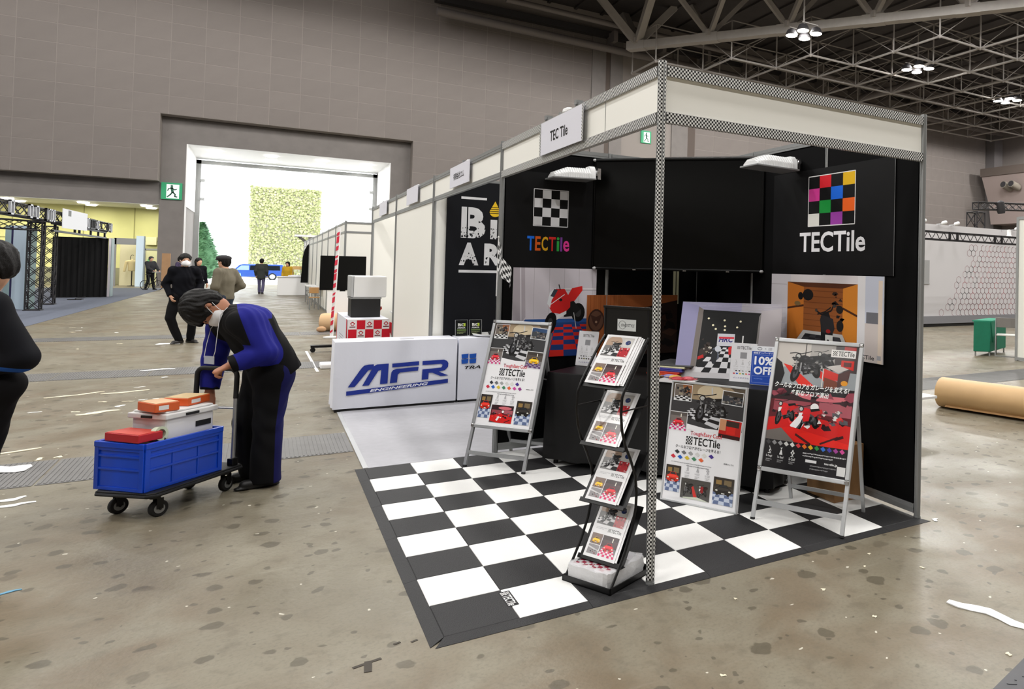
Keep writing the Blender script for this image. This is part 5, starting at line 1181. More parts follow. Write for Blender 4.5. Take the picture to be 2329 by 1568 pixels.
# ------------------------------------------------------------------ people: signed distance bodies meshed with surface nets
class Sdf:
    def __init__(s, lo, hi, h):
        s.lo = np.array(lo, float)-3*h; s.h = h; s.n = np.ceil((np.array(hi)+3*h-s.lo)/h).astype(int)+1
        s.d = np.full(s.n, .2, np.float32)
    def _loc(s, lo, hi, pad):
        a = np.clip(np.floor((lo-pad-s.lo)/s.h).astype(int), 0, s.n-1); b = np.clip(np.ceil((hi+pad-s.lo)/s.h).astype(int)+1, 1, s.n)
        g = [(s.lo[k]+s.h*np.arange(a[k], b[k])).astype(np.float32) for k in range(3)]
        return (slice(a[0],b[0]), slice(a[1],b[1]), slice(a[2],b[2])), np.meshgrid(*g, indexing='ij', sparse=True)
    def _mix(s, sl, d, k, op):
        o = s.d[sl]
        if op == '-': s.d[sl] = np.maximum(o, -d); return
        if k > 0:
            h = np.maximum(k-np.abs(o-d), 0)/k; s.d[sl] = np.minimum(o, d)-h*h*k*.25
        else: s.d[sl] = np.minimum(o, d)
    def cap(s, a, b, ra, rb=None, k=.02, flat=None, op='+'):
        a, b = np.array(a, float), np.array(b, float); rb = ra if rb is None else rb; m = max(ra, rb)*(1/min(1, flat[1]) if flat else 1)
        sl, (X, Y, Z) = s._loc(np.minimum(a, b)-m, np.maximum(a, b)+m, k+3*s.h+.01)
        P = [X-a[0], Y-a[1], Z-a[2]]; ba = b-a; L2 = max(1e-9, ba@ba)
        t = np.clip((P[0]*ba[0]+P[1]*ba[1]+P[2]*ba[2])/L2, 0, 1); q = [P[i]-t*ba[i] for i in range(3)]
        if flat:
            n, f = np.array(flat[0], float), flat[1]; dn = (q[0]*n[0]+q[1]*n[1]+q[2]*n[2])*(1/f-1); q = [q[i]+dn*n[i] for i in range(3)]
        d = np.sqrt(q[0]**2+q[1]**2+q[2]**2)-(ra+(rb-ra)*t); s._mix(sl, d.astype(np.float32), k, op)
    def ell(s, c, r, ax=None, k=.02, op='+'):
        c, r = np.array(c, float), np.array(r, float); m = r.max(); ax = np.array(ax if ax is not None else np.eye(3), float)
        sl, (X, Y, Z) = s._loc(c-m, c+m, k+3*s.h+.01)
        P = [X-c[0], Y-c[1], Z-c[2]]; q = [(P[0]*a[0]+P[1]*a[1]+P[2]*a[2]) for a in ax]
        k0 = np.sqrt(sum((q[i]/r[i])**2 for i in range(3))); k1 = np.sqrt(sum((q[i]/r[i]**2)**2 for i in range(3)))
        s._mix(sl, (k0*(k0-1)/np.maximum(k1, 1e-6)).astype(np.float32), k, op)
    def grid(s): return np.meshgrid(*[(s.lo[k]+s.h*np.arange(s.n[k])).astype(np.float32) for k in range(3)], indexing='ij', sparse=True)
    def cut(s, p, n):
        """remove the half space on the n side of p"""
        X, Y, Z = s.grid(); s.d = np.maximum(s.d, ((X-p[0])*n[0]+(Y-p[1])*n[1]+(Z-p[2])*n[2]).astype(np.float32))
    def folds(s, amp, f=26., ax=(0,0,1)):
        X, Y, Z = s.grid()
        s.d = s.d+(amp*(.55*np.sin(f*.8*(Z+.5*np.sin(6*X+4*Y)+.3*np.sin(11*Y-5*Z)))+.6*np.sin(f*.5*(X*.9+Y*.5-Z*.7)+2.2*np.sin(5*Z+4*X))+.45*np.sin(f*.7*(X*.3-Y+Z*.5)+1.7*np.sin(8*Z)))).astype(np.float32)
    def mesh(s):
        d = s.d; sg = d < 0; c = [(i,j,k) for i in (0,1) for j in (0,1) for k in (0,1)]; n = s.n-1
        S_ = [sg[i:i+n[0], j:j+n[1], k:k+n[2]] for i,j,k in c]; al = np.logical_and.reduce(S_); an = np.logical_or.reduce(S_); mx = an & ~al
        I = np.argwhere(mx); idx = np.full(tuple(n), -1, np.int64); idx[mx] = np.arange(len(I))
        acc = np.zeros((len(I),3)); cnt = np.zeros(len(I)); cv = {o: d[I[:,0]+o[0], I[:,1]+o[1], I[:,2]+o[2]] for o in c}
        for a in c:
            for k in range(3):
                if a[k]: continue
                b = list(a); b[k] = 1; b = tuple(b); da, db = cv[a], cv[b]; m = (da < 0) != (db < 0); t = np.where(m, da/np.where(da == db, 1, da-db), 0)
                p = np.array(a, float)[None,:].repeat(len(I), 0); p[:,k] += t; acc[m] += p[m]; cnt[m] += 1
        v = s.lo+s.h*(I+acc/np.maximum(cnt, 1)[:,None]); F = []
        for k in range(3):
            o = [0,0,0]; o[k] = 1; sl0 = [slice(1,-1)]*3; sl0[k] = slice(0,-1); 
            A = sg[tuple(slice(1,-1) if i != k else slice(0,-1) for i in range(3))]; B = sg[tuple(slice(1,-1) if i != k else slice(1,None) for i in range(3))]
            e = np.argwhere(A != B); 
            if not len(e): continue
            fl = A[e[:,0], e[:,1], e[:,2]]; e = e+np.array([1 if i != k else 0 for i in range(3)])
            u, w = (k+1) % 3, (k+2) % 3; q = []
            for du, dw in ((0,0),(-1,0),(-1,-1),(0,-1)):
                p = e.copy(); p[:,u] += du; p[:,w] += dw; q.append(idx[p[:,0], p[:,1], p[:,2]])
            q = np.stack(q, 1); q[~fl] = q[~fl][:, ::-1]; F.append(q)
        F = np.concatenate(F); return v, F[(F >= 0).all(1)]
def sdf_obj(name, s, mats, base=(0,0,0), parent=None, pick=None, relax=2):
    v, f = s.mesh()
    for _ in range(relax):     # light smoothing
        a = np.zeros_like(v); c = np.zeros(len(v))
        for i in range(4):
            np.add.at(a, f[:,i], v[f[:,(i+1) % 4]]); np.add.at(c, f[:,i], 1)
        v = .5*v+.5*a/np.maximum(c, 1)[:,None]
    me = bpy.data.meshes.new(name); me.vertices.add(len(v)); me.vertices.foreach_set('co', (v-np.array(base)).astype(np.float32).ravel())
    me.loops.add(len(f)*4); me.loops.foreach_set('vertex_index', f.ravel().astype(np.int32)); me.polygons.add(len(f))
    me.polygons.foreach_set('loop_start', np.arange(0, len(f)*4, 4, dtype=np.int32)); me.polygons.foreach_set('loop_total', np.full(len(f), 4, np.int32))
    for m in (mats if isinstance(mats, (list, tuple)) else [mats]): me.materials.append(m)
    if pick is not None: me.attributes.new('mask', 'FLOAT', 'POINT').data.foreach_set('value', pick(v).astype(np.float32))
    me.polygons.foreach_set('use_smooth', np.ones(len(f), bool)); me.update(calc_edges=True); me.validate()
    o = bpy.data.objects.new(name, me); COL.objects.link(o)
    if parent: o.parent = parent
    return o
def seg_d(p, a, b):
    a, b = np.array(a), np.array(b); t = np.clip(((p-a)@(b-a))/((b-a)@(b-a)), 0, 1)[:,None]; return np.linalg.norm(p-a-t*(b-a), axis=1)
def two_tone(name, c1, c2, **k):
    """cloth sewn from two colours; the seam is where the stored 'mask' value crosses zero"""
    m = mat(name, c1, **k); nt = m.node_tree; b = nt.nodes['Principled BSDF']; a = nt.nodes.new('ShaderNodeAttribute'); a.attribute_name = 'mask'
    g = nt.nodes.new('ShaderNodeMath'); g.operation = 'GREATER_THAN'; g.inputs[1].default_value = 0; nt.links.new(a.outputs['Fac'], g.inputs[0])
    x = nt.nodes.new('ShaderNodeMix'); x.data_type = 'RGBA'; x.inputs[6].default_value = (*rgb(c1), 1); x.inputs[7].default_value = (*rgb(c2), 1)
    nt.links.new(g.outputs[0], x.inputs[0]); nt.links.new(x.outputs[2], b.inputs['Base Color']); return m
SKIN = mat('skin', (206,160,132), .5, spec=.35, nz=.04, ns=30); SKIN_D = mat('skin tanned', (176,120,92), .5, spec=.35, nz=.04, ns=30)
HAIR = mat('black hair', (14,11,10), .55, spec=.25, bump=.3, bs=220); MASK = mat('white face mask', (236,236,238), .8)
def nrm(a): a = np.array(a, float); return a/np.linalg.norm(a)
def hand_prims(s, wrist, direc, palm_n, side, curl=.5, r=.0085, k=.006, sc=1.0):
    """palm plus five separate fingers; direc = along the hand, palm_n = out of the palm, side = towards the thumb"""
    w, d, pn = np.array(wrist, float), nrm(direc), nrm(palm_n); sd = nrm(np.array(side, float)-d*(np.array(side)@d)); pn = nrm(pn-d*(pn@d)-sd*(pn@sd))
    s.cap(w-d*.02, w+d*.03, .026*sc, .026*sc, .02, (pn, .7)); s.cap(w+d*.035*sc, w+d*.075*sc, .034*sc, .036*sc, .012, (pn, .42))
    for i, (o, L) in enumerate(((.029,.068),(.010,.078),(-.010,.072),(-.028,.056))):
        p = w+d*.082*sc+sd*o*sc; c = curl*(1+.06*i); q = p+(d*math.cos(c)+pn*math.sin(c))*L*.45*sc; c2 = c+curl*1.25; q2 = q+(d*math.cos(c2)+pn*math.sin(c2))*L*.32*sc; c3 = c2+curl*.9; q3 = q2+(d*math.cos(c3)+pn*math.sin(c3))*L*.24*sc
        s.cap(p-d*.02, q, r*1.1, r*1.05, k); s.cap(q, q2, r*1.05, r*.95, k); s.cap(q2, q3, r*.95, r*.8, k)
    t0 = w+d*.03*sc+sd*.022*sc; t1 = t0+(sd*.75+d*.55+pn*.25)*.034*sc; t2 = t1+(d*.8+sd*.25+pn*.55*curl*1.6)*.03*sc; t3 = t2+(d*.75+pn*curl*1.3)*.022*sc
    s.cap(t0, t1, .015*sc, .012*sc, .01); s.cap(t1, t2, .0115*sc, .0105*sc, k); s.cap(t2, t3, .0105*sc, .0085*sc, k)
def person(label, J, F, opts):
    """J: joint name -> world point. F: facing direction (horizontal)."""
    h = opts.get('h', .012); name = 'person'; F = nrm((F[0],F[1],0)); Lf = np.array((-F[1],F[0],0)); Zu = np.array((0,0,1.))
    J = {k: np.array(v, float) for k, v in J.items()}
    allp = np.array(list(J.values())); lo, hi = allp.min(0)-.24, allp.max(0)+.24; lo[2] = max(lo[2], -.005) if True else lo[2]
    hu = nrm(opts.get('hu', (0,0,1))); hf = np.array(opts.get('hf', F), float); hf = nrm(hf-hu*(hf@hu)); hl = np.cross(hu, hf); hc = J['head']; k_ = opts.get('hs', 1.0); hax = (hf, hl, hu)
    H = lambda f, l, u: hc+(hf*f+hl*l+hu*u)*k_
    base = np.array((J['pelvis'][0], J['pelvis'][1], 0.)); tors = nrm(J['neck']-J['pelvis'])
    tf = nrm(np.cross(J['l_sh']-J['r_sh'], tors)); tl = nrm(J['l_sh']-J['r_sh'])
    fat = opts.get('fat', 1.0)
    b = Sdf(lo, hi, h)
    # torso and limbs (slimmer than the clothes)
    b.cap(J['pelvis'], J['chest'], .105*fat, .115*fat, .05, (tf, .78)); b.cap(J['chest'], J['neck'], .11*fat, .05, .05, (tf, .8)); b.cap(J['l_sh'], J['r_sh'], .05, .05, .05); b.cap(J['l_hip'], J['r_hip'], .085, .085, .04)
    for q in 'lr':
        b.cap(J[q+'_hip'], J[q+'_kn'], .072, .048, .03); b.cap(J[q+'_kn'], J[q+'_an'], .046, .032, .02); b.cap(J[q+'_an'], J[q+'_to']-nrm((J[q+'_to']-J[q+'_an'])*(1,1,0))*.05, .028, .018, .02)
        b.cap(J[q+'_sh'], J[q+'_el'], .042, .034, .03); b.cap(J[q+'_el'], J[q+'_wr'], .033, .024, .015)
        hd = opts.get(q+'_hand')
        dr_ = nrm(J[q+'_wr']-J[q+'_el'])
        if hd: hand_prims(b, J[q+'_wr'], hd[0], hd[1], hd[2], hd[3], max(.0085, h*.8))
        else: hand_prims(b, J[q+'_wr'], dr_, -Lf if q == 'l' else Lf, F, .35, max(.0085, h*.85))
    b.cap(J['neck']-tors*.02, H(-.015,0,-.07), .054, .05, .03)
    b.ell(H(-.008,0,.03), (.098*k_,.077*k_,.095*k_), hax, .02); b.ell(H(.02,0,-.045), (.074*k_,.062*k_,.075*k_), hax, .03); b.cap(H(.06,0,-.085), H(.072,0,-.095), .022*k_, .018*k_, .03)
    b.cap(H(.088,0,.012), H(.108,0,-.028), .009*k_, .015*k_, .012); b.cap(H(.085,-.02,-.062), H(.085,.02,-.062), .010*k_, .010*k_, .01)
    for sgn in (1,-1): b.ell(H(-.002,.079*sgn,-.005), (.017*k_,.008*k_,.027*k_), hax, .006); b.ell(H(.086,.032*sgn,.012), (.012,.017,.011), hax, .008)
    body = sdf_obj('person', b, opts.get('skin', SKIN), base, None, relax=1); body.location = base
    tag(body, label, 'person', opts.get('group'))
    out = lambda n, s, m, pk=None, rl=1: sdf_obj(n, s, m, base, body, pk, rl)
    if not opts.get('no_eyes'):
        for sgn in (1,-1):
            e = MB().ell(H(.0945,.032*sgn,.012), (.007,.012,.006), 10, 6, [V3(*a) for a in hax]); obj('eye', e, M['black_pl'], body)
    # trousers
    t = Sdf(lo, hi, h); fl_ = opts.get('flare', 1.0); g = opts.get('leg', 1.0)
    t.cap(J['l_hip'], J['r_hip'], .10*g*fat, .10*g*fat, .04); t.cap(J['pelvis'], J['pelvis']+tors*.08, .125*fat, .125*fat, .05, (tf, .82))
    for q in 'lr':
        t.cap(J[q+'_hip'], J[q+'_kn'], .094*g, .070*g, .04); t.cap(J[q+'_kn'], J[q+'_an']-Zu*.03, .069*g, .058*g*fl_, .02)
    t.folds(opts.get('fold', .0035), 24)
    for q in 'lr': pass
    t.cut(J['pelvis']+tors*.12, tors); t.cut((0,0,opts.get('hem_z', .045)), (0,0,-1))
    out('trousers', t, opts['trousers'], opts.get('trouser_pick'))
    # shoes
    for q in 'lr':
        a, to = J[q+'_an'], J[q+'_to']; sh = Sdf(np.minimum(a, to)-.12, np.maximum(a, to)+.14, min(h, .009)); fd = nrm((to-a)*(1,1,0)); g0 = np.array((a[0],a[1],0)); to0 = np.array((to[0],to[1],0))
        sh.cap(g0-fd*.045+Zu*.038, to0+Zu*.034-fd*.02, .040, .036, .02, (Zu, .9)); sh.cap(g0-fd*.02+Zu*.05, g0+Zu*.095, .042, .042, .03); sh.cap(g0-fd*.05+Zu*.012, to0+Zu*.012+fd*.012, .040, .036, .01, (Zu, .35)); sh.cap(g0+Zu*.08, a+Zu*.07, .042, .04, .02); sh.cut((0,0,.002), (0,0,-1)); sh.cut(a+Zu*.06, (0,0,1))
        out('shoe', sh, opts.get('shoe', M['black_pl']))
    # jacket
    j = Sdf(lo, hi, h); w = opts.get('bulk', 1.0)*fat; hem = opts.get('hem', .02)
    j.cap(J['pelvis']-tors*hem, J['chest'], .150*w, .152*w, .05, (tf, .80)); j.cap(J['chest'], J['neck']-tors*.03, .145*w, .075, .06, (tf, .84)); j.cap(J['l_sh'], J['r_sh'], .072*w, .072*w, .05)
    j.cap(J['neck']-tors*.04, J['neck']+tors*.015, .075, .066, .02)
    for q in 'lr':
        j.cap(J[q+'_sh'], J[q+'_el'], .076*w, .062*w, .04); j.cap(J[q+'_el'], J[q+'_wr'], .060*w, .045*w, .02)
    j.folds(opts.get('fold', .0035)*1.2, 30)
    j.cut(J['pelvis']-tors*(hem+.06), -tors)
    for q in 'lr':
        wd_ = nrm(J[q+'_wr']-J[q+'_el']); c0 = J[q+'_wr']-wd_*.004
        sub = Sdf(c0-.09, c0+.16, h); 
        sl, (X, Y, Z) = j._loc(c0-.0, c0+.0, .11); hl_ = ((X-c0[0])*wd_[0]+(Y-c0[1])*wd_[1]+(Z-c0[2])*wd_[2]); rad = np.sqrt((X-c0[0])**2+(Y-c0[1])**2+(Z-c0[2])**2)-.10
        j.d[sl] = np.maximum(j.d[sl], -np.maximum(-hl_, rad).astype(np.float32))
    nd = nrm(J['neck']-J['chest']); c0 = J['neck']+nd*.02; sl, (X, Y, Z) = j._loc(c0, c0, .14); j.d[sl] = np.maximum(j.d[sl], np.where(np.sqrt((X-c0[0])**2+(Y-c0[1])**2+(Z-c0[2])**2) < .12, ((X-c0[0])*nd[0]+(Y-c0[1])*nd[1]+(Z-c0[2])*nd[2]), -1).astype(np.float32))
    out(opts.get('top', 'jacket'), j, opts['jacket'], opts.get('jacket_pick'))
    # hair
    hs = opts.get('hair', 'short')
    if hs:
        r = Sdf(hc-.26, hc+.26, min(h, .009)); v_ = opts.get('hair_vol', 1.0)
        r.ell(H(-.016,0,.040), (.108*v_*k_,.090*v_*k_,.096*v_*k_), hax, .01); r.ell(H(-.05,0,-.02), (.062*v_,.078*v_,.078), hax, .03)
        if hs == 'long': r.cap(H(-.05,0,0), H(-.05,0,-.13), .085, .075, .03)
        if hs == 'fringe': r.cap(H(.055,.045,.075), H(.082,.035,.045), .034, .026, .02); r.cap(H(.055,-.045,.075), H(.082,-.035,.045), .034, .026, .02); r.cap(H(.0,.085,.03), H(.015,.088,-.01), .022, .014, .02)
        if hs == 'cap': r.ell(H(.0,0,.055), (.118,.098,.07), hax, .01)
        for q in range(16 if hs in ('short','fringe') else 0):       # loose locks round the hairline
            an = -2.5+5.0*q/15; ca, sa = math.cos(an), math.sin(an); jj = .5+.5*math.sin(q*2.4)
            r.cap(H(.080*ca-.01,.078*sa,.062), H(.100*ca-.008,.090*sa,.030-.026*jj-(.03 if ca < 0 else 0)), .020, .007, .012)
        X, Y, Z = r.grid(); qf, ql, qu = [((X-hc[0])*a[0]+(Y-hc[1])*a[1]+(Z-hc[2])*a[2]) for a in hax]; ph = np.arctan2(ql, qf+.03)
        r.d = r.d+(.0028*np.sin(21*ph+2.5*np.sin(38*qu))+.0018*np.sin(47*ph+3*np.sin(30*qu+ph))+.003*np.sin(9*ph+14*qu)).astype(np.float32)
        if hs in ('short','fringe'):
            for sgn in (1,-1): r.ell(H(.018,.092*sgn,-.030), (.042,.030,.050), hax, 0, '-')
        r.ell(H(.098,0,-.035), (.072,.082,.083 if hs != 'fringe' else .074), hax, 0, '-')
        out('hair' if hs != 'cap' else 'hair', r, opts.get('hair_m', HAIR))
    if opts.get('mask'):
        m = Sdf(hc-.2, hc+.2, min(h, .008)); m.ell(H(.045,0,-.055), (.080,.070,.062), hax, .01); m.cap(H(.10,0,-.02), H(.105,0,-.075), .02, .022, .03)
        c0 = H(.032,0,0); m.cut(c0, -hf)
        out('face_mask', m, MASK)
        for sgn in (1,-1):
            obj('mask_strap', MB().path([V3(*H(.055,.066*sgn,-.03)), V3(*H(.025,.078*sgn,-.008)), V3(*H(-.015,.088*sgn,.012))], .0022, 6).path([V3(*H(.05,.062*sgn,-.085)), V3(*H(.02,.072*sgn,-.055)), V3(*H(-.015,.088*sgn,-.03))], .0022, 6), MASK, body)
    return body, H, (hf, hl, hu), base
def standing(pos, F, **o):
    """default standing joints; offsets by name are (forward, left, up) deltas"""
    F = nrm((F[0],F[1],0)); L = np.array((-F[1],F[0],0)); P0 = np.array((pos[0],pos[1],0.)); sc = o.pop('scale', 1.0)
    D = dict(pelvis=(0,0,.95), chest=(0,0,1.24), neck=(-.01,0,1.44), head=(.025,0,1.585), l_sh=(-.01,.165,1.375), r_sh=(-.01,-.165,1.375), l_el=(-.04,.225,1.11), r_el=(-.04,-.225,1.11), l_wr=(.06,.23,.88), r_wr=(.06,-.23,.88), l_hip=(0,.085,.90), r_hip=(0,-.085,.90), l_kn=(.02,.10,.49), r_kn=(.02,-.10,.49), l_an=(-.02,.11,.085), r_an=(-.02,-.11,.085), l_to=(.15,.13,.03), r_to=(.15,-.13,.03))
    J = {}
    for k, v in D.items():
        v = np.array(v, float)
        if k in o: v = np.array(o[k], float)
        J[k] = P0+(F*v[0]+L*v[1]+np.array((0,0,v[2])))*sc
    return J
# ------------------------------------------------------------------ the man pushing the hand cart
cl_black = mat('black work cloth', (9,9,12), .85, spec=.2, nz=.12, ns=10); cl_blue = mat('royal blue work cloth', (27,30,124), .8, spec=.25, nz=.1, ns=10); cl_navy = mat('navy work cloth', (22,23,78), .85, spec=.2, nz=.1, ns=10)
WJ = dict(pelvis=(-.640,2.96,.865), chest=(-.775,2.965,1.125), neck=(-.925,2.965,1.235), head=(-1.025,2.95,1.275), l_sh=(-.80,2.80,1.185), r_sh=(-.93,3.11,1.175), l_el=(-.675,2.735,.975), l_wr=(-.875,2.735,.895), r_el=(-.985,3.15,.90), r_wr=(-1.0,3.12,.675),
    l_hip=(-.62,2.885,.80), r_hip=(-.665,3.045,.80), l_kn=(-.640,2.865,.445), r_kn=(-.765,3.05,.44), l_an=(-.645,2.86,.085), r_an=(-.715,3.09,.085), l_to=(-.785,2.83,.03), r_to=(-.86,3.07,.03))
WF = (-1,-.05)
def w_jacket(p):
    df = seg_d(p, WJ['l_el'], WJ['l_wr']); dl = np.minimum(seg_d(p, WJ['l_sh'], WJ['l_el']), df); dr = np.minimum(seg_d(p, WJ['r_sh'], WJ['r_el']), seg_d(p, WJ['r_el'], WJ['r_wr'])); x, y, z = p.T; mn, mx = np.minimum, np.maximum
    arm_l = mn(mn(.128-dl, 2.895-y), mx(x+.835-(1.25-z)*.35, mn(1.03-z, .10-df))); arm_r = mn(.12-dr, y-3.04); yoke = mn(mn(z-1.205, x+.835-(1.25-z)*.35), -.64-x); far = mn(y-3.07, -.78+x+1.5-.0) if False else mn(y-3.07, x+.78)
    cuff = mx(.074-np.linalg.norm(p-np.array(WJ['l_wr']), axis=1), .062-np.linalg.norm(p-np.array(WJ['r_wr']), axis=1))
    return mn(mx(mx(arm_l, arm_r), mx(yoke, far)), -cuff)
def w_trouser(p):
    x, y, z = p.T; ax = np.where(z > .445, -.64+.03*(z-.445)/.36, -.642)
    return np.minimum(np.minimum(x-ax-.045, 2.96-y), y-2.76)
wk, WH_, wax, wbase = person('person in black and blue workwear with face mask, bent over pushing the hand cart', WJ, WF, dict(h=.0075, skin=SKIN_D, trousers=two_tone('black work trousers with navy side', (9,9,12), (22,23,82), rough=.85, spec=.2), jacket=two_tone('black work jacket with blue sleeves', (9,9,12), (27,30,124), rough=.82, spec=.22), jacket_pick=w_jacket, trouser_pick=w_trouser,
    hu=(-.95,-.05,-.10), hf=(.18,-.28,-.93), hs=1.08, mask=True, hair='fringe', hair_vol=1.12, bulk=1.28, leg=1.34, flare=1.28, hem=.07, hem_z=.03, fold=.0045,
    l_hand=((-.80,.10,-.42), (-.30,.35,-.85), (-.25,-.72,.35) if False else (-.2,.75,.1), .85), r_hand=((.0,0,-1), (0,-1,0), (-1,0,0), .3)))
# lanyard, collar, pocket print
def on(p): return V3(*p)
ln = MB(); c_ = WJ['neck']
ln.path([(-.905,2.885,1.285),(-.945,2.865,1.235),(-.955,2.86,1.12),(-.965,2.86,.98),(-.975,2.865,.935)], .0022, 6); ln.path([(-.93,3.04,1.25),(-1.0,2.98,1.13),(-1.02,2.95,1.02),(-1.03,2.93,.935)], .0022, 6)
obj('lanyard', ln, MASK, wk); obj('badge_holder', MB().obox((-1.03,2.93,.89), (.06,-.07,0), (.003,.003,0), (0,0,.055)), mat('clear badge', (170,176,190), .2), wk)
obj('sleeve_print', MB().obox((-.745,2.703,1.10), (.05,.012,.016), (0,.002,0), (0,0,.006)), MASK, wk)
# ------------------------------------------------------------------ hand cart and its load
u, w = V3(.64,.768,0), V3(.768,-.64,0)
O = V3(-1.235,2.345,0)-w*.40
cp_ = lambda a, b, z: O+u*a+w*b+V3(0,0,z)      # a along the cart, b across
ct = thing('hand_cart', 'black platform hand cart with grey folding handle, loaded with blue crate', 'hand cart', cp_(.36,.2,0))
dk = MB(); prof = [(.03,0),(.69,0),(.72,.03),(.72,.37),(.69,.40),(.03,.40),(0,.37),(0,.03)]
dk.prism([(a, b) for a, b in prof], cp_(0,0,.138), u, w, -.034) if False else dk.prism([(b, a) for a, b in prof], cp_(0,0,.138), w, u, .034)
obj('deck', dk, M['black_pl'], ct, bevel=.006)
obj('bumper', MB().path([cp_(a, b, .152) for a, b in ((.03,-.004),(.69,-.004),(.724,.03),(.724,.37),(.69,.404),(.03,.404),(-.004,.37),(-.004,.03))], .010, 8, closed=True), M['rubber'], ct)
for a, b, sw in ((.09,.06,.35),(.09,.34,.35),(.63,.06,0),(.63,.34,0)):
    ang = sw; wd = u*math.cos(ang)+w*math.sin(ang); ax_ = V3(-wd.y, wd.x, 0); cw = cp_(a,b,.052)+wd*(.018 if sw else 0)
    k = obj('caster', MB().lathe(cp_(a,b,.118), [(.03,0),(.03,.02)], 14).obox(cw-ax_*.026-wd*.018+V3(0,0,.0), wd*.036, ax_*.004, V3(0,0,.068)).obox(cw+ax_*.022-wd*.018, wd*.036, ax_*.004, V3(0,0,.068)).tube(cw-ax_*.03, cw+ax_*.03, .007, 8), M['black_metal'], ct)
    obj('wheel', MB().lathe(cw-ax_*.018, [(.030,0),(.046,.001),(.052,.008),(.052,.028),(.046,.035),(.030,.036)], 24, ax_), M['rubber'], k)
    obj('hub', MB().lathe(cw-ax_*.0195, [(.012,0),(.030,.001),(.030,.038),(.012,.039)], 16, ax_), M['alu_grey'], k)
hz = .845; ha = .665; b0, b1 = .045, .355; lf = lambda z: ha+.02*(z-.17)
for b in (b0, b1): obj('handle_tube', MB().tube(cp_(lf(.172),b,.172), cp_(lf(.62),b,.66), .0135, 10), M['alu'], ct)
R_ = .05
pts = [cp_(lf(.62),b0,.64)]+[cp_(lf(hz),b0+R_-R_*math.cos(t),hz-R_+R_*math.sin(t)) for t in (0,.4,.8,1.2,1.57)]+[cp_(lf(hz),b1-R_+R_*math.cos(t),hz-R_+R_*math.sin(t)) for t in (1.57,1.2,.8,.4,0)]+[cp_(lf(.62),b1,.64)]
obj('handle_grip', MB().path(pts, .0165, 10), M['rubber'], ct)
obj('handle_crossbar', MB().tube(cp_(lf(.57),b0,.57), cp_(lf(.57),b1,.57), .009, 8), M['alu'], ct)
for b in (b0, b1): obj('handle_socket', MB().obox(cp_(lf(.17)-.025,b-.022,.172), u*.05, w*.044, V3(0,0,.05)), M['black_metal'], ct, bevel=.004)
# folding crate
cu, cw_ = V3(.69,.724,0).normalized(), V3(.724,-.69,0).normalized()
CO = V3(-1.276,2.395,0)-cw_*.365; CLn, CWd, z0, z1 = .535, .365, .173, .47
q = lambda a, b, z: CO+cu*a+cw_*b+V3(0,0,z)
blue = mat('royal blue plastic', (16,72,200), .28, spec=.5)
cr = thing('folding_crate', 'royal blue folding plastic crate riding on the black hand cart', 'crate', q(CLn/2,CWd/2,z0))
obj('base', MB().obox(q(.006,.006,z0), cu*(CLn-.012), cw_*(CWd-.012), V3(0,0,.012)), blue, cr)
def crate_side(P0, A, N, L):
    """panel from P0 along A (length L), inward normal N, with recesses framed by ribs"""
    m = MB(); t = .010
    m.obox(P0, A*L, N*t, V3(0,0,z1-z0-.03))
    for zz, hh in ((.0,.022),(.125,.014),(.205,.014),(z1-z0-.052,.022)): m.obox(P0+V3(0,0,zz)-N*.007, A*L, N*.008, V3(0,0,hh))
    for a in (0, L-.03): m.obox(P0+A*a-N*.009, A*.03, N*.01, V3(0,0,z1-z0-.03))
    for a in (L*.33, L*.66):
        if L > .45: m.obox(P0+A*a-N*.0055+V3(0,0,.02), A*.012, N*.006, V3(0,0,.19))
    m.obox(P0+V3(0,0,z1-z0-.032)-N*.013, A*L, N*.025, V3(0,0,.032))
    return m
obj('front_side', crate_side(q(0,0,z0), cw_, cu, CWd), blue, cr, bevel=.002); obj('rear_side', crate_side(q(CLn,CWd,z0), -cw_, -cu, CWd), blue, cr, bevel=.002)
obj('long_side', crate_side(q(0,CWd,z0), cu, -cw_, CLn), blue, cr, bevel=.002); obj('long_side', crate_side(q(CLn,0,z0), -cu, cw_, CLn), blue, cr, bevel=.002)
dark_in = MB(); 
# contents
wt = mat('translucent white plastic', (226,226,228), .3, spec=.5)
bo = lambda a, b, z: q(a, b, z)
t = thing('storage_box', 'white plastic storage box with lid sitting in the blue crate', 'storage box', q(.36,.18,.40))
obj('tub', MB().prism([(.17,.045),(.515,.045),(.515,.325),(.17,.325)], q(0,0,.30), cu, cw_, -.0001) if False else MB().obox(q(.175,.05,.30), cu*.335, cw_*.27, V3(0,0,.285)), wt, t, bevel=.012)
obj('lid', MB().obox(q(.155,.035,.585), cu*.375, cw_*.30, V3(0,0,.035)).obox(q(.175,.055,.62), cu*.335, cw_*.26, V3(0,0,.014)), M['white'], t, bevel=.012)
obj('lid_latch', MB().obox(q(.29,.335,.592), cu*.09, cw_*.008, V3(0,0,.016)).obox(q(.147,.15,.592), cu*.008, cw_*.08, V3(0,0,.016)), M['black_pl'], t)
obj('maker_plate', MB().obox(q(.375,.3215,.50), cu*.11, cw_*.003, V3(0,0,.036)), M['black_pl'], t)
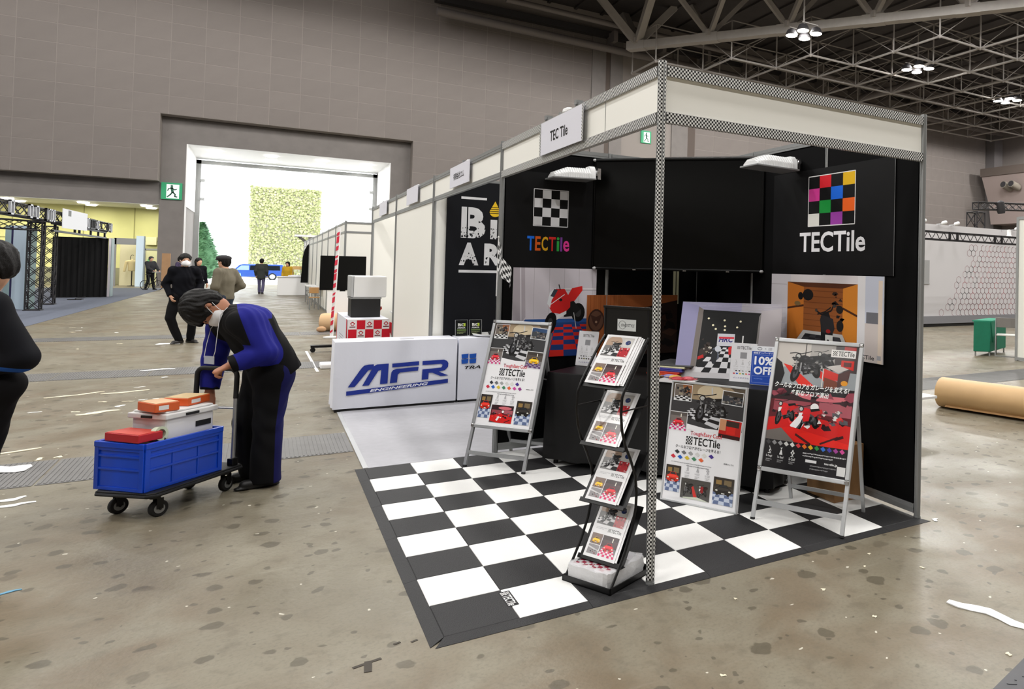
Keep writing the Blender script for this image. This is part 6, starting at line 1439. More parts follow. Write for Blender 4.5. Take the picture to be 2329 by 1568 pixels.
def carton(a, b, z, la, lb, hh, rz, col, top, label, lab=None, grp=None):
    A = cu*math.cos(rz)+cw_*math.sin(rz); B = cw_*math.cos(rz)-cu*math.sin(rz); P0 = q(a,b,z)
    t = thing('parts_carton', label, 'carton', P0+A*la/2+B*lb/2, grp)
    obj('carton_body', MB().obox(P0, A*la, B*lb, V3(0,0,hh)), mat('carton '+label[:12], col, .45), t, bevel=.004)
    obj('carton_top', MB().obox(P0+A*.006+B*.006+V3(0,0,hh), A*(la-.012), B*(lb-.012), V3(0,0,.003)), mat('carton lid '+label[:12], top, .6), t)
    if lab: obj('paper_label', MB().obox(P0+B*lb+A*la*.15+V3(0,0,hh*.25), A*la*.4, B*.0012, V3(0,0,hh*.5)), M['white'], t)
    return t
carton(.165,.10,.636,.14,.20,.055,.25,(216,96,44),(214,176,136),'orange carton with tan lid on the storage box, nearer the cart front', True, 'orange cartons on the storage box')
carton(.325,.11,.636,.20,.17,.050,-.18,(218,94,40),(206,178,130),'orange carton with tan lid on the storage box, nearer the handle', True, 'orange cartons on the storage box')
carton(.0,.06,.475,.15,.27,.05,.05,(188,34,44),(196,70,56),'flat red carton lying across the front of the blue crate')
solo('tape_roll', MB().lathe(q(.135,.29,.50)+V3(0,0,0), [(.028,0),(.045,0),(.045,.04),(.028,.04),(.028,0)], 24, cw_+V3(0,0,.15)), mat('pale green tape', (196,206,180), .5), 'roll of pale green tape at the rim of the blue crate', 'tape roll')
solo('tool_bundle', MB().obox(q(.02,.04,.36), cu*.12, cw_*.28, V3(0,0,.085)).tube(q(.10,.30,.44), q(.16,.33,.47), .012, 8).tube(q(.03,.06,.45), q(.13,.30,.468), .010, 8), M['black_pl'], 'dark tools heaped inside the blue crate under the red carton', 'tools')
# ------------------------------------------------------------------ the other people
dk_navy = mat('dark navy knit', (13,14,20), .9, spec=.15, nz=.1, ns=12); dk_tr = mat('black trousers', (11,10,13), .85, spec=.2, nz=.08, ns=8); grey_o = mat('olive grey fleece', (112,106,92), .9, spec=.15, nz=.06, ns=10); jean = mat('dark blue jeans', (36,48,66), .85, nz=.1, ns=12)
# left edge person, seen from behind its right shoulder
pF = nrm((-.90,.25)); J = dict(pelvis=(-1.99,2.42,.93), chest=(-2.05,2.41,1.20), neck=(-2.03,2.40,1.39), head=(-1.985,2.38,1.555), l_sh=(-1.955,2.25,1.33), r_sh=(-2.06,2.58,1.31), l_el=(-1.815,2.235,1.05), l_wr=(-2.03,2.24,.985), r_el=(-2.15,2.66,1.06), r_wr=(-2.30,2.52,.98),
    l_hip=(-1.91,2.33,.89), r_hip=(-2.05,2.51,.89), l_kn=(-1.98,2.34,.48), r_kn=(-2.17,2.54,.50), l_an=(-2.09,2.36,.085), r_an=(-2.30,2.56,.085), l_to=(-2.25,2.40,.03), r_to=(-2.46,2.60,.03))
b, H_, ax, _ = person('person at the left edge in dark navy jacket and glasses, elbow bent', J, pF, dict(h=.011, trousers=dk_tr, jacket=two_tone('dark navy jacket with blue stripe', (13,14,20), (36,82,160), rough=.85, spec=.2), jacket_pick=lambda p: np.minimum(np.minimum(.13-seg_d(p, J['l_el'], J['l_wr']), .012-np.abs(p[:,2]-1.0+.2*(p[:,0]+1.9))), np.linalg.norm(p-np.array(J['l_el']), axis=1)-.06), hair='short', hair_vol=1.12, hf=(-.90,.20,-.35), hu=(-.33,.1,.93), bulk=1.22, fold=.004, hem=.05))
g = MB(); g.path([V3(*H_(.10,.068,.015)), V3(*H_(.03,.104,.018)), V3(*H_(-.02,.104,.0))], .0035, 6)
for sgn in (1,-1): g.path([V3(*(H_(.108,.033*sgn,.010)+(ax[1]*.026*math.cos(a)+ax[2]*.021*math.sin(a)))) for a in np.linspace(0, 6.28, 15)[:-1]], .003, 6, closed=True)
obj('glasses', g, M['black_pl'], b)
# man in black facing the camera
F2 = nrm((.28,-.96)); J = standing((-1.99,13.95), F2, l_an=(-.02,.13,.085), r_an=(.03,-.05,.085), l_to=(.10,.20,.03), r_to=(.10,-.16,.03), l_kn=(.06,.15,.49), r_kn=(.04,-.20,.49), l_wr=(.11,.16,.93), r_wr=(.08,-.215,.90), l_el=(-.06,.27,1.13), r_el=(-.08,-.26,1.12), pelvis=(0,-.03,.94), l_hip=(0,.06,.89), r_hip=(0,-.11,.89), head=(.03,.0,1.575), scale=1.01)
person('person in black sweater with white mask standing in the aisle, facing this way', J, F2, dict(h=.011, trousers=dk_tr, jacket=dk_navy, top='sweater', mask=True, hair='short', hair_vol=1.05, bulk=1.12, fold=.006, shoe=mat('black leather shoe', (38,36,36), .35), leg=1.08))
# man in olive fleece with cap
F3 = nrm((-.75,.55)); J = standing((-1.33,13.35), F3, head=(.03,0,1.575), r_el=(-.12,-.27,1.13), r_wr=(.07,-.20,.98), l_wr=(.14,.14,1.0), l_el=(.0,.24,1.12))
b, H_, ax, _ = person('person in olive grey fleece and dark flat cap, turned away beside the man in black', J, F3, dict(h=.011, trousers=jean, jacket=grey_o, hair='short', mask=False, bulk=1.14, fold=.005))
cpm = MB(); cpm.ell(H_(.005,0,.075), (.135,.112,.062), 18, 10, [V3(*a) for a in ax]); cpm.ell(H_(.10,0,.045), (.07,.075,.014), 14, 6, [V3(*a) for a in ax]); obj('flat_cap', cpm, mat('charcoal cap', (44,42,44), .9), b)
# distant people
def small(label, pos, F, jac, tro, group=None, **k):
    opts = dict(h=.016, trousers=tro, jacket=jac, hair=k.pop('hair', 'short'), no_eyes=True, bulk=k.pop('bulk', 1.1), hem=k.pop('hem', .05), fold=.004, hair_vol=1.05)
    return person(label, standing(pos, F, **k), F, opts)
small('distant person in dark coat walking out through the bright gate', (-.86,38.4), (.2,1), mat('dark green coat', (44,48,46), .9), mat('violet grey trousers', (84,80,110), .9), bulk=1.25, hem=.16, l_an=(.14,.09,.085), l_to=(.30,.09,.03), r_an=(-.16,-.09,.11), r_to=(-.02,-.10,.03), r_kn=(.02,-.09,.48), l_kn=(.1,.09,.5))
small('distant person in mustard yellow sweater behind the white counter', (.22,38.3), (-.4,-1), mat('mustard sweater', (190,150,30), .9), dk_tr, hair='long', scale=.93)
b1_ = person('person in dark hooded jacket wheeling a bicycle by the concrete pillar', standing((-5.62,43.6), (.5,-.6), l_wr=(.38,.16,.98), r_wr=(.36,-.1,.98), l_el=(.14,.22,1.12), r_el=(.14,-.22,1.12), l_an=(.16,.1,.085), l_to=(.32,.1,.03), r_an=(-.18,-.1,.1), r_to=(-.03,-.1,.03)), (.5,-.6), dict(h=.016, trousers=dk_tr, jacket=mat('dark hooded coat', (40,40,44), .9), hair='cap', no_eyes=True, bulk=1.22, hair_m=mat('grey hood', (58,58,60), .9)))
person('person in purple jacket half hidden behind the man in black, near the pillar', standing((-4.3,41.8), (1,-.5)), (1,-.5), dict(h=.016, trousers=dk_tr, jacket=mat('purple jacket', (66,56,84), .9), hair='short', no_eyes=True))
person('person in black, mostly hidden between man in black and man in cap', standing((-2.45,24.5), (.6,-1), scale=.97), (.6,-1), dict(h=.016, trousers=dk_tr, jacket=dk_navy, hair='long', no_eyes=True))
# bicycle
bk = thing('bicycle', 'small dark bicycle being wheeled beside the concrete pillar', 'bicycle', (-5.4,43.2,0)); bd = V3(.62,-.45,0).normalized(); bo_ = V3(-5.50,43.05,0); pz = lambda a, z: bo_+bd*a+V3(0,0,z)
for a in (-.36, .36):
    ax_ = V3(-bd.y, bd.x, 0); obj('wheel', MB().path([pz(a+.24*math.cos(t), .25+.24*math.sin(t)) for t in np.linspace(0, 6.283, 25)[:-1]], .016, 6, closed=True).tube(pz(a,.25)-ax_*.03, pz(a,.25)+ax_*.03, .02, 8), M['rubber'], bk)
    sp = MB()
    for t in range(8): sp.tube(pz(a,.25), pz(a+.23*math.cos(t*.785), .25+.23*math.sin(t*.785)), .003, 4)
    obj('spokes', sp, M['alu'], bk)
obj('frame', MB().tube(pz(-.36,.25), pz(-.08,.28), .014, 8).tube(pz(-.08,.28), pz(.26,.68), .018, 8).tube(pz(-.08,.28), pz(-.18,.75), .016, 8).tube(pz(-.36,.25), pz(-.16,.62), .01, 8).tube(pz(.36,.25), pz(.24,.85), .016, 8), M['black_metal'], bk)
obj('saddle', MB().ell(pz(-.19,.78), (.12,.05,.03), 12, 6), M['rubber'], bk); obj('handlebar', MB().tube(pz(.24,.92)-V3(-bd.y,bd.x,0)*.26, pz(.24,.92)+V3(-bd.y,bd.x,0)*.26, .013, 8).tube(pz(.24,.82), pz(.24,.92), .013, 8), M['alu'], bk)
# ------------------------------------------------------------------ left side: black truss stand being taken down
def truss(m, p, q, s, n, r=.022, up=(0,0,1), braces=(0,1,2,3), rb=.012):
    """square lattice between p and q, side s, n bays; adds to MB m"""
    p, q = V3(p), V3(q); d = (q-p)/n; a = d.normalized().cross(V3(up)); a = (a if a.length > .1 else V3(1,0,0)).normalized(); b = a.cross(d.normalized())
    c = [a*s/2+b*s/2, a*s/2-b*s/2, -a*s/2-b*s/2, -a*s/2+b*s/2]
    for k in c: m.tube(p+k, q+k, r, 6)
    for i in range(n):
        for j in braces:
            k, l = c[j], c[(j+1) % 4]
            m.tube(p+d*i+k, p+d*(i+1)+l, rb, 5, cap=False); m.tube(p+d*i+l, p+d*(i+1)+k, rb, 5, cap=False)
    for i in (0, n):
        for j in range(4): m.tube(p+d*i+c[j], p+d*i+c[(j+1) % 4], r, 5)
    return m
tm = mat('black truss paint', (24,22,26), .5); blue_p = mat('pale blue grey panel', (186,204,218), .4); blue_s = mat('grey green panel edge', (120,140,140), .5)
tw = None
for x, y, lab in ((-6.36,25.5,'black lattice truss tower, nearer of the two by the pale blue panel'), (-6.69,28.9,'black lattice truss tower, farther one beside the black drape')):
    t = thing('truss_tower', lab, 'truss', (x,y,.007), 'lattice truss towers')
    obj('lattice', truss(MB(), (x,y,.02), (x,y,2.6), .30, 8, up=(0,1,0)), tm, t)
    obj('foot_frame', MB().box((x-.19,y-.19,.007), (x+.19,y+.19,.03)), tm, t)
t = thing('truss_beam', 'black lattice truss beam carrying grey lamp boxes above the black drape', 'truss', (-6.1,28,2.6))
obj('lattice', truss(MB(), (-6.15,16,2.79), (-6.1,34.6,2.82), .30, 22), tm, t)
bxm = mat('pale grey clamp', (176,178,184), .4, .3)
for y in (20.9,22.6,23.2,24.3,24.5,24.8,25.0,29.9,30.3,30.6,30.9,31.6,33.6,34.3):
    obj('lamp_clamp', MB().box((-5.97,y,2.62), (-5.92,y+.05,2.98)).box((-5.97,y+.28,2.62), (-5.92,y+.33,2.98)).box((-5.97,y,2.94), (-5.92,y+.33,2.98)).box((-5.97,y,2.62), (-5.92,y+.33,2.66)), bxm if int(y*10) % 3 else tm, t)
t = thing('truss_beam', 'lower black truss beam in front of the yellow recess wall', 'truss', (-7.4,22,2.55))
obj('lattice', truss(MB(), (-9.2,20.5,2.48), (-6.3,25.6,2.50), .26, 9), tm, t)
t = thing('truss_beam', 'short black truss frame standing on top of the black drape', 'truss', (-6.1,30,2.4))
m = MB()
for y in (26.3,29.0,29.7,31.6,33.0,34.3): m.box((-6.14,y,2.36), (-6.08,y+.07,2.68))
m.box((-6.15,26,2.58), (-6.07,34.5,2.64)); m.box((-6.15,26,2.36), (-6.07,34.5,2.42)); obj('posts_and_rails', m, tm, t)
t = thing('cloth_sign', 'white board hung on the truss beam on the left', 'sign board', (-5.93,27.8,2.5))
obj('sheet', MB().prism([(0,0),(3.55,.03),(3.55,.62),(0,.60)], (-5.90,26.0,2.48), (0,1,0), (0,0,1), .015), mat('white translucent sheet', (216,218,224), .5), t)
obj('stain', MB().box((-5.885,26.7,2.88), (-5.883,27.1,3.06)), mat('grey clamp mark', (110,112,112), .6), t)
t = thing('panel_wall', 'pale blue grey tall panel unit at far left behind the lattice tower', 'partition', (-6.9,26.2,.007))
obj('panel', MB().obox((-7.02,26.35,.01), (.38,-.5,0), (.05,.04,0), (0,0,2.5)), blue_p, t)
obj('side_panel', MB().obox((-6.64,25.85,.01), (.16,.30,0), (.02,-.01,0), (0,0,2.45)), blue_s, t); obj('side_panel', MB().obox((-7.25,26.6,.01), (.17,-.2,0), (.04,.03,0), (0,0,2.5)), mat('cool panel', (160,186,190), .4), t)
obj('edge_strip', MB().obox((-7.09,26.42,.01), (.06,-.06,0), (.05,.04,0), (0,0,2.5)), mat('dark violet strip', (40,36,80), .5), t)
solo('drape_panel', MB().obox((-9.3,25.0,.01), (1.95,1.0,0), (.03,-.06,0), (0,0,2.75)), M['black_cloth'], 'black drape panel at the far left edge behind head of left person', 'drape')
m = MB(); 
pts = [V3(-7.55,33.9,0).lerp(V3(-6.0,34.45,0), i/36)+V3(.0,.035*math.sin(i*1.7)-.0,0) for i in range(37)]
m.add([p+V3(0,0,.02) for p in pts]+[p+V3(0,0,2.38) for p in pts]+[p+V3(0,.05,.02) for p in pts]+[p+V3(0,.05,2.38) for p in pts], [(i, i+1, 37+i+1, 37+i) for i in range(36)]+[(74+i+1, 74+i, 111+i, 111+i+1) for i in range(36)], 0, None, True)
t = thing('drape_wall', 'wide black drape wall under the truss beam on the left', 'drape', (-6.8,34.2,.007)); obj('cloth', m, M['black_cloth'], t)
obj('stand_foot', MB().box((-6.75,32.0,.008), (-6.35,32.4,.03)).box((-6.57,32.2,.03), (-6.53,33.9,.06)), tm, t)
t = thing('panel_wall', 'narrow white and grey panel edge next to black drape wall', 'partition', (-6.0,35,.007))
obj('panel', MB().box((-6.06,34.95,.01), (-5.99,35.6,2.4)), mat('pinkish white panel', (206,200,206), .5), t); obj('side_panel', MB().box((-5.99,35.0,.01), (-5.97,35.6,2.4)), blue_s, t)
t = thing('fitting_cubicle', 'small open cubicle frame with pale light blue post, in front of yellow wall', 'cubicle', (-7.1,48.6,.007))
obj('frame', MB().box((-7.75,48.5,.01), (-7.65,48.6,2.7)).box((-7.75,48.5,2.35), (-6.75,48.6,2.7)), mat('grey lintel', (140,140,140), .5), t); obj('glowing_post', MB().box((-6.78,48.3,.01), (-6.45,48.9,2.85)), mat('light blue post', (208,226,238), .4, emit=.25), t)  # the post is no lamp; a faint glow is added to its pale blue
obj('back_sheet', MB().box((-7.7,50.2,.01), (-6.7,50.25,2.4)), mat('cream sheet', (214,206,170), .6), t)
t = thing('dress_form', 'headless cream shirt on a dress form in the cubicle by the yellow wall', 'mannequin', (-7.05,49.4,.007))
m = Sdf(np.array((-7.5,49.1,.6)), np.array((-6.6,49.7,1.7)), .02); m.cap((-7.05,49.4,.92), (-7.05,49.4,1.30), .17, .185, .04, ((0,1,0), .6)); m.cap((-7.22,49.4,1.40), (-6.88,49.4,1.40), .075, .075, .05); m.cap((-7.05,49.4,1.42), (-7.05,49.4,1.50), .08, .06, .03); m.cut((0,0,.86), (0,0,-1))
for sx in (-1, 1): m.cap((-7.05+.25*sx,49.4,1.38), (-7.05+.33*sx,49.38,.86), .07, .06, .02)
o = sdf_obj('shirt', m, mat('cream shirt', (206,188,140), .85), (-7.05,49.4,.007), t)
obj('stand', MB().tube((-7.05,49.4,.01), (-7.05,49.4,.9), .025, 8).lathe((-7.05,49.4,.008), [(.2,0),(.2,.02),(.03,.04)], 14).path([(-7.05+.09*math.sin(a), 49.4, 1.62+.16*math.cos(a)) for a in np.linspace(2.6, 7.0, 12)], .012, 6), M['black_metal'], t)
solo('plank', MB().box((-5.42,46.1,.002), (-5.05,46.2,1.9)), mat('brown board', (156,120,84), .6, nz=.08, ns=5), 'tall brown board leaning on the concrete pillar', 'board')
# wall cabinet light on the recess wall
solo('wall_box', MB().box((-6.75,51.8,2.42), (-6.25,51.98,2.9)), mat('cream box', (226,220,180), .5), 'cream box fixed to the yellow recess wall above the door', 'wall box')
# ------------------------------------------------------------------ aisle: things in front of the farther row
t = thing('white_counter', 'white boxy counter standing alone at the far end of the row', 'counter', (.45,36.8,0))
obj('body', MB().box((-.20,36.6,.003), (.93,37.1,.86)), M['white'], t, bevel=.01); obj('top', MB().box((-.24,36.56,.86), (.95,37.14,.90)), M['white'], t); obj('cloth_heap', MB().ell((.5,36.85,.92), (.3,.15,.05), 14, 8), M['cloth_w'], t)
solo('dark_drape', MB().prism([(0,0),(.30,0),(.30,1.85),(.24,1.8),(.12,1.55),(.05,1.2)], (.70,36.0,.62), (1,0,0), (0,0,1), .08), M['black_cloth'], 'black drape hanging at the far corner above white counter', 'drape')
t = thing('wooden_chair', 'pale wooden chair with its back showing by the far black drape', 'chair', (.62,37.6,0))
obj('backrest', MB().box((.40,37.6,1.22), (.78,37.64,1.38)), mat('light wood', (206,166,104), .5), t); obj('legs_frame', MB().tube((.43,37.62,.9), (.43,37.62,1.25), .015, 6).tube((.75,37.62,.0), (.75,37.62,1.25), .015, 6).tube((.43,37.62,0), (.43,37.62,.9), .015, 6), M['alu_grey'], t)
wood = mat('tan wood', (190,146,92), .5)
def folding_table(x0, x1, y0, y1, z, label, m='white'):
    t = thing('folding_table', label, 'table', ((x0+x1)/2,(y0+y1)/2,0)); obj('top', MB().box((x0,y0,z-.03), (x1,y1,z)), M[m], t)
    for x in (x0+.05,x1-.05):
        for y in (y0+.05,y1-.05): obj('leg', MB().tube((x,y,0), (x,y,z-.03), .015, 6), M['alu_grey'], t)
    obj('brace', MB().tube((x0+.05,y0+.05,z-.25), (x1-.05,y0+.05,z-.25), .01, 6).tube((x0+.05,y1-.05,z-.25), (x1-.05,y1-.05,z-.25), .01, 6), M['alu_grey'], t); return t
folding_table(.70,.98,25.2,27.2,.70,'narrow white folding table against the farther row, nearer one'); folding_table(.62,.98,28.0,30.0,.70,'narrow white folding table against the farther row, farther one')
t = thing('school_chair', 'tan wooden chair on thin legs by the far tables', 'chair', (.70,24.6,0))
obj('seat', MB().box((.56,24.45,.40), (.86,24.8,.43)), wood, t); obj('backrest', MB().box((.56,24.78,.55), (.86,24.81,.75)), wood, t)
for x in (.58,.84):
    for y in (24.47,24.79): obj('leg', MB().tube((x,y,0), (x,y,.75 if y > 24.6 else .40), .012, 6), M['alu_grey'], t)
# dark television on a wheeled stand
t = thing('television', 'big black television on a low wheeled stand in front of the row', 'television', (.9,16.8,0))
obj('screen', MB().box((.42,16.75,.93), (1.42,16.82,1.78)), M['black_gl'], t, bevel=.01); obj('back_bulge', MB().box((.55,16.82,1.0), (1.3,16.88,1.6)), M['black_pl'], t)
obj('stand', MB().box((.86,16.79,.05), (.98,16.84,1.3)).box((.5,16.5,.04), (1.3,16.56,.08)).box((.5,17.05,.04), (1.3,17.11,.08)).box((.86,16.5,.05), (.98,17.1,.09)).box((.48,16.49,.002), (.54,16.57,.045)).box((1.26,16.49,.002), (1.32,16.57,.045)), M['black_metal'], t)
t = thing('panel_board', 'white panel board under the television by red tape pole', 'board', (.78,16.2,0)); obj('sheet', MB().box((.56,16.25,.05), (1.08,16.29,.92)), M['white'], t); obj('foot', MB().box((.56,16.15,.002), (.64,16.38,.05)).box((1.0,16.15,.002), (1.08,16.38,.05)), M['alu_grey'], t)
t = thing('light_stand', 'dark folded tripod with a red knob by the black case', 'tripod', (.80,14.2,0))
obj('legs', MB().tube((.70,14.0,.02), (.92,14.25,.55), .015, 6).tube((.78,14.0,.02), (.95,14.25,.5), .013, 6), M['black_metal'], t); obj('knob', MB().ell((.92,14.22,.56), (.035,.035,.05), 10, 8), mat('red plastic', (190,40,40), .4), t)
# pole wound with red and white tape
t = thing('tape_pole', 'white pole wrapped in torn red and white tape at the aisle side', 'pole', (.52,14.2,0))
obj('pole', MB().tube((.53,14.2,.003), (.61,14.2,2.38), .035, 10), M['white'], t); obj('base', MB().lathe((.53,14.2,.002), [(.16,0),(.16,.02),(.05,.03)], 16), M['white'], t)
m = MB()
for k in range(14):
    z = .1+.16*k; L = .05+.09*((k*7) % 5)/4
    m.obox((.49+.034*z,14.155,z), (.05,0,.03), (0,.006,0), (.006,0,L))
obj('red_tape', m, mat('red tape', (206,40,66), .5), t)
solo('cushion_roll', MB().lathe((.44,15.95,.21), [(.10,0),(.2,.0),(.21,.06),(.21,.9),(.1,.9)], 18, (.98,-.35,0)), mat('tan foam roll', (206,172,132), .8), 'tan rolled packing foam lying on the floor behind the taped pole', 'roll')
solo('foam_scrap', MB().ell((.42,15.60,.07), (.10,.08,.07), 12, 8), mat('tan foam', (190,150,112), .85), 'small tan lump beside the rolled foam', 'packing scrap')
# red checked table with black case and white box
t = thing('draped_table', 'table under a red and white checked cloth with badges', 'table', (.62,9.9,0))
m = MB().box((.375,9.02,.01), (.955,10.85,.75)); obj('cloth_cover', m, M['cloth_w'], t, bevel=.012)
P = Print(.58, .745, (236,234,238)); c = P.c
for i in range(5):
    for j in range(4):
        x, y = .02+.20*i, .02+.185*j
        if (i+j) % 2: c.rect(x,y,.2,.185,(206,28,48))
        else: c.ring(x+.1,y+.075,.045,.04,.016,(190,40,56),12); c.line([(x+.045,y+.075),(x+.1,y+.03),(x+.155,y+.075)], .02, (190,40,56)); c.rect(x+.03,y+.125,.14,.022,(120,60,70))
P.build('checked_print', (.375,9.016,.005), (1,0,0), (0,0,1), M['print'], t)
P = Print(1.83, .745, (226,228,236)); c = P.c; c.rect(.0,0,.05,1,(206,40,60)); c.lines(.3,.4,.4,5,.02,.06,(90,90,120),4); c.rect(.93,0,.07,1,(206,40,60)); P.build('side_print', (.371,10.85,.005), (0,-1,0), (0,0,1), M['print'], t)
fl_ = MB(); fl_.prism([(0,.70),(.10,.66),(.13,.46),(.09,.38),(.04,.52),(0,.5)], (.955,9.2,.0), (1,0,0), (0,0,1), .02); obj('loose_flap', fl_, mat('red cloth flap', (206,34,50), .8), t)
t = thing('flight_case', 'black box case standing on the red checked table', 'case', (.68,9.7,.752))
obj('body', MB().box((.455,9.45,.752), (.875,9.95,1.045)), M['black_pl'], t, bevel=.006); obj('rim', MB().box((.445,9.44,1.045), (.885,9.96,1.07)), M['alu_grey'], t); obj('handle', MB().path([(.88,9.6,.85),(.91,9.62,.88),(.915,9.7,.90),(.91,9.78,.88),(.88,9.8,.85)], .012, 8), mat('red handle', (200,50,40), .5), t)
t = thing('white_box', 'white plastic display box stacked on top of the black case', 'box', (.7,9.7,1.071)); obj('body', MB().box((.46,9.42,1.071), (.955,9.98,1.41)), M['white'], t, bevel=.02); obj('side_lid', MB().box((.44,9.42,1.075), (.50,9.98,1.415)), M['alu_lt'], t, bevel=.015)
folding_table(1.30,2.4,11.0,11.6,.72,'small white folding table inside the fourth booth')
t = thing('stool', 'white topped metal stool beside the table in the fourth booth', 'stool', (1.85,11.4,0))
obj('seat', MB().box((1.62,11.2,.62),(1.98,11.35,.65)) if False else MB().box((1.55,10.6,.60), (1.9,10.9,.63)), M['white'], t)
for x in (1.58,1.87):
    for y in (10.63,10.87): obj('leg', MB().tube((x,y,0), (x,y,.6), .014, 6), M['alu_grey'], t)
obj('table_pedestal', MB().box((1.32,11.05,.0), (1.55,11.5,.69)), M['black_pl'], None) if False else solo('grey_board', MB().box((1.33,11.06,.002), (1.50,11.5,.685)), mat('dark grey board', (60,60,60), .6), 'dark grey board under the small table in the fourth booth', 'board')
# wheeled black foot and white block by the covered block
t = thing('castor_base', 'black flat stand foot with a wheel sticking out behind the covered block', 'stand base', (.2,11.5,0)); obj('bar', MB().box((.02,11.42,.085), (.75,11.56,.125)), M['black_metal'], t); obj('wheel', MB().lathe((.055,11.46,.042), [(.03,0),(.042,.004),(.042,.03),(.03,.034)], 16, (0,1,0)), M['rubber'], t); obj('yoke', MB().box((.04,11.45,.045), (.08,11.52,.09)), M['black_metal'], t)
solo('weight_block', MB().box((.04,9.10,.001), (.36,9.42,.075)), M['white'], 'low white plastic base block on the floor behind the covered block', 'weight', bevel=.02)
solo('floor_tape', MB().obox((-.055,11.7,.001), (.04,0,0), (.03,-2.85,0), (0,0,.002)), M['white'], 'long white tape line on the floor next to the covered block', 'tape')
# ------------------------------------------------------------------ right side of the hall
t = thing('stand_wall', 'long white stand wall with red hexagon net print on the far right', 'stand wall', (20,12.2,0))
wallm = mat('satin white wall', (206,204,206), .5)
m = MB().box((15.9,12.0,.33), (26.5,12.15,3.25)); m2 = MB().box((15.9,11.98,.10), (26.5,12.16,.34))
obj('wall', m, wallm, t); obj('grey_plinth', m2, mat('grey plinth', (128,128,132), .6), t); obj('dark_gap', MB().box((15.9,12.02,.0), (26.5,12.14,.10)), M['black_pl'], t)
obj('wall_recess', MB().box((15.95,11.985,1.35), (16.75,11.999,2.1)).box((15.95,11.965,1.35), (16.75,11.985,1.37)), mat('grey niche', (160,160,160), .6), t)
hx = MB(); s_ = .118; wd = .0075
for i in range(0, 64):
    for j in range(0, 15):
        cx, cz = 17.35+s_*1.732*i+(s_*.866 if j % 2 else 0), .44+s_*1.5*j
        lim = 17.35+.105*j+.18*((i*7+j*3) % 5)
        if cx < lim or cx > 26.3 or cz > 2.62: continue
        for k in ((0, 1, 2) if cx > lim+.35 else range(6)):
            a0, a1 = math.radians(90+60*k), math.radians(150+60*k)
            p, q = V3(cx+s_*math.cos(a0), 11.9975, cz+s_*math.sin(a0)), V3(cx+s_*math.cos(a1), 11.9975, cz+s_*math.sin(a1))
            dd = (q-p).normalized(); nn_ = V3(-dd.z, 0, dd.x)*wd
            hx.add([p-nn_, q-nn_, q+nn_, p+nn_], [(0,1,2,3)], 0 if cx < lim+.5 else 1 if (i*5+j*11) % 4 else 2)
obj('hexagon_print', hx, [mat('pale hexagon line', (170,140,146), .5), mat('red hexagon line', (110,58,68), .5), mat('bright hexagon line', (160,46,60), .5)], t)
for x in (16.2, 17.15, 17.75, 20.9):
    l = thing('wall_spotlight', '%s of the small white spotlights on the top edge of hexagon wall' % {16.2:'leftmost',17.15:'second',17.75:'third',20.9:'rightmost'}[x], 'spotlight', (x,12.0,3.25), 'spotlights on the hexagon wall'); obj('head', MB().lathe((x-.08,11.80,3.27), [(.03,0),(.06,.05),(.06,.2)], 12, (.9,0,.25)), M['white'], l); obj('arm', MB().beam((x,11.84,3.27), (x,12.08,3.26), .03, .03), M['alu_lt'], l)
l = thing('wall_spotlight', 'larger white lamp hanging in front of hexagon wall, next to white panel', 'spotlight', (20.35,11.7,3.1)); obj('head', MB().lathe((20.35,11.7,2.94), [(.12,0),(.11,.06),(.07,.12),(.07,.28),(.03,.30)], 14), M['white'], l); obj('arm', MB().beam((20.35,11.7,3.22), (20.35,12.08,3.24), .03, .03), M['alu_lt'], l)
t = thing('truss_beam', 'black lattice truss spanning in front of the hexagon wall', 'truss', (18,9.0,2.6)); m = MB()
for z in (2.55,2.745): m.beam((12.0,9.0,z), (20,9.0,z), .035, .035); m.beam((12.0,9.25,z), (20,9.25,z), .03, .03)
for k in range(26):
    x = 12.2+.3*k; m.tube((x,9.0,2.55), (x+.15,9.0,2.745), .010, 5); m.tube((x+.15,9.0,2.745), (x+.3,9.0,2.55), .010, 5)
for x in (14.05,14.35,15.9,16.2): m.box((x,8.97,2.54), (x+.05,9.02,2.76))
obj('lattice', m, tm, t)
t = thing('truss_tower', 'black lattice tower rising behind the hexagon wall', 'truss', (19.6,12.5,0)); obj('lattice', truss(MB(), (19.75,12.6,.02), (19.75,12.6,3.84), .42, 8, up=(0,1,0)), tm, t)
t = thing('truss_beam', 'high black lattice beam running right from the tower behind hexagon wall', 'truss', (22,12.5,4)); obj('lattice', truss(MB(), (19.6,12.5,4.05), (26,12.4,4.35), .24, 16), tm, t); obj('hung_lamp', MB().lathe((20.75,12.3,3.85), [(.12,0),(.15,.1),(.13,.4),(.05,.45)], 12, (-.2,0,1)), M['duct'], t)
t = thing('draped_table', 'table under a green cloth, right of the corner booth', 'table', (11.8,6.0,0)); A_ = V3(11.43,6.16,0); d1 = V3(.235,-.23,0); d2 = V3(1.1,.42,0)
m = MB().obox(A_+V3(0,0,.09), d1, d2, V3(0,0,.62)); 
obj('green_cloth', m, mat('green cloth', (18,112,84), .8, nz=.08, ns=8), t, bevel=.012); fm = MB().prism([(0,0),(.32,0),(.26,-.30),(.14,-.42)], A_+d1+V3(0,0,.70), d2.normalized(), (0,0,1), .02); obj('cloth_fold', fm, mat('green cloth fold', (18,112,84), .8), t)  # hanging fold in the same green as the cloth sides
obj('tabletop', MB().obox(A_+V3(0,0,.70)-d1*.08, d1*1.16, d2, V3(0,0,.025)), mat('green cloth lit', (34,134,104), .8), t)  # lighter copy of the cloth green, light on the top put into colour
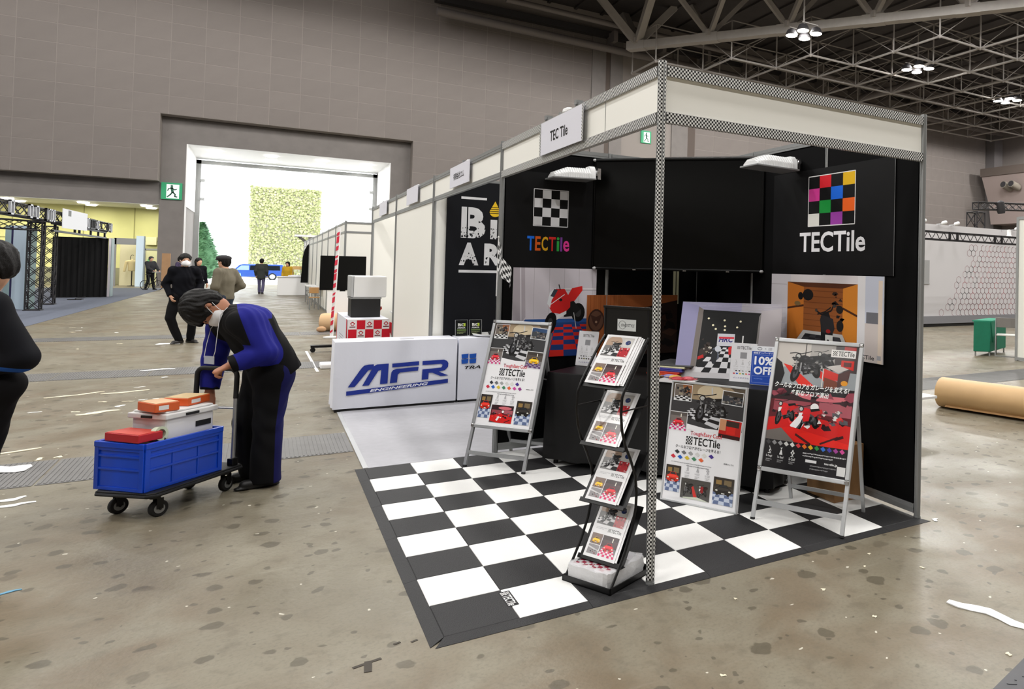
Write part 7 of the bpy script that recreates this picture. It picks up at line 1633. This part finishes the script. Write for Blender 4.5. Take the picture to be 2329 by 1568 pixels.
for f_, g_ in ((.08,.05),(.92,.05),(.08,.95),(.92,.95)): obj('leg', MB().tube(A_+d1*f_+d2*g_, A_+d1*f_+d2*g_+V3(0,0,.7), .015, 8), M['alu_grey'], t)
t = thing('folding_chair', 'grey folding chair with pale seat beside the green table', 'chair', (11.85,5.75,0)); cA, cx_, cy_ = V3(11.70,5.83,0), V3(.55,-.83,0).normalized(), V3(.83,.55,0).normalized()
for o_ in (0, .42):
    k = cA+cx_*o_; obj('side_frame', MB().path([k+cy_*.04+V3(0,0,.80), k+cy_*.0+V3(0,0,.45), k-cy_*.04+V3(0,0,.03)], .011, 6).path([k+cy_*.32+V3(0,0,.43), k+cy_*.05+V3(0,0,.03) if False else k+cy_*.40+V3(0,0,.02)], .011, 6), M['alu_grey'], t)
obj('foot_bar', MB().tube(cA-cy_*.04+V3(0,0,.025), cA-cy_*.04+cx_*.42+V3(0,0,.025), .011, 6), M['alu_grey'], t)
obj('seat', MB().obox(cA+V3(0,0,.43)+cx_*.01, cx_*.40, cy_*.36, V3(0,0,.025)), mat('pale seat', (206,206,200), .5), t, bevel=.01); obj('backrest', MB().obox(cA+cy_*.035+V3(0,0,.60)+cx_*.0, cx_*.42, cy_*.02, V3(0,0,.2)), mat('grey seat pad', (120,116,112), .6), t, bevel=.008)
t = thing('partition_panel', 'white framed partition panel at right edge of the picture', 'partition', (11.9,5.0,0)); e_ = V3(0,-1,0); obj('sheet', MB().obox((11.57,5.24,.05), (.05,-2.4,0), (.02,0,0), (0,0,2.74)), mat('white panel sheet', (222,222,214), .5), t)
obj('post', MB().beam((11.58,5.26,.002), (11.58,5.26,2.80), .05, .05), M['alu_grey'], t); obj('rail', MB().beam((11.58,5.26,2.78), (11.63,2.84,2.78), .05, .06).beam((11.58,5.26,.04), (11.63,2.84,.04), .05, .06), M['alu_grey'], t); obj('post', MB().beam((11.63,2.84,.002), (11.63,2.84,2.80), .05, .05), M['alu_grey'], t)
t = thing('paper_roll', 'thick roll of brown kraft paper lying on the concrete at right', 'paper roll', (6.5,1.5,0)); ra, rb_ = V3(6.35,2.68,.182), V3(6.95,.2,.182)
obj('paper', MB().lathe(ra, [(.04,0),(.176,0),(.182,.01),(.182,(rb_-ra).length),(.04,(rb_-ra).length)], 36, rb_-ra), mat('kraft paper', (200,164,116), .55, nz=.04, ns=5), t)
obj('loose_edge', MB().obox(ra+(rb_-ra)*.05+V3(-.12,-.03,-.13), (rb_-ra)*.9, V3(-.03,0,-.02), V3(0,0,.002)), mat('kraft edge', (180,140,94), .6), t)
t = thing('low_table', 'low white board table poking out from behind the booth wall', 'table', (4.5,2.1,0)); obj('top', MB().box((3.7,1.78,.335), (5.22,2.3,.36)), M['white'], t)
for x in (3.8, 4.4):
    for y in (1.85, 2.2): obj('leg', MB().tube((x,y,0), (x,y,.335), .014, 6), M['alu_grey'], t)
tk = mat('dark worn tape', (58,52,44), .7)
tq = thing('tape_cross', 'dark worn tape cross stuck on the foreground concrete', 'tape', (-.30,-.06,0))
obj('tape_strip', MB().obox((-.35,-.055,.0006), V3(.105,.022,0), V3(-.004,.016,0), V3(0,0,.0012)), tk, tq); obj('tape_strip', MB().obox((-.318,-.105,.0009), V3(.028,-.006,0), V3(.010,.085,0), V3(0,0,.0014)), tk, tq)
solo('tape_scrap', MB().obox((-.185,.058,.0006), V3(.026,.008,0), V3(-.004,.012,0), V3(0,0,.0012)), tk, 'small dark tape square on the concrete left of the mat corner', 'tape')
solo('tape_scrap', MB().obox((-.12,.04,.0006), V3(.026,.010,0), V3(-.004,.012,0), V3(0,0,.0012)), tk, 'small dark tape square on the concrete nearest the mat corner', 'tape')
# ------------------------------------------------------------------ van and cone outside
t = thing('van', 'small blue van parked in the bright yard beyond the gate', 'van', (-1.3,70,-.05)); vb = mat('blue car paint', (40,84,176), .25, coat=.5); L0, y0_, z_ = -3.55, 69.2, -.05
side = [(0,.28),(.02,.62),(.55,.78),(1.02,1.30),(1.25,1.36),(4.05,1.36),(4.15,1.2),(4.18,.28)]
obj('body', MB().prism([(a, b) for a, b in side], (L0,y0_+1.5,z_), (1,0,0), (0,0,1), 1.5), vb, t, bevel=.05)
gl_ = mat('dark car glass', (18,26,34), .1)
for a, b in ((1.75,2.75),(2.82,3.9)): obj('side_window', MB().prism([(a,.85),(b,.85),(b-.03,1.24),(a+.02,1.24)], (L0,y0_+.0,z_), (1,0,0), (0,0,1), .012), gl_, t)
obj('front_window', MB().prism([(.75,.85),(1.68,.85),(1.68,1.24),(1.15,1.24)], (L0,y0_+.0,z_), (1,0,0), (0,0,1), .012), mat('pale car glass', (150,176,196), .1), t)
for a in (.78, 3.35):
    for yy in (y0_-.02, y0_+1.34): obj('wheel', MB().lathe((L0+a,yy,z_+.31), [(.2,0),(.30,.01),(.31,.05),(.31,.16),(.2,.18)], 20, (0,1,0)), M['rubber'], t)
    obj('hubcap', MB().lathe((L0+a,y0_-.03,z_+.31), [(.02,0),(.2,.004),(.22,.02)], 16, (0,1,0)), M['alu_lt'], t)
obj('tail_light', MB().box((L0+4.12,y0_-.01,z_+.6), (L0+4.19,y0_+.1,z_+.95)), mat('red lens', (200,40,60), .3), t); obj('side_trim', MB().box((L0+.1,y0_-.012,z_+.52), (L0+4.1,y0_,z_+.56)), vb, t)
solo('traffic_cone', MB().lathe((-2.35,64,-.05), [(.22,0),(.22,.04),(.14,.05),(.03,.66),(.02,.68)], 16), mat('pale teal cone', (150,220,206), .5), 'pale teal cone in front of the blue van', 'cone')
solo('fire_extinguisher', MB().lathe((-4.30,53.2,.0), [(.09,0),(.09,.5),(.04,.58),(.03,.66)], 14), mat('red extinguisher', (196,30,40), .35), 'red cylinder standing at left gate post', 'extinguisher')
# ------------------------------------------------------------------ litter on the floor
wp = mat('white scrap', (232,232,228), .8); wp2 = mat('cream scrap', (222,214,190), .8)
def scrap(x, y, L, w_, a, seed, m, label, cat='litter', grp=None):
    r = random.Random(seed); n_ = 7; d_, p_ = V3(math.cos(a), math.sin(a), 0), V3(-math.sin(a), math.cos(a), 0); up, dn = [], []
    for i in range(n_):
        f = i/(n_-1)-.5; k = (1-.5*abs(f*2)**3)*(.75+.5*r.random()); b = w_*.25*math.sin(i*1.3+seed); up.append(d_*L*f+p_*(b+w_*k*.5)); dn.append(d_*L*f+p_*(b-w_*k*.5))
    O = V3(x, y, .0085 if (3.6 < y < 4.45 or 9.3 < y < 10.1) else .0012); h = [V3(0,0,.0018+.005*r.random()*min(1, L*4)) for _ in range(n_)]
    mb = MB(); vs = [O+u_ for u_ in up]+[O+u_ for u_ in dn]+[O+u_+h[i] for i, u_ in enumerate(up)]+[O+u_+h[i] for i, u_ in enumerate(dn)]
    fs = [(2*n_+i, 3*n_+i, 3*n_+i+1, 2*n_+i+1) for i in range(n_-1)]+[(i, i+1, n_+i+1, n_+i) for i in range(n_-1)]+[(i, 2*n_+i, 2*n_+i+1, i+1) for i in range(n_-1)]+[(n_+i, n_+i+1, 3*n_+i+1, 3*n_+i) for i in range(n_-1)]
    mb.add(vs, fs); return solo('litter', mb, m, label, cat, grp, base=(x,y,O.z))
scrap(2.255,-1.07,.38,.078,-1.28,4,M['white'],'long torn strip of white tape on the concrete at bottom right','tape')
scrap(-2.30,4.20,.34,.20,.3,5,M['white'],'white paper sheet lying at the left edge on the ribbed trench cover','paper')
scrap(-2.45,4.85,.5,.05,.35,6,wp2,'cream paper strip above the white sheet at left edge','paper')
scrap(-2.5,7.9,.55,.06,.5,7,wp2,'long cream paper strip on the floor near left person','paper')
scrap(-2.05,7.9,.45,.07,.3,8,wp2,'twisted cream paper strip on the floor left of the hand cart','paper')
scrap(-2.1,6.55,.35,.10,.5,9,wp2,'crumpled cream ribbon on the floor between left person and cart','paper')
scrap(-1.95,9.9,.4,.10,.2,10,wp,'torn white paper on the ribbed strip behind the cart','paper')
scrap(-2.20,13.9,.40,.22,.4,11,wp,'crumpled white tissue by the shoes of the man in black','paper')
scrap(-2.05,3.3,.16,.06,.5,13,wp,'white paper shred below the ribbed strip at left edge','paper'); scrap(-2.0,3.15,.2,.05,.2,14,wp,'second white shred below the ribbed strip at left edge','paper')
scrap(-1.69,1.50,.13,.02,.35,15,mat('blue string', (96,150,180), .6),'pale blue curl of string at the left edge of the floor','string')
scrap(3.06,-.06,.06,.03,.6,16,M['white'],'white tape tab at the right corner post of the booth','tape')
G_ = 'small white scraps on the aisle floor'
r = random.Random(11)
for k in range(46):
    y = 3.0+27*r.random()**1.2; x = -.75-.125*(y+3.2)-.14*(y+3.2)*r.random()+.8*r.random()
    x = max(x, -6.0)
    if -1.8 < x < -.4 and 2 < y < 4: continue
    scrap(x, y, .05+.10*r.random(), .02+.03*r.random(), r.random()*3, k+30, wp if k % 2 else wp2, 'small white scrap of paper or tape on the aisle floor', 'litter', G_)
for k in range(22):
    x, y = -1.3+4.2*r.random(), -1.9+1.7*r.random()
    if x > 2.5 and y > -.3: continue
    scrap(x, y, .012+.02*r.random(), .008+.01*r.random(), r.random()*3, k+90, wp2, 'tiny pale chip on the concrete in the foreground', 'litter', 'tiny pale chips on the foreground floor')
